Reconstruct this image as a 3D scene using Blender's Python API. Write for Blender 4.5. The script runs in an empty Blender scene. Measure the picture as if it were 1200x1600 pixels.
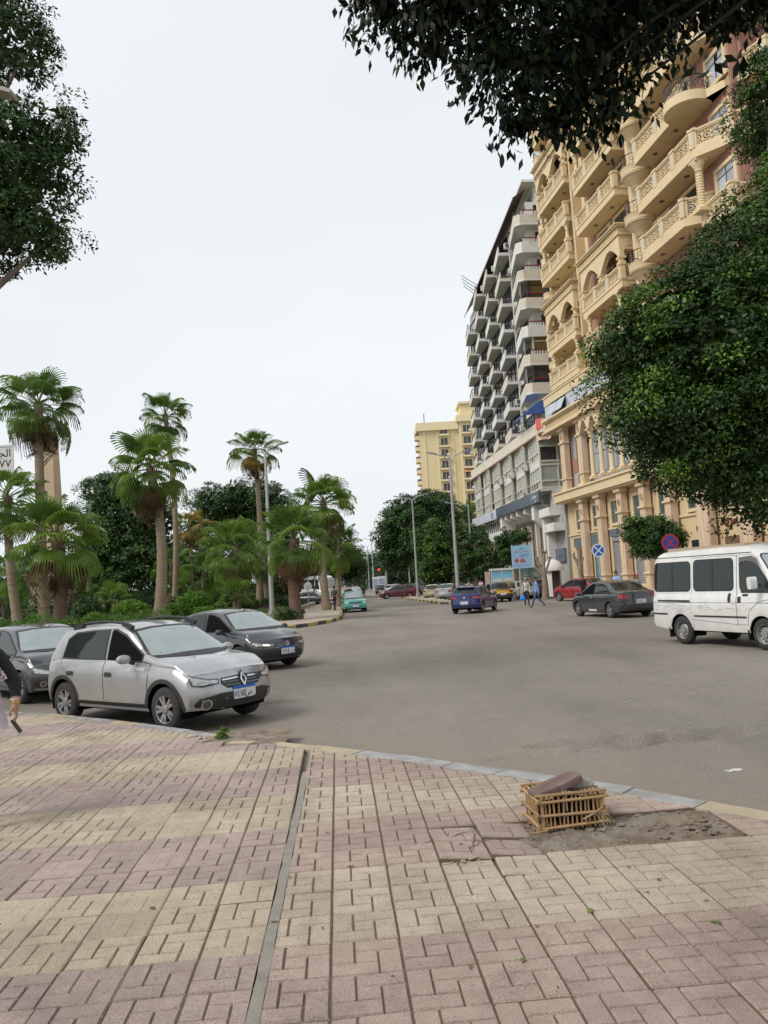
import bpy, bmesh, math, random
import numpy as np
from mathutils import Vector, Matrix, Euler
from mathutils.bvhtree import BVHTree
from math import radians as R, sin, cos, pi, sqrt, atan2

scene = bpy.context.scene
col = scene.collection
random.seed(7)

# ------------------------------------------------------------------ camera, sky, sun, exposure
CAM_H, FPX, PITCH, ROLL = 2.0, 1220.0, R(5.09), R(3.285)
cd = bpy.data.cameras.new('camera')
cam = bpy.data.objects.new('camera', cd); col.objects.link(cam)
cd.sensor_fit = 'VERTICAL'; cd.sensor_height = 36.0; cd.sensor_width = 36.0
cd.lens = FPX / 1600 * 36; cd.clip_start = 0.05; cd.clip_end = 4000
cam.matrix_world = Matrix.Translation((0, 0, CAM_H)) @ Matrix.Rotation(pi / 2 + PITCH, 4, 'X') @ Matrix.Rotation(-ROLL, 4, 'Z')
scene.camera = cam

SUN_EL, SUN_AZ = R(46), R(-118)          # azimuth from +Y towards +X (sun to the left, behind the camera)
w = bpy.data.worlds.new('World'); scene.world = w; w.use_nodes = True
nt = w.node_tree; bg = nt.nodes['Background']
sky = nt.nodes.new('ShaderNodeTexSky'); sky.sky_type = 'NISHITA'; sky.sun_disc = False
sky.sun_elevation = SUN_EL; sky.sun_rotation = SUN_AZ
sky.air_density = 1.0; sky.dust_density = 6.0; sky.ozone_density = 1.0
# thick overcast in front of the blue: an even cloud deck with soft structure
tc = nt.nodes.new('ShaderNodeTexCoord'); mp = nt.nodes.new('ShaderNodeMapping'); mp.inputs['Scale'].default_value = (1, 1, 2.2)
nz = nt.nodes.new('ShaderNodeTexNoise'); nz.inputs['Scale'].default_value = 1.3; nz.inputs['Detail'].default_value = 4; nz.inputs['Roughness'].default_value = .45
cr = nt.nodes.new('ShaderNodeValToRGB')
cr.color_ramp.elements[0].position = .3; cr.color_ramp.elements[0].color = (6.0, 6.3, 6.6, 1)
cr.color_ramp.elements[1].position = .72; cr.color_ramp.elements[1].color = (6.75, 7.0, 7.15, 1)
mx = nt.nodes.new('ShaderNodeMix'); mx.data_type = 'RGBA'; mx.inputs[0].default_value = .93
nt.links.new(tc.outputs['Generated'], mp.inputs[0]); nt.links.new(mp.outputs[0], nz.inputs['Vector'])
nt.links.new(nz.outputs['Fac'], cr.inputs[0])
nt.links.new(sky.outputs[0], mx.inputs[6]); nt.links.new(cr.outputs[0], mx.inputs[7])
nt.links.new(mx.outputs[2], bg.inputs[0]); bg.inputs[1].default_value = 0.1
ld = bpy.data.lights.new('sun', 'SUN'); ld.energy = 1.5; ld.angle = R(22); ld.color = (1.0, .965, .91)
sun = bpy.data.objects.new('sun', ld); col.objects.link(sun)
sd = Vector((sin(SUN_AZ) * cos(SUN_EL), cos(SUN_AZ) * cos(SUN_EL), sin(SUN_EL)))
sun.rotation_euler = sd.to_track_quat('Z', 'Y').to_euler()
scene.view_settings.view_transform = 'Standard'; scene.view_settings.look = 'None'
scene.view_settings.exposure = 0.52; scene.view_settings.gamma = 1.0
try: scene.view_settings.use_curve_mapping = False
except Exception: pass
scene.render.engine = 'CYCLES'
cy = scene.cycles
cy.max_bounces = 6; cy.diffuse_bounces = 3; cy.glossy_bounces = 3; cy.transmission_bounces = 3; cy.transparent_max_bounces = 6
cy.caustics_reflective = False; cy.caustics_refractive = False
try:
    cy.use_denoising = True; cy.use_adaptive_sampling = True
except Exception: pass

# survey helpers: where a sight line from the tripod meets a level z or a depth Y
def _ray(x, y):
    u2, v2 = x - 600, 800 - y
    u = u2 * cos(ROLL) + v2 * sin(ROLL); v = -u2 * sin(ROLL) + v2 * cos(ROLL)
    return Vector((u / FPX, cos(PITCH) - v / FPX * sin(PITCH), sin(PITCH) + v / FPX * cos(PITCH)))
def G(x, y, z=0.0):
    d = _ray(x, y); t = (z - CAM_H) / d.z
    return Vector((d.x * t, d.y * t, z))
def AT(x, y, Y):
    d = _ray(x, y); t = Y / d.y
    return Vector((d.x * t, Y, d.z * t + CAM_H))
# ------------------------------------------------------------------ helpers
def lerp(a, b, t): return a + (b - a) * t
def interp(keys, x):
    if x <= keys[0][0]: return keys[0][1]
    for (x0, y0), (x1, y1) in zip(keys, keys[1:]):
        if x <= x1: return lerp(y0, y1, (x - x0) / (x1 - x0 + 1e-9))
    return keys[-1][1]

class MB:
    """collects shapes, then links them as ONE mesh object"""
    def __init__(s): s.v = []; s.f = []; s.m = []
    def add(s, v, f, m=0):
        n = len(s.v); s.v += [tuple(p) for p in v]
        for q in f: s.f.append(tuple(i + n for i in q)); s.m.append(m)
        return s
    def box(s, x0, x1, y0, y1, z0, z1, m=0):
        return s.add([(x0,y0,z0),(x1,y0,z0),(x1,y1,z0),(x0,y1,z0),(x0,y0,z1),(x1,y0,z1),(x1,y1,z1),(x0,y1,z1)],
              [(0,3,2,1),(4,5,6,7),(0,1,5,4),(1,2,6,5),(2,3,7,6),(3,0,4,7)], m)
    def boxm(s, M, sx, sy, sz, m=0):
        a, b, c = sx/2, sy/2, sz/2
        P = [M @ Vector(p) for p in [(-a,-b,-c),(a,-b,-c),(a,b,-c),(-a,b,-c),(-a,-b,c),(a,-b,c),(a,b,c),(-a,b,c)]]
        return s.add(P, [(0,3,2,1),(4,5,6,7),(0,1,5,4),(1,2,6,5),(2,3,7,6),(3,0,4,7)], m)
    def prism(s, poly, z0, z1, m=0, M=None):
        n = len(poly)
        a = sum(poly[i][0]*poly[(i+1)%n][1]-poly[(i+1)%n][0]*poly[i][1] for i in range(n))
        if a < 0: poly = poly[::-1]
        P = [Vector((p[0],p[1],z0)) for p in poly] + [Vector((p[0],p[1],z1)) for p in poly]
        if M is not None: P = [M @ p for p in P]
        F = [tuple(range(n))[::-1], tuple(range(n, 2*n))] + [(i,(i+1)%n,n+(i+1)%n,n+i) for i in range(n)]
        return s.add(P, F, m)
    def tube(s, pts, rs, n=8, m=0, caps=True):
        pts = [Vector(p) for p in pts]
        if not isinstance(rs, (list, tuple)): rs = [rs]*len(pts)
        V = []; F = []; ref = None
        for i, p in enumerate(pts):
            d = (pts[min(i+1,len(pts)-1)] - pts[max(i-1,0)])
            d = d.normalized() if d.length > 1e-9 else Vector((0,0,1))
            if ref is None:
                ref = Vector((1,0,0)) if abs(d.x) < .8 else Vector((0,1,0))
            x = (ref - d*ref.dot(d)).normalized(); y = d.cross(x); ref = x
            for k in range(n):
                a = 2*pi*k/n; V.append(p + (x*cos(a)+y*sin(a))*rs[i])
        for i in range(len(pts)-1):
            for k in range(n):
                F.append((i*n+k, i*n+(k+1)%n, (i+1)*n+(k+1)%n, (i+1)*n+k))
        if caps:
            F.append(tuple(range(n))[::-1]); F.append(tuple(range((len(pts)-1)*n, len(pts)*n)))
        return s.add(V, F, m)
    def lathe(s, prof, n=16, m=0, M=None, a0=0, a1=2*pi):
        full = abs(a1-a0-2*pi) < 1e-6; k = n if full else n+1
        V = []; F = []
        for r, z in prof:
            for i in range(k):
                a = a0+(a1-a0)*i/n; V.append(Vector((r*cos(a), r*sin(a), z)))
        if M is not None: V = [M @ p for p in V]
        for j in range(len(prof)-1):
            for i in range(n):
                i2 = (i+1) % k
                F.append((j*k+i, j*k+i2, (j+1)*k+i2, (j+1)*k+i))
        return s.add(V, F, m)
    def mesh(s, name, mats, smooth=None):
        me = bpy.data.meshes.new(name); me.from_pydata(s.v, [], s.f)
        for mt in (mats if isinstance(mats, (list, tuple)) else [mats]): me.materials.append(mt)
        if any(s.m): me.polygons.foreach_set('material_index', s.m)
        if smooth is not None:
            me.polygons.foreach_set('use_smooth', [True]*len(me.polygons))
            if smooth < 179: me.set_sharp_from_angle(angle=R(smooth))
        me.update()
        return me
    def build(s, name, mats, parent=None, smooth=None):
        return link(name, s.mesh(name, mats, smooth), parent)

def link(name, me, parent=None, M=None):
    o = bpy.data.objects.new(name, me); col.objects.link(o)
    if parent is not None: o.parent = parent
    if M is not None: o.matrix_local = M
    return o
def tag(o, label=None, cat=None, group=None, kind=None):
    if label: o['label'] = label
    if cat: o['category'] = cat
    if group: o['group'] = group
    if kind: o['kind'] = kind
    return o
def thing(name, label, cat, loc=(0,0,0), rz=0, group=None):
    o = bpy.data.objects.new(name, None); col.objects.link(o)
    o.empty_display_size = .2
    o.location = loc; o.rotation_euler = (0,0,rz)
    return tag(o, label, cat, group)
def kids(o): return [c for c in ALLKIDS.get(o.name, [])]
def copy_tree(o, parent=None):
    c = o.copy(); col.objects.link(c); c.parent = parent
    for ch in list(o.children): copy_tree(ch, c)
    return c
def TRS(loc, rot=(0,0,0), sc=1.0):
    if not isinstance(sc, (tuple, list)): sc = (sc, sc, sc)
    return Matrix.Translation(loc) @ Euler(rot).to_matrix().to_4x4() @ Matrix.Diagonal((*sc, 1))

# ------------------------------------------------------------------ materials
def mat(name, c, rough=.7, metal=0.0, c2=None, nscale=3.0, ndet=5.0, bump=0.0, bscale=40.0, coat=0.0, spec=.5, ior=None,
        coords='Object', rnd=0.0, lo=.35, hi=.65, c3=None, n3=1.0, stretch=None, f3=.6, alpha=None):
    m = bpy.data.materials.new(name); m.use_nodes = True
    t = m.node_tree; b = t.nodes['Principled BSDF']
    b.inputs['Roughness'].default_value = rough; b.inputs['Metallic'].default_value = metal
    b.inputs['Specular IOR Level'].default_value = spec
    if ior: b.inputs['IOR'].default_value = ior
    if coat:
        b.inputs['Coat Weight'].default_value = coat; b.inputs['Coat Roughness'].default_value = .04
    b.inputs['Base Color'].default_value = (*c, 1)
    tcn = t.nodes.new('ShaderNodeTexCoord') if coords == 'Object' else t.nodes.new('ShaderNodeNewGeometry')
    out = tcn.outputs['Object'] if coords == 'Object' else tcn.outputs['Position']
    if stretch:
        mpn = t.nodes.new('ShaderNodeMapping'); mpn.inputs['Scale'].default_value = stretch
        t.links.new(out, mpn.inputs[0]); out = mpn.outputs[0]
    src = None
    def noise(sc, det):
        n = t.nodes.new('ShaderNodeTexNoise'); n.inputs['Scale'].default_value = sc; n.inputs['Detail'].default_value = det
        n.inputs['Roughness'].default_value = .6
        t.links.new(out, n.inputs['Vector']); return n
    if c2 is not None:
        n = noise(nscale, ndet); r = t.nodes.new('ShaderNodeValToRGB')
        r.color_ramp.elements[0].position = lo; r.color_ramp.elements[0].color = (*c, 1)
        r.color_ramp.elements[1].position = hi; r.color_ramp.elements[1].color = (*c2, 1)
        t.links.new(n.outputs['Fac'], r.inputs[0]); src = r.outputs[0]
    if c3 is not None:
        n = noise(n3, 6); r = t.nodes.new('ShaderNodeValToRGB')
        r.color_ramp.elements[0].position = .52; r.color_ramp.elements[0].color = (0,0,0,1)
        r.color_ramp.elements[1].position = .7; r.color_ramp.elements[1].color = (f3,f3,f3,1)
        t.links.new(n.outputs['Fac'], r.inputs[0])
        q = t.nodes.new('ShaderNodeMix'); q.data_type = 'RGBA'
        t.links.new(r.outputs[0], q.inputs[0])
        if src: t.links.new(src, q.inputs[6])
        else: q.inputs[6].default_value = (*c, 1)
        q.inputs[7].default_value = (*c3, 1); src = q.outputs[2]
    if rnd:
        oi = t.nodes.new('ShaderNodeObjectInfo'); mr = t.nodes.new('ShaderNodeMapRange')
        mr.inputs['To Min'].default_value = 1-rnd; mr.inputs['To Max'].default_value = 1+rnd
        t.links.new(oi.outputs['Random'], mr.inputs['Value'])
        q = t.nodes.new('ShaderNodeVectorMath'); q.operation = 'SCALE'
        if src: t.links.new(src, q.inputs[0])
        else: q.inputs[0].default_value = c
        t.links.new(mr.outputs[0], q.inputs['Scale']); src = q.outputs[0]
    if src: t.links.new(src, b.inputs['Base Color'])
    if bump:
        n = noise(bscale, 6); bp = t.nodes.new('ShaderNodeBump'); bp.inputs['Strength'].default_value = bump; bp.inputs['Distance'].default_value = .02
        t.links.new(n.outputs['Fac'], bp.inputs['Height']); t.links.new(bp.outputs[0], b.inputs['Normal'])
    return m
def leafmat(name, dark, light, trans=.25, rough=.5, new=None):
    """foliage: every leaf its own tone (random per island), new growth and painted sunlit sides by the per-clump attribute"""
    m = bpy.data.materials.new(name); m.use_nodes = True; t = m.node_tree; b = t.nodes['Principled BSDF']
    g = t.nodes.new('ShaderNodeNewGeometry'); r = t.nodes.new('ShaderNodeMix'); r.data_type = 'RGBA'
    r.inputs[6].default_value = (*dark, 1); r.inputs[7].default_value = (*light, 1)
    t.links.new(g.outputs['Random Per Island'], r.inputs[0]); src = r.outputs[2]
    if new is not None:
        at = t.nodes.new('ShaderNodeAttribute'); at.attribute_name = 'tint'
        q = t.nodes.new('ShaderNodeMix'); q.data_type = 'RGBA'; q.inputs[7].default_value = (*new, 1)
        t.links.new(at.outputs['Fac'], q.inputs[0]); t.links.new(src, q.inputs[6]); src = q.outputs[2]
    t.links.new(src, b.inputs['Base Color']); b.inputs['Roughness'].default_value = rough
    b.inputs['Specular IOR Level'].default_value = .3
    tr = t.nodes.new('ShaderNodeBsdfTranslucent'); t.links.new(src, tr.inputs[0])
    ms = t.nodes.new('ShaderNodeMixShader'); ms.inputs[0].default_value = trans
    t.links.new(b.outputs[0], ms.inputs[1]); t.links.new(tr.outputs[0], ms.inputs[2])
    t.links.new(ms.outputs[0], t.nodes['Material Output'].inputs['Surface'])
    return m
def emit(name, c, s):
    m = bpy.data.materials.new(name); m.use_nodes = True; b = m.node_tree.nodes['Principled BSDF']
    b.inputs['Base Color'].default_value = (*c, 1); b.inputs['Emission Color'].default_value = (*c, 1); b.inputs['Emission Strength'].default_value = s
    return m

# ------------------------------------------------------------------ lettering (Arabic letters are joined by hand, right to left)
_AR = {'ا':0xFE8D,'ب':0xFE8F,'ت':0xFE95,'ج':0xFE9D,'ح':0xFEA1,'د':0xFEA9,'ر':0xFEAD,'س':0xFEB1,'ص':0xFEB9,'ع':0xFEC9,'ف':0xFED1,'ق':0xFED5,
       'ك':0xFED9,'ل':0xFEDD,'م':0xFEE1,'ن':0xFEE5,'ه':0xFEE9,'و':0xFEED,'ي':0xFEF1,'ة':0xFE93,'ط':0xFEC1,'ش':0xFEB5,'خ':0xFEA5,'ز':0xFEAF}
_NOJOIN = set('ادروةز')
def ar(s):
    out = []
    for i, ch in enumerate(s):
        if ch not in _AR: out.append(ch); continue
        prev = i > 0 and s[i-1] in _AR and s[i-1] not in _NOJOIN
        nxt = i+1 < len(s) and s[i+1] in _AR and ch not in _NOJOIN
        k = (3 if nxt else 1) if prev else (2 if nxt else 0)
        if ch in _NOJOIN: k = 1 if prev else 0
        out.append(chr(_AR[ch]+k))
    return ''.join(out[::-1])
def text(name, body, size, mt, parent, M, depth=.004, align='CENTER', sx=1.0, shear=0):
    c = bpy.data.curves.new(name, 'FONT'); c.body = body; c.size = size; c.extrude = depth; c.align_x = align; c.align_y = 'CENTER'
    c.resolution_u = 2; c.shear = shear
    o = bpy.data.objects.new('tmp', c); col.objects.link(o)
    dg = bpy.context.evaluated_depsgraph_get()
    me = bpy.data.meshes.new_from_object(o.evaluated_get(dg)); me.name = name
    bpy.data.objects.remove(o); bpy.data.curves.remove(c)
    me.materials.clear(); me.materials.append(mt)
    return link(name, me, parent, M @ Matrix.Diagonal((sx,1,1,1)))
# text plane facing -y (viewer looks along +y)
def face_my(x, y, z): return Matrix.Translation((x,y,z)) @ Matrix.Rotation(pi/2, 4, 'X')
# ------------------------------------------------------------------ ground: road, pavements, kerbs
def asphalt():
    m = bpy.data.materials.new('asphalt'); m.use_nodes = True; t = m.node_tree; b = t.nodes['Principled BSDF']
    g = t.nodes.new('ShaderNodeNewGeometry'); P = g.outputs['Position']
    def noise(sc, det=5, vec=P, ro=.6, dist=0):
        n = t.nodes.new('ShaderNodeTexNoise'); n.inputs['Scale'].default_value = sc; n.inputs['Detail'].default_value = det
        n.inputs['Roughness'].default_value = ro; n.inputs['Distortion'].default_value = dist
        t.links.new(vec, n.inputs['Vector']); return n.outputs['Fac']
    def ramp(f, a, ca, bb, cb):
        r = t.nodes.new('ShaderNodeValToRGB'); r.color_ramp.elements[0].position = a; r.color_ramp.elements[1].position = bb
        r.color_ramp.elements[0].color = (*ca, 1); r.color_ramp.elements[1].color = (*cb, 1); t.links.new(f, r.inputs[0]); return r.outputs[0]
    def mix(f, a, bb, mode='MIX'):
        q = t.nodes.new('ShaderNodeMix'); q.data_type = 'RGBA'; q.blend_type = mode
        if isinstance(f, float): q.inputs[0].default_value = f
        else: t.links.new(f, q.inputs[0])
        for s, i in ((a, 6), (bb, 7)):
            if isinstance(s, tuple): q.inputs[i].default_value = (*s, 1)
            else: t.links.new(s, q.inputs[i])
        return q.outputs[2]
    mp = t.nodes.new('ShaderNodeMapping'); mp.inputs['Rotation'].default_value = (0, 0, R(-5)); mp.inputs['Scale'].default_value = (.5, .09, 1)
    t.links.new(P, mp.inputs[0])
    base = ramp(noise(.16, 6), .3, (.190,.171,.15), .7, (.265,.241,.213))
    streak = ramp(noise(1.0, 4, mp.outputs[0]), .35, (.84,.84,.84), .68, (1.10,1.09,1.075))
    c = mix(1.0, base, streak, 'MULTIPLY')
    blotch = ramp(noise(1.6, 9, P, .7, .3), .45, (0,0,0), .7, (.45,.45,.45))
    c = mix(blotch, c, (.28,.24,.195))
    dark = ramp(noise(1.1, 9, P, .72, .3), .56, (0,0,0), .72, (.5,.5,.5))
    c = mix(dark, c, (.16,.147,.132))
    speck = ramp(noise(70, 4, P, .75), .36, (.60,.60,.60), .66, (1.36,1.35,1.32))
    c = mix(1.0, c, speck, 'MULTIPLY')
    peb = t.nodes.new('ShaderNodeTexVoronoi'); peb.inputs['Scale'].default_value = 26; t.links.new(P, peb.inputs['Vector'])
    pb = ramp(peb.outputs['Distance'], .03, (.75,.75,.75), .09, (0,0,0))
    c = mix(pb, c, (.34,.31,.27))
    vo = t.nodes.new('ShaderNodeTexVoronoi'); vo.feature = 'DISTANCE_TO_EDGE'; vo.inputs['Scale'].default_value = .42
    wob = t.nodes.new('ShaderNodeVectorMath'); wob.operation = 'ADD'
    nn = t.nodes.new('ShaderNodeTexNoise'); nn.inputs['Scale'].default_value = 1.6; nn.inputs['Detail'].default_value = 5; t.links.new(P, nn.inputs['Vector'])
    t.links.new(P, wob.inputs[0]); t.links.new(nn.outputs['Color'], wob.inputs[1]); t.links.new(wob.outputs[0], vo.inputs['Vector'])
    ck = ramp(vo.outputs['Distance'], .0, (.55,.55,.55), .008, (0,0,0))
    cm = ramp(noise(.25, 3), .5, (0,0,0), .6, (1,1,1))
    ckm = mix(1.0, ck, cm, 'MULTIPLY')
    c = mix(ckm, c, (.085,.08,.073))
    dp = t.nodes.new('ShaderNodeVectorMath'); dp.operation = 'DOT_PRODUCT'; dp.inputs[1].default_value = (.67,.742,0); t.links.new(P, dp.inputs[0])
    mr = t.nodes.new('ShaderNodeMapRange'); mr.inputs['From Min'].default_value = 6.1; mr.inputs['From Max'].default_value = 9.2; mr.inputs['To Min'].default_value = 1; mr.inputs['To Max'].default_value = 0; t.links.new(dp.outputs['Value'], mr.inputs['Value'])
    dn = ramp(noise(2.2, 6, P, .65, .5), .3, (.1,.1,.1), .7, (.9,.9,.9)); dm = mix(1.0, mr.outputs[0], dn, 'MULTIPLY')
    c = mix(dm, c, (.25,.205,.155))
    t.links.new(c, b.inputs['Base Color'])
    b.inputs['Roughness'].default_value = .82; b.inputs['Specular IOR Level'].default_value = .35
    bp = t.nodes.new('ShaderNodeBump'); bp.inputs['Strength'].default_value = .9; bp.inputs['Distance'].default_value = .014
    t.links.new(noise(38, 6), bp.inputs['Height']); t.links.new(bp.outputs[0], b.inputs['Normal'])
    return m
M_ASPH = asphalt()
M_DIRT = mat('bare_soil', (.155,.118,.085), .95, c2=(.27,.215,.16), nscale=6, bump=1.0, bscale=38, coords='W', c3=(.30,.28,.25), n3=2.2, f3=.7)
M_BED = mat('mortar_bed', (.2,.165,.125), .95, c2=(.18,.155,.125), nscale=7, bump=.5, bscale=60, coords='W')
M_LAWN = mat('lawn_soil', (.08,.14,.035), .95, c2=(.12,.19,.05), nscale=1.2, bump=.6, bscale=20, coords='W', c3=(.16,.13,.09), n3=.5, f3=.5)
M_ISLPAVE = mat('island_paving', (.34,.29,.23), .9, c2=(.42,.36,.28), nscale=.8, bump=.2, bscale=30, coords='W', c3=(.25,.22,.19), n3=.4)
def tilemat(name, a, b, d):
    """cast concrete tile: mottled, gritty, dirt-stained"""
    m = mat(name, a, .88, c2=b, nscale=7, ndet=10, bump=.6, bscale=110, coords='W', c3=d, n3=1.9, f3=.85, rnd=.10, spec=.3)
    t = m.node_tree; bs = t.nodes['Principled BSDF']; src = bs.inputs['Base Color'].links[0].from_socket
    g = t.nodes.new('ShaderNodeNewGeometry')
    def nz_(sc, lo, hi, c0, c1, det=3):
        n = t.nodes.new('ShaderNodeTexNoise'); n.inputs['Scale'].default_value = sc; n.inputs['Detail'].default_value = det; t.links.new(g.outputs['Position'], n.inputs['Vector'])
        r = t.nodes.new('ShaderNodeValToRGB'); r.color_ramp.elements[0].position = lo; r.color_ramp.elements[1].position = hi; r.color_ramp.elements[0].color = (*c0,1); r.color_ramp.elements[1].color = (*c1,1); t.links.new(n.outputs['Fac'], r.inputs[0]); return r.outputs[0]
    def mul(x, y):
        q = t.nodes.new('ShaderNodeMix'); q.data_type = 'RGBA'; q.blend_type = 'MULTIPLY'; q.inputs[0].default_value = 1.0; t.links.new(x, q.inputs[6]); t.links.new(y, q.inputs[7]); return q.outputs[2]
    src = mul(src, nz_(140, .34, .66, (.74,.73,.72), (1.22,1.22,1.22)))       # grit
    src = mul(src, nz_(28, .60, .72, (1,1,1), (.72,.70,.68), 6))             # pits and smudges
    src = mul(src, nz_(.8, .45, .75, (1.04,1.04,1.03), (.80,.785,.765), 8))   # broad grime
    t.links.new(src, bs.inputs['Base Color'])
    return m
T_YEL = tilemat('tile_yellow', (.41,.342,.26), (.485,.412,.32), (.325,.272,.212))
T_PNK = tilemat('tile_pink', (.355,.278,.25), (.42,.335,.305), (.285,.225,.203))
T_CRM = tilemat('tile_cream', (.42,.35,.278), (.50,.425,.345), (.33,.275,.22))
T_PK2 = tilemat('tile_rose', (.37,.282,.242), (.445,.348,.302), (.295,.23,.198))
M_JOINT = mat('joint_dirt', (.135,.10,.068), .95, c2=(.19,.145,.10), nscale=20, coords='W')
M_SEAM = mat('seam_concrete', (.225,.205,.175), .93, c2=(.29,.265,.225), nscale=8, bump=.4, bscale=70, coords='W')
M_KGREY = mat('kerb_grey', (.25,.252,.25), .9, c2=(.38,.378,.37), nscale=5, bump=.5, bscale=40, coords='W', c3=(.29,.25,.20), n3=2.2, f3=.85)
M_KCRM = mat('kerb_cream', (.38,.32,.22), .9, c2=(.46,.385,.26), nscale=5, bump=.5, bscale=40, coords='W', c3=(.27,.235,.19), n3=3)
M_KYEL = mat('kerb_yellow_paint', (.52,.36,.07), .8, c2=(.45,.33,.13), nscale=3, coords='W', c3=(.33,.29,.22), n3=2.5)
M_KBLK = mat('kerb_black_paint', (.045,.047,.05), .8, c2=(.09,.09,.09), nscale=3, coords='W', c3=(.2,.19,.17), n3=2.5)

KERB_A = [Vector(p) for p in [(-24,23.4),(-16,18.9),(-10,15.5),(-6.8,13.67),(-5.51,12.97),(-3.96,11.78),(-2.76,10.77),(-2.24,10.29)]]
KERB_B = [Vector(p) for p in [(-1.42,9.72),(-.33,8.87),(.19,8.48),(.86,7.83),(1.86,6.95),(2.05,6.77),(2.42,6.34),(2.78,5.94),(3.9,4.6),(5.5,2.5),(7.5,-1),(9,-6)]]
SIDE_Z = .15
# the road: one sheet to the horizon, finely divided near the viewer so it can be uneven and holed
def axis(fine0, fine1, d, far0, far1):
    a = list(np.arange(fine0, fine1, d)); s = d; x = fine1
    while x < far1: a.append(x); s *= 1.09 if s < 1 else 1.35; x += s
    a.append(far1); s = d; x = fine0 - d
    pre = []
    while x > far0: pre.append(x); s *= 1.09 if s < 1 else 1.35; x -= s
    pre.append(far0)
    return np.array(pre[::-1] + a)
def vnoise(x, y, seed):
    rs = np.random.RandomState(seed); z = 0
    for k in range(14):
        fx, fy = rs.normal(0, 1, 2); z = z + np.sin(x*fx + y*fy + rs.uniform(0, 6.28)) / 14**.5
    return z
xs = axis(-4, 7, .07, -1500, 1500); ys = axis(5.5, 14, .07, -60, 3000)
X, Y = np.meshgrid(xs, ys); Z = .012*vnoise(X*.9, Y*.9, 3)*np.exp(-np.maximum(0, Y-30)/30) + .004*vnoise(X*4, Y*4, 5)*(Y < 28)
for px, py, rx, ry, dep in [(1100,1152,.95,.26,.14),(905,1163,.7,.17,.12),(965,1168,.5,.22,.05),(845,1182,.6,.14,.05),(700,1120,.5,.2,.02),(434,1098,.30,.16,.11),(760,1040,1.2,.5,.02),(1030,1060,.9,.4,.03)]:
    c = G(px, py); th = .15
    dx, dy = X-c.x, Y-c.y; q = ((dx*cos(th)+dy*sin(th))/rx)**2 + ((-dx*sin(th)+dy*cos(th))/ry)**2 + .25*vnoise(X*5, Y*5, 11)
    Z -= dep*np.clip(1.15-q, 0, .55)/.55
    Z += dep*.2*np.exp(-((q-1.6)/.5)**2)
ny, nx = X.shape
idx = np.arange(nx*ny).reshape(ny, nx)
F = np.stack([idx[:-1,:-1], idx[:-1,1:], idx[1:,1:], idx[1:,:-1]], -1).reshape(-1, 4)
def np_mesh(name, V, F, mats, smooth=True):
    me = bpy.data.meshes.new(name); n = len(F); k = F.shape[1]
    me.vertices.add(len(V)); me.vertices.foreach_set('co', V.astype(np.float32).ravel())
    me.loops.add(n*k); me.loops.foreach_set('vertex_index', F.astype(np.int32).ravel())
    me.polygons.add(n); me.polygons.foreach_set('loop_start', np.arange(0, n*k, k, dtype=np.int32))
    me.update(calc_edges=True)
    for mt in (mats if isinstance(mats, (list, tuple)) else [mats]): me.materials.append(mt)
    if smooth: me.polygons.foreach_set('use_smooth', np.ones(n, bool))
    return me
road = link('road', np_mesh('road', np.stack([X, Y, Z], -1).reshape(-1, 3), F, M_ASPH)); tag(road, kind='structure')

# near pavement: a bed slab, tiles as pieces, kerb stones along its edge
pave_poly = [(p.x, p.y) for p in KERB_A] + [(-1.95,10.0),(-1.72,9.78)] + [(p.x, p.y) for p in KERB_B] + [(9,-14),(-30,-14),(-30,20)]
b = MB(); b.prism(pave_poly, -.1, SIDE_Z-.045)
pavement = b.build('pavement', M_BED); tag(pavement, kind='structure')

def inside(poly, x, y):
    c = False; n = len(poly)
    for i in range(n):
        x0, y0 = poly[i]; x1, y1 = poly[(i+1) % n]
        if (y0 > y) != (y1 > y) and x < (x1-x0)*(y-y0)/(y1-y0)+x0: c = not c
    return c
def tile_geo(s, dep, seed, worn):
    rs = random.Random(seed); b = MB(); g = .0078 if s > .35 else .0052; u = (s-.0036)/3; o = -s/2+.0018
    b.box(-s/2, s/2, -s/2, s/2, -.04, -dep)
    for (x0, x1, y0, y1) in [(0,1,1,3),(1,3,2,3),(2,3,0,2),(0,2,0,1),(1,2,1,2)]:
        a = g*.5; c = a+.0045+rs.uniform(0,.003); h = rs.uniform(-.0012, .0008)
        X0, X1, Y0, Y1 = o+x0*u, o+x1*u, o+y0*u, o+y1*u
        V = [(X0+a,Y0+a,-dep-.001),(X1-a,Y0+a,-dep-.001),(X1-a,Y1-a,-dep-.001),(X0+a,Y1-a,-dep-.001),
             (X0+c,Y0+c,h),(X1-c,Y0+c,h),(X1-c,Y1-c,h),(X0+c,Y1-c,h)]
        b.add(V, [(4,5,6,7),(0,1,5,4),(1,2,6,5),(2,3,7,6),(3,0,4,7)], 1)
    return b
def tile_meshes(s, colr, nm, depths):
    return [tile_geo(s, d, 31*i+7, 0).mesh(nm, [M_JOINT if d > .004 else colr, colr]) for i, d in enumerate(depths)]
SL, SR = .342, .353
DEEP = [.011,.013,.010,.012]; WORN = [.010,.006,.0035,.011,.0022]
TM = {('L',0): tile_meshes(SL, T_YEL, 'tile_yellow', WORN), ('L',1): tile_meshes(SL, T_PNK, 'tile_pink', WORN),
      ('R',0): tile_meshes(SR, T_CRM, 'tile_cream', DEEP), ('R',1): tile_meshes(SR, T_PK2, 'tile_rose', DEEP)}
S0, S1 = Vector((-.92,7.79)), Vector((-.69,3.52))
def seam_x(y): return lerp(S0.x, S1.x, (y-S0.y)/(S1.y-S0.y))
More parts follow.
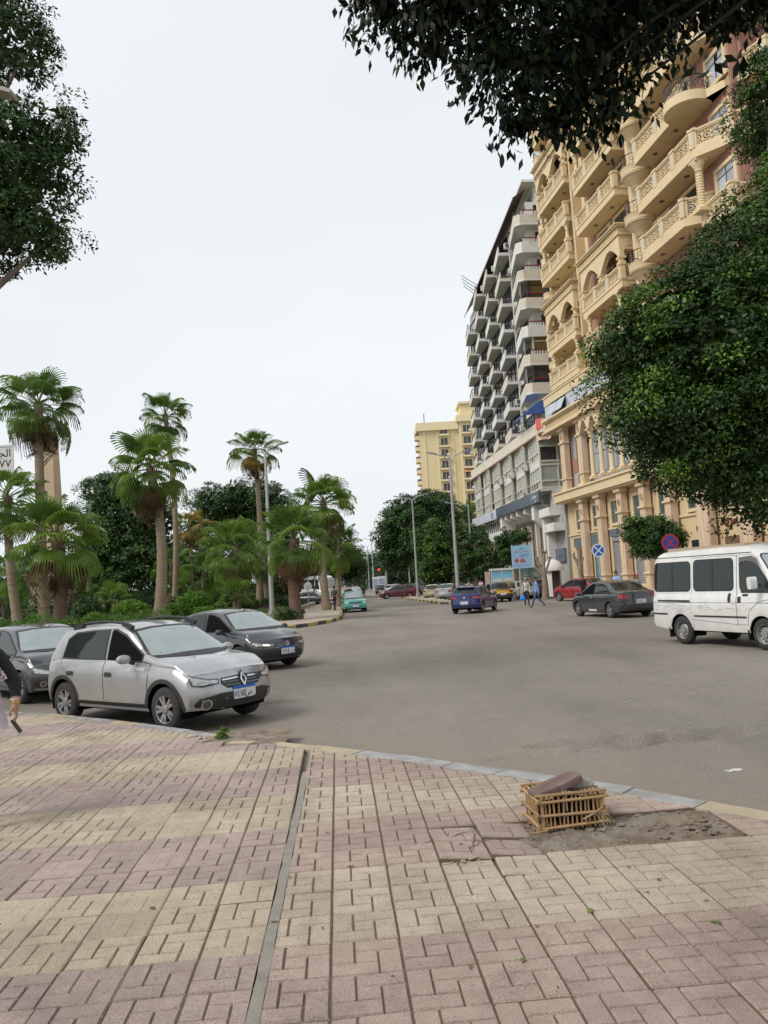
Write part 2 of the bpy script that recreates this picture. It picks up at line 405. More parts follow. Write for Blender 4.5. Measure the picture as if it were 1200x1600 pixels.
HOLE = [(.80,5.46),(1.45,5.56),(2.12,5.60),(2.44,5.64),(2.37,6.05),(2.20,6.12),(1.90,6.17),(1.58,6.02),(1.30,6.12),(.86,6.14)]
CORNER = [(-2.75,10.55),(-2.2,10.3),(-1.4,9.75),(-1.75,9.45),(-2.15,9.75),(-2.55,10.1)]
kb2 = [(p.x, p.y) for p in KERB_A] + [(-1.95,10.0),(-1.72,9.78)] + [(p.x, p.y) for p in KERB_B]
def kdist(x, y):
    """signed distance to the kerb line, positive on the pavement side; and the segment"""
    best = 1e9; seg = None
    for (x0, y0), (x1, y1) in zip(kb2, kb2[1:]):
        dx, dy = x1-x0, y1-y0; t = max(0, min(1, ((x-x0)*dx+(y-y0)*dy)/(dx*dx+dy*dy)))
        d = math.hypot(x-x0-dx*t, y-y0-dy*t)
        if d < best: best = d; seg = (x0, y0, x1, y1)
    return best, seg
cand = []
rs = random.Random(5)
for zone, s, yaw, tx, ty in (('L', SL, R(3.88), -1.819, 5.116), ('R', SR, R(3.71), -.820, 5.267)):
    ca, sa = cos(yaw), sin(yaw)
    for c in range(-70, 26):
        for r in range(-50, 13):
            a, bb = (c+.5)*s, -(r+.5)*s
            x, y = tx+a*ca-bb*sa, ty+a*sa+bb*ca
            if y < 1.9 or y > 16: continue
            if abs(x) > .62*y+1.6: continue
            if not inside(pave_poly, x, y):
                if kdist(x, y)[0] > s*.6: continue
            sx = seam_x(y)
            band = (r//3) % 2
            if zone == 'L' and x > sx-.02: continue
            if zone == 'R' and x <= sx-.02: continue
            if inside(HOLE, x, y) or inside(CORNER, x, y): continue
            cand.append((y, x, zone, band, yaw, s, c, r))
# the largest in view become single pieces, the far ones one mesh
def onview(x, y):
    v = cam.matrix_world.inverted() @ Vector((x, y, SIDE_Z)); u = v.x/-v.z*FPX; q = v.y/-v.z*FPX
    return abs(u) < 640 and abs(q) < 840
cand.sort(key=lambda q: (not onview(q[1], q[0]), q[0]))
far = {}
ntile = 0
for y, x, zone, band, yaw, s, c, r in cand:
    ml = TM[(zone, band)]
    kd, seg = kdist(x, y)
    h = rs.gauss(0, .0018)
    rot = (rs.gauss(0,.005), rs.gauss(0,.005), yaw+rs.gauss(0,.004))
    if zone == 'R' and -2 <= r <= 0 and 3 <= c <= 4:           # the lifted, tipped ones left of the crate
        rot = (rs.uniform(-.06,.0), rs.uniform(-.03,.10), yaw+rs.uniform(-.05,.05)); h = rs.uniform(-.012,.014)
    k = rs.choices(range(len(ml)), [3,2,3,3,2][:len(ml)])[0]
    if zone == 'L' and x > -1.6: k = rs.choice([0,0,3,1])
    M = TRS((x, y, SIDE_Z+h), rot)
    cross_seam = abs(x-seam_x(y)) < s*.75 and y < 9.6
    cut = kd < s*.78+.26 or cross_seam
    if not cut and ntile < 300 and onview(x, y):
        link('tile', ml[k], pavement, M); ntile += 1
        continue
    bm = bmesh.new(); bm.from_mesh(ml[k]); bm.transform(M)
    if kd < s*.78+.26:
        x0, y0, x1, y1 = seg; n = Vector((y1-y0, -(x1-x0), 0)).normalized()   # pavement lies to the right of the line's run
        bmesh.ops.bisect_plane(bm, geom=bm.verts[:]+bm.edges[:]+bm.faces[:], plane_co=Vector((x0, y0, 0))+n*(.255 if x0 > -1.5 else .175), plane_no=n, clear_inner=True)
    if cross_seam:
        d = Vector((S1.x-S0.x, S1.y-S0.y, 0)); n = Vector((-d.y, d.x, 0)).normalized()  # n points to +x side
        if n.x < 0: n = -n
        wdt = .035 if y < 7.79 else .004
        if zone == 'R': bmesh.ops.bisect_plane(bm, geom=bm.verts[:]+bm.edges[:]+bm.faces[:], plane_co=Vector((S0.x, S0.y, 0))+n*wdt, plane_no=n, clear_inner=True)
        else: bmesh.ops.bisect_plane(bm, geom=bm.verts[:]+bm.edges[:]+bm.faces[:], plane_co=Vector((S0.x, S0.y, 0))-n*wdt, plane_no=n, clear_outer=True)
    if len(bm.faces) == 0: bm.free(); continue
    if cut and ntile < 300 and onview(x, y):
        me = bpy.data.meshes.new('cut_tile'); bm.to_mesh(me)
        for mt in ml[k].materials: me.materials.append(mt)
        link('tile', me, pavement); ntile += 1; bm.free(); continue
    fb = far.setdefault((zone, band), MB()); bm.verts.index_update(); n0 = len(fb.v)
    fb.v += [tuple(v.co) for v in bm.verts]
    for f in bm.faces: fb.f.append(tuple(v.index+n0 for v in f.verts)); fb.m.append(0 if (ml[k].materials[0] == M_JOINT and f.material_index == 0) else 1)
    bm.free()
allf = MB(); order = [('L',0),('L',1),('R',0),('R',1)]
for i, key in enumerate(order):
    if key in far:
        fb = far[key]; n0 = len(allf.v); allf.v += fb.v
        for f, m in zip(fb.f, fb.m): allf.f.append(tuple(q+n0 for q in f)); allf.m.append(0 if m == 0 else i+1)
o = allf.build('distant_tiles', [M_JOINT, T_YEL, T_PNK, T_CRM, T_PK2], pavement); tag(o, kind='stuff')
# concrete seam between the two fields
b = MB(); d = (S1-S0); pts = []
for i in range(31):
    p = S0 + d*(i/30*1.31-.06); pts.append((p.x-.031+rs.uniform(-.006,.006), p.y)); 
pts2 = [(S0+d*(i/30*1.31-.06)) for i in range(31)]
b.prism(pts + [(p.x+.031+rs.uniform(-.006,.006), p.y) for p in pts2[::-1]], .09, SIDE_Z-.004)
b.build('concrete_seam', M_SEAM, pavement)

def soil_patch(name, poly, z, amp, parent, m, seed, res=.022):
    x0, x1 = min(p[0] for p in poly)-.06, max(p[0] for p in poly)+.06; y0, y1 = min(p[1] for p in poly)-.06, max(p[1] for p in poly)+.06
    xs_ = np.arange(x0, x1, res); ys_ = np.arange(y0, y1, res); XX, YY = np.meshgrid(xs_, ys_)
    ZZ = z + amp*(vnoise(XX*7, YY*7, seed)*.6 + .5*vnoise(XX*19, YY*19, seed+1)*.6)
    ZZ = ZZ+np.random.RandomState(seed).normal(0,amp*.28,ZZ.shape)
    n_y, n_x = XX.shape; ii = np.arange(n_x*n_y).reshape(n_y, n_x)
    FF = np.stack([ii[:-1,:-1], ii[:-1,1:], ii[1:,1:], ii[1:,:-1]], -1).reshape(-1, 4)
    cx = XX[:-1,:-1].ravel()+res/2; cyy = YY[:-1,:-1].ravel()+res/2
    return link(name, np_mesh(name, np.stack([XX, YY, ZZ], -1).reshape(-1, 3), FF, m), parent)
soil_patch('bare_soil', [(p[0]*1.0, p[1]) for p in [(.70,5.40),(2.52,5.55),(2.45,6.2),(.75,6.25)]], SIDE_Z-.024, .017, pavement, M_DIRT, 21)
soil_patch('bare_soil', CORNER, SIDE_Z-.02, .011, pavement, M_DIRT, 22)

def kerb(parent, line, z0, z1, width, mats, seg, inward=1, name='kerb_stone', seed=1, jit=.006, tilt=.0):
    r_ = random.Random(seed); acc = []; k = 0
    L = [0]; pts = [Vector((p[0], p[1])) for p in line]
    for a, c in zip(pts, pts[1:]): L.append(L[-1]+(c-a).length)
    def at(s):
        for i in range(len(pts)-1):
            if s <= L[i+1] or i == len(pts)-2: return pts[i].lerp(pts[i+1], (s-L[i])/(L[i+1]-L[i]))
    s = 0
    while s < L[-1]-.05:
        e = min(s+seg*r_.uniform(.92,1.08), L[-1])
        nsub = max(1, int((e-s)/.35)); a = [at(lerp(s+.006, e-.006, i/nsub)) for i in range(nsub+1)]
        out = []; inn = []
        for i, p in enumerate(a):
            d = (a[min(i+1,nsub)]-a[max(i-1,0)]).normalized(); n = Vector((d.y,-d.x))*inward
            out.append(p); inn.append(p+n*width)
        zt = z1+r_.uniform(-jit, jit); o = (r_.uniform(-jit,jit), r_.uniform(-jit,jit)); c = .022
        V = []; F = []; nn = len(a)
        for i in range(nn):
            n = (inn[i]-out[i]).normalized()
            q = r_.uniform(-.003,.003)
            for p, z in ((out[i],z0),(out[i],zt-c),(out[i]+n*c,zt+q),(inn[i]-n*.006,zt+q),(inn[i],z0)):
                V.append((p.x+o[0], p.y+o[1], z))
        for i in range(nn-1):
            for j in range(4): F.append((i*5+j, (i+1)*5+j, (i+1)*5+j+1, i*5+j+1)[::inward])
        F.append((0,1,2,3,4)[::inward]); F.append(tuple((nn-1)*5+j for j in (4,3,2,1,0))[::inward])
        mb = MB(); mb.add(V, F); mm = mats[k % len(mats)] if not callable(mats) else mats(s, L[-1])
        mb.build(name, mm, parent); k += 1; s = e
kerb(pavement, KERB_A, -.1, SIDE_Z+.008, .17, lambda s, L: M_KGREY if s > L-1.5 else (M_KCRM if int(s/.9) % 2 else M_KGREY), .62, seed=3)
kerb(pavement, KERB_B, -.1, SIDE_Z-.004, .25, lambda s, L: M_KCRM if (s < 1.3 or 4.75 < s < 6.4) else (M_KGREY if s < 4.8 else (M_KCRM if int(s) % 2 else M_KGREY)), .66, seed=4)

# garden island with painted kerb
ISL = [(-60,14),(-30,25.5),(-15,32.3),(-9,34.8),(-5.6,36.5),(-4.3,38.8),(-3.3,41.6),(-2.9,45),(-3.6,58),(-5.2,80),(-9.5,130)]
b = MB(); b.prism(ISL+[(-90,130),(-90,14)], -.1, .14); island = b.build('island_pavement', M_ISLPAVE); tag(island, kind='structure')
kerb(island, ISL, -.1, .17, .16, [M_KYEL, M_KBLK], 1.1, seed=6)
b = MB(); b.prism([(-95,37),(-30,39.2),(-18,40.8),(-11,42.4),(-8.6,46),(-7.4,56),(-7.6,80),(-12,128),(-95,129)], .0, .20)
lawn = b.build('lawn', M_LAWN); tag(lawn, kind='structure')
b = MB(); b.prism([(-60,37.4),(-30,38.7),(-18,40.3),(-10.8,41.9),(-8.2,45.6),(-7.0,56),(-7.2,80),(-7.6,80),(-7.4,56),(-8.6,46),(-11,42.4),(-18,40.8),(-30,39.2),(-60,37.9)], .0, .42)
tag(b.build('planter_wall', mat('planter_stone', (.42,.33,.24), .9, c2=(.5,.40,.3), nscale=2, bump=.3, coords='W')), 'low beige stone edging wall in front of the hedge', 'wall')
# pavement in front of the buildings, and the central reservation
RK = [(19,6),(16.4,24),(15.0,40),(14.4,54),(12.5,60),(11.2,70),(8.2,95),(2.6,140),(-4,190)]
b = MB(); b.prism(RK+[(40,190),(60,60),(60,6)], -.1, .14); rpave = b.build('shop_pavement', M_ISLPAVE); tag(rpave, kind='structure')
kerb(rpave, RK, -.1, .16, .16, [M_KYEL, M_KGREY], 1.2, inward=-1, seed=8) if False else kerb(rpave, RK[::-1], -.1, .16, .16, [M_KYEL, M_KGREY, M_KGREY], 1.2, seed=8)
MED = [(-1.5,150),(1.5,95),(2.2,78),(4.1,60.5),(4.7,59.8),(5.2,60.4),(3.9,80),(3.0,95),(-.2,150)]
b = MB(); b.prism(MED, -.1, .16); med = b.build('median', M_ISLPAVE); tag(med, kind='structure')
kerb(med, MED[::-1], -.1, .19, .15, [M_KYEL, M_KBLK], 1.1, inward=1, seed=9) if False else kerb(med, MED, -.1, .19, .15, [M_KYEL, M_KBLK], 1.1, inward=1, seed=9)
# ------------------------------------------------------------------ the ornate beige building
M_BEI = mat('beige_render', (.60,.46,.27), .85, c2=(.66,.51,.31), nscale=.6, bump=.12, bscale=25, c3=(.48,.36,.21), n3=.35, f3=.4)
M_BEL = mat('beige_trim', (.67,.525,.32), .8, c2=(.72,.575,.36), nscale=1.5, bump=.1, bscale=30, c3=(.54,.42,.26), n3=.55, f3=.4)
M_PINK = mat('dusky_pink_render', (.33,.17,.125), .9, c2=(.38,.20,.15), nscale=1, bump=.15, bscale=30)
M_STONE = mat('veined_stone', (.54,.37,.25), .6, c2=(.68,.53,.39), nscale=1.3, stretch=(3,3,.35), ndet=8, c3=(.72,.58,.42), n3=.9)
M_WPAN = mat('white_panel', (.62,.58,.5), .7, c2=(.52,.46,.38), nscale=12)
M_IRON = mat('black_iron', (.02,.02,.022), .5, metal=.3)
M_GLB = mat('grey_glass', (.36,.39,.44), .07, c2=(.42,.45,.5), nscale=.25, spec=.9, ior=1.7)
M_GLD = mat('dark_glass', (.02,.03,.03), .05, spec=.8, ior=1.6)
M_GLG = mat('green_glass', (.05,.075,.065), .08, c2=(.1,.13,.12), nscale=.5, spec=.7)
M_MUL = mat('mullion_grey', (.10,.11,.13), .5)
M_SHUT = mat('roller_shutter', (.36,.36,.36), .5, metal=.3, c2=(.30,.30,.31), nscale=2)
M_SIGNG = mat('sign_grey', (.13,.15,.18), .45)
M_BRN = mat('brown_letters', (.16,.055,.035), .6)
M_TEAL = mat('teal_glass', (.07,.22,.27), .1, spec=.8, c2=(.1,.27,.3), nscale=1)
BO = (15.44, 70.0); BA = atan2(-1.0, .15)
bb_ = thing('apartment_building', 'ornate beige high-rise with arched balconies, fretwork railings and round corner balconies', 'building', (BO[0], BO[1], 0), BA)
def P(name, b, m, par=bb_, smooth=None): return b.build(name, m, par, smooth)
def bx(name, x0, x1, y0, y1, z0, z1, m, par=bb_): return P(name, MB().box(x0,x1,y0,y1,z0,z1), m, par)
SIDE = 30.5                      # near corner of the block
# carcass
bx('wall', .6, 10.4, 1.3, 24, 17.9, 43, M_BEI)
bx('wall', 10.4, 19.4, .3, 24, 17.9, 46, M_PINK)
bx('wall', 19.4, SIDE, .0, 24, 17.9, 47, M_PINK)
bx('wall', .3, SIDE, 1.0, 24, 0, 8.2, M_BEI)
bx('wall', .3, SIDE, 1.1, 24, 8.2, 17.9, M_BEI)
P('pilaster_strip', MB().box(18.9,20.0,-.35,.6,17.9,47.5).box(18.75,20.15,-.42,.6,46,46.6), M_BEL)
P('pilaster_strip', MB().box(10.2,10.75,.2,1.6,25.4,46.2), M_BEL)
P('pilaster_strip', MB().box(.25,.85,.9,1.7,17.9,43.4), M_BEL)
# fretwork panels: one mesh, one metre wide, shared by every railing
def fret_mesh():
    b = MB(); w, h, t = 1.0, .72, .035
    b.box(-.5,.5,-t,t,0,.05); b.box(-.5,.5,-t,t,h-.05,h); b.box(-.5,-.46,-t,t,.05,h-.05); b.box(.46,.5,-t,t,.05,h-.05)
    def ring(cx, cz, r, th, n=8):
        for i in range(n):
            a0, a1 = 2*pi*i/n, 2*pi*(i+1)/n
            q = [(cx+rr*cos(a), yy, cz+rr*sin(a)) for a in (a0, a1) for rr in (r-th, r+th) for yy in (-t, t)]
            b.add(q, [(0,2,6,4),(1,5,7,3),(2,3,7,6),(0,4,5,1)])
    for cx in (-.25, .25):
        ring(cx, h/2, .11, .026); ring(cx, h/2, .235, .022, 10)
        for sx in (-1,1):
            for sz in (-1,1): ring(cx+sx*.17, h/2+sz*.25, .075, .02, 6)
    b.box(-.025,.025,-t,t,.05,h-.05)
    return b.mesh('fretwork', M_BEL)
FRET = fret_mesh()
def balus_mesh():
    b = MB()
    for i in range(5):
        x = -.4+.2*i
        b.lathe([(.05,0),(.05,.06),(.03,.1),(.062,.26),(.032,.5),(.035,.6),(.05,.66),(.05,.72)], 6, M=Matrix.Translation((x,0,0)))
    return b.mesh('balusters', M_BEL, 60)
BALU = balus_mesh()
def railing(par, x0, y0, x1, y1, z, fret=True, posts=None):
    """handrail, posts and pierced panels from (x0,y0) to (x1,y1), standing on z"""
    L = math.hypot(x1-x0, y1-y0); a = atan2(y1-y0, x1-x0); n = max(1, round(L/2.4)); M0 = TRS((x0,y0,z),(0,0,a))
    b = MB(); b.boxm(M0 @ Matrix.Translation((L/2,0,1.02)), L+.06,.26,.10); b.boxm(M0 @ Matrix.Translation((L/2,0,.93)), L,.18,.08)
    b.build('handrail', M_BEL, par); b = MB(); b.boxm(M0 @ Matrix.Translation((L/2,0,.06)), L,.2,.12); b.build('base_rail', M_BEL, par)
    for i in range(n+1):
        if posts is not None and i not in posts: continue
        q = MB(); Mi = M0 @ Matrix.Translation((L*i/n,0,0)); q.boxm(Mi @ Matrix.Translation((0,0,.5)),.42,.30,1.0); q.boxm(Mi @ Matrix.Translation((0,0,1.04)),.52,.38,.14)
        q.build('post', M_BEL, par)
        q = MB(); q.boxm(Mi @ Matrix.Translation((0,0,.5)),.27,.316,.62); q.build('post_panel', M_WPAN, par)
    k = max(1, round((L)/1.0)); s = L/k
    for i in range(k):
        link('fretwork_panel' if fret else 'baluster_panel', FRET if fret else BALU, par, M0 @ Matrix.Translation((s*(i+.5),0,.13)) @ Matrix.Diagonal((s,1,1.06,1)))
def empty(name, par):
    o = bpy.data.objects.new(name, None); col.objects.link(o); o.parent = par; o.empty_display_size = .1; return o
def balcony(u0, u1, v, vw, zb, side=True, far_side=False, fret=True, light=True):
    p = empty('balcony', bb_)
    b = MB(); b.box(u0,u1,-v,-vw,zb,zb+.55); b.box(u0-.05,u1+.05,-v-.05,-vw,zb+.47,zb+.56); b.build('slab', M_BEL, p)
    railing(p, u0+.12, -v+.12, u1-.12, -v+.12, zb+.56, fret)
    if side: railing(p, u1-.12, -v+.12, u1-.12, -vw, zb+.56, True, posts=[0])
    if light:
        q = MB()
        for f in (.3,.72): q.lathe([(.16,zb-.03),(.16,zb+.01)],10,M=Matrix.Translation((lerp(u0,u1,f),-(v+vw)/2,0))); q.add([(lerp(u0,u1,f)+.16*cos(a),-(v+vw)/2+.16*sin(a),zb-.03) for a in [k*pi/5 for k in range(10)]],[tuple(range(10))[::-1]])
        q.build('ceiling_light', M_MUL, p)
    return p
def window(u0, u1, z0, z1, y, m=M_GLD, fr=M_BEL, depth=.25, w=.22, mull=1, par=bb_):
    """framed opening on a wall facing -y at depth y"""
    p = empty('window', par)
    b = MB()
    b.box(u0-w,u0,y-.12,y+.1,z0-w,z1+w); b.box(u1,u1+w,y-.12,y+.1,z0-w,z1+w); b.box(u0,u1,y-.12,y+.1,z1,z1+w); b.box(u0-.001,u1+.001,y-.16,y+.1,z0-w,z0)
    b.build('frame', fr, p)
    b = MB(); b.box(u0,u1,y-.03,y-.012,z0,z1); b.build('pane', m, p)
    b = MB()
    for i in range(1, mull+1):
        x = lerp(u0,u1,i/(mull+1)); b.box(x-.035,x+.035,y-.06,y-.03,z0,z1)
    b.box(u0,u1,y-.055,y-.032,lerp(z0,z1,.72)-.03,lerp(z0,z1,.72)+.03); b.build('mullion', M_MUL, p)
    return p
LV = [21.2, 24.42, 27.65, 30.9, 34.15, 37.4, 40.6]
def arch_pts(w, h, n=9, pointed=True):
    """half-round/pointed opening profile from (-w/2,0) over the top to (w/2,0)"""
    pts = []
    for i in range(n+1):
        t = i/n; a = pi*t
        x = -cos(a)*w/2; z = h*(sin(a)**.8 if pointed else sin(a))
        if pointed: z = h*(1-abs(x/(w/2))**1.6)
        pts.append((x, z))
    return pts
def arch_wall(u0, u1, n, z0, h, ztop, y0, y1, gap, par, m, name='arch'):
    """a row of n arches between u0 and u1: springing z0, rise h, solid up to ztop"""
    w = (u1-u0)/n
    for i in range(n):
        c = u0+w*(i+.5); b = MB(); ap = arch_pts(w-gap, h)
        pts = [(c-w/2, z0)] + [(c+x, z0+z) for x, z in ap] + [(c+w/2, z0)]
        for (xa, za), (xb, zb) in zip(pts, pts[1:]):
            b.add([(xa,y0,za),(xb,y0,zb),(xb,y0,ztop),(xa,y0,ztop)], [(0,1,2,3)])
            b.add([(xa,y1,za),(xb,y1,zb),(xb,y1,ztop),(xa,y1,ztop)], [(3,2,1,0)])
            b.add([(xa,y0,za),(xb,y0,zb),(xb,y1,zb),(xa,y1,za)], [(3,2,1,0)])
        if i == 0: b.add([(u0,y0,z0),(u0,y1,z0),(u0,y1,ztop),(u0,y0,ztop)],[(3,2,1,0)])
        if i == n-1: b.add([(u1,y0,z0),(u1,y1,z0),(u1,y1,ztop),(u1,y0,ztop)],[(0,1,2,3)])
        b.build(name, m, par)
def column(par, u, y, z0, z1, r=.16, cap=.34, name='column', twist=False, m=None):
    b = MB(); M = Matrix.Translation((u,y,0)); H = z1-z0
    b.box(u-r*1.7,u+r*1.7,y-r*1.7,y+r*1.7,z0,z0+.18)
    if twist:
        n = 26; prof = []
        for i in range(n): prof += [(r*(1.05 if i % 2 else .86), z0+.4+(H-1.0)*i/(n-1))]
    else: prof = [(r*1.05,z0+.4),(r*1.04,z0+H*.4),(r*.86,z1-.7)]
    b.lathe([(r*1.5,z0+.18),(r*1.55,z0+.26),(r*1.15,z0+.36)]+prof+[(r*1.2,z1-.66),(r*.95,z1-.6),(r*1.1,z1-.45),(r*1.75,z1-.2),(r*1.75,z1-.14)],12,M=M)
    b.box(u-cap,u+cap,y-cap,y+cap,z1-.14,z1)
    return b.build(name, m or M_BEL, par, 40)
def arcade(u0, u1, v, vw, zf, ztop, nb):
    """balcony roofed by an arched loggia: floor slab zf, canopy top ztop"""
    p = balcony(u0, u1, v, vw, zf, fret=False)
    zs = ztop-2.25
    arch_wall(u0, u1, nb, zs, 1.05, ztop-.75, -v, -v+.35, .42, p, M_BEL)
    b = MB()                               # return side facing the viewer
    b.box(u1-.35,u1,-v+.351,-vw,ztop-1.75,ztop-.75); b.box(u1,u1+.02,lerp(-v,-vw,.38),lerp(-v,-vw,.68),ztop-1.5,ztop-1.0)
    b.build('side_lintel', M_BEL, p)
    b = MB(); b.box(u0-.1,u1+.1,-v-.1,-vw,ztop-.75,ztop-.62); b.box(u0-.04,u1+.04,-v-.04,-vw,ztop-.62,ztop-.2)
    b.box(u0-.22,u1+.22,-v-.22,-vw,ztop-.2,ztop-.08); b.box(u0-.32,u1+.32,-v-.32,-vw,ztop-.08,ztop)
    k = int((u1-u0)/.32)
    for i in range(k): b.box(u0+.1+.32*i,u0+.29+.32*i,-v-.085,-v-.041,ztop-.56,ztop-.27)
    for i in range(3): b.box(u1+.041,u1+.085,-v+.2+.34*i,-v+.4+.34*i,ztop-.56,ztop-.27)
    b.build('cornice', M_BEL, p)
    w = (u1-u0)/nb
    for i in range(nb+1): column(p, min(max(u0+w*i,u0+.17),u1-.17), -v+.17, zf+1.62, zs, .13, .26)
    return p
def colpair(u, y, z0, z1, par=bb_): column(par, u, y, z0, z1, .15, .28)
# bay A (far), bay B (middle), bay C (near corner)
A0, A1, Bs, B1 = 1.5, 7.9, 11.6, 18.3
balcony(A0, A1, .15, -1.3, 18.0, fret=False, light=False); balcony(Bs, B1, 1.05, -.3, 18.0, fret=False, light=False)
arcade(A0, A1, .15, -1.3, 21.1, 25.7, 2); arcade(Bs, B1, 1.05, -.3, 21.1, 25.5, 2)
for i, z in enumerate(LV[2:]):
    if i != 2: balcony(A0-.2, A1-.2, .15, -1.3, z, fret=False)
    balcony(Bs, B1, 1.05, -.3, z)
arcade(A0, A1, .15, -1.3, 34.1, 38.6, 2)
for u in (2.2, 7.4): colpair(u, 0.1, 19.7, 21.1); colpair(u+9.9, -.8, 19.7, 21.1)
for u, y, z0, z1 in [(1.75,.1,29.4,30.9),(7.2,.1,29.4,30.9),(1.75,.1,32.6,34.1),(11.95,-.8,32.6,34.1)]: colpair(u, y, z0, z1)
for z in LV:
    for u in (2.6, 5.6): window(u, u+1.5, z+.75, z+2.7, 1.3, M_GLD, M_BEL)
    for u in (12.6, 15.4): window(u, u+1.9, z+.75, z+2.8, .3, M_GLD, M_BEL)
    window(21.2, 23.2, z+.75, z+2.75, .0, M_GLD, M_BEL); window(24.8, 26.6, z+.75, z+2.75, .0, M_GLD, M_BEL)
    window(28.5, 30.1, z+.9, z+2.4, .0, M_GLB, M_BEL)
    # partition wall at the end of bay A
    bx('partition_wall', 8.0, 8.35, .25, 1.35, z-.3, z+2.95, M_BEI)
# round corner balconies
def round_balcony(u, y, z, r):
    p = empty('round_balcony', bb_); M = Matrix.Translation((u,y,0))
    b = MB(); b.lathe([(.01,z-1.0),(r*.35,z-.85),(r*.5,z-.5),(r*.78,z-.28),(r*.84,z-.16),(r*.95,z-.1),(r,z+.05),(r*.97,z+.1),(r*1.0,z+.42),(r*1.04,z+.5),(r*.94,z+.5),(.01,z+.46)],18,M=M)
    b.build('bowl', M_BEL, p, 30)
    b = MB()
    for i in range(26):
        a = 2*pi*i/26; x, yy = u+r*.9*cos(a), y+r*.9*sin(a); b.tube([(x,yy,z+.5),(x+.05*cos(a),yy+.05*sin(a),z+.75),(x,yy,z+1.25)],.018,4)
    b.tube([(u+r*.9*cos(a),y+r*.9*sin(a),z+1.27) for a in [2*pi*k/26 for k in range(27)]],.03,4)
    for k in range(12):
        a = 2*pi*(k+.5)/12; b.tube([(u+r*.9*cos(a+.13*sin(t)),y+r*.9*sin(a+.13*sin(t)),z+.9+.13*cos(t)) for t in [i*pi/4 for i in range(9)]],.014,4)
    b.build('iron_railing', M_IRON, p)
for i in range(8): round_balcony(.75, 1.0, 20.7+3.22*i-.35, .85); round_balcony(20.5, -.4, 21.6+3.24*i-.35, 1.1)
# bay C: long balconies that turn the corner
C0, CV = 22.0, 1.4
def corner_balcony(zb, u_end, wrap, bulge=False):
    p = empty('balcony', bb_)
    poly = [(C0,0),(C0,-CV),(u_end,-CV)]
    if wrap: poly += [(SIDE+1.4,1.2),(SIDE+1.4,wrap),(SIDE-.2,wrap),(SIDE-.2,0)]
    else: poly += [(u_end+.9,0)]
    b = MB(); b.prism(poly, zb, zb+.55); b.build('slab', M_BEL, p, 30)
    if bulge:
        b = MB(); b.prism([(u_end+.1+1.35*cos(k*pi/12), -CV+.5+1.35*sin(k*pi/12)) for k in range(24)], zb-.004, zb+.554); b.build('round_slab', M_BEL, p, 30)
    railing(p, C0+.15, -CV+.13, u_end-.1, -CV+.13, zb+.55)
    if wrap:
        if not bulge: railing(p, u_end-.1, -CV+.13, SIDE+1.25, 1.2, zb+.55, posts=[0,1])
        else:
            b = MB(); cx, cyy, r = u_end+.1, -CV+.5, 1.22
            A = [lerp(-2.2,.7,i/24) for i in range(25)]
            for a in A: b.tube([(cx+r*cos(a),cyy+r*sin(a),zb+.55),(cx+r*cos(a),cyy+r*sin(a),zb+1.5)],.02,4)
            b.tube([(cx+r*cos(a),cyy+r*sin(a),zb+1.52) for a in A],.035,5)
            for a in A[1::2]: b.tube([(cx+r*cos(a+.1*sin(t)),cyy+r*sin(a+.1*sin(t)),zb+1.0+.2*cos(t)) for t in [i*pi/4 for i in range(9)]],.016,4)
            b.build('iron_railing', M_IRON, p)
            railing(p, u_end+1.1, 0.1, SIDE+1.25, 1.2, zb+.55, posts=[0,1])
        railing(p, SIDE+1.25, 1.2, SIDE+1.25, wrap, zb+.55, posts=[1,2,3,4])
    else: railing(p, u_end-.1, -CV+.13, u_end+.75, -.1, zb+.55, posts=[0,1])
    q = MB()
    for f in (.25,.7):
        x = lerp(C0,u_end,f); q.add([(x+.16*cos(a),-CV/2+.16*sin(a),zb-.03) for a in [k*pi/5 for k in range(10)]],[tuple(range(10))[::-1]]); q.lathe([(.16,zb-.03),(.16,zb)],10,M=Matrix.Translation((x,-CV/2,0)))
    q.build('ceiling_light', M_MUL, p)
    return p
corner_balcony(LV[0], 27.0, 0); corner_balcony(LV[1], 28.6, 12); corner_balcony(LV[2], 27.6, 12, True)
corner_balcony(LV[3], 28.6, 12); corner_balcony(LV[4], 27.6, 12, True); corner_balcony(LV[5], 28.6, 12)
column(bb_, 28.3, -1.0, LV[0]+.2, LV[1], .22, .36, twist=True)
# near side wall windows and side balconies (face turned towards the viewer)
for z in LV:
    for yy in (2.4, 7.0, 11.6):
        p = empty('side_window', bb_)
        b = MB(); b.box(SIDE-.1,SIDE+.13,yy-.25,yy,z+.5,z+2.8).box(SIDE-.1,SIDE+.13,yy+2.2,yy+2.45,z+.5,z+2.8).box(SIDE-.1,SIDE+.13,yy,yy+2.2,z+2.5,z+2.8).box(SIDE-.1,SIDE+.16,yy,yy+2.2,z+.5,z+.75); b.build('frame', M_BEL, p)
        MB().box(SIDE-.05,SIDE+.03,yy,yy+2.2,z+.75,z+2.5).build('pane', M_GLB, p)
    MB().tube([(SIDE+.08,.6,z-.3),(SIDE+.08,.6,z+2.9)],.09,6).build('drain_pipe', M_PINK, bb_)
for zz in (20.2, 33.6): balcony(28.1, 30.9, .9, .0, zz)
p = empty('balcony', bb_); MB().box(SIDE,SIDE+1.3,2.0,6,LV[0]-1.2,LV[0]-.65).build('slab', M_BEL, p); railing(p, SIDE+1.15, 2.1, SIDE+1.15, 5.9, LV[0]-.65); railing(p, SIDE+1.15, 2.1, SIDE, 2.1, LV[0]-.65, posts=[])
# parapet and roof
P('cornice', MB().box(.2,10.5,.9,24.2,43,43.5).box(10.2,19.3,-.1,24.3,46,46.6).box(19.6,SIDE+.4,-.4,24.4,47,47.7), M_BEL)

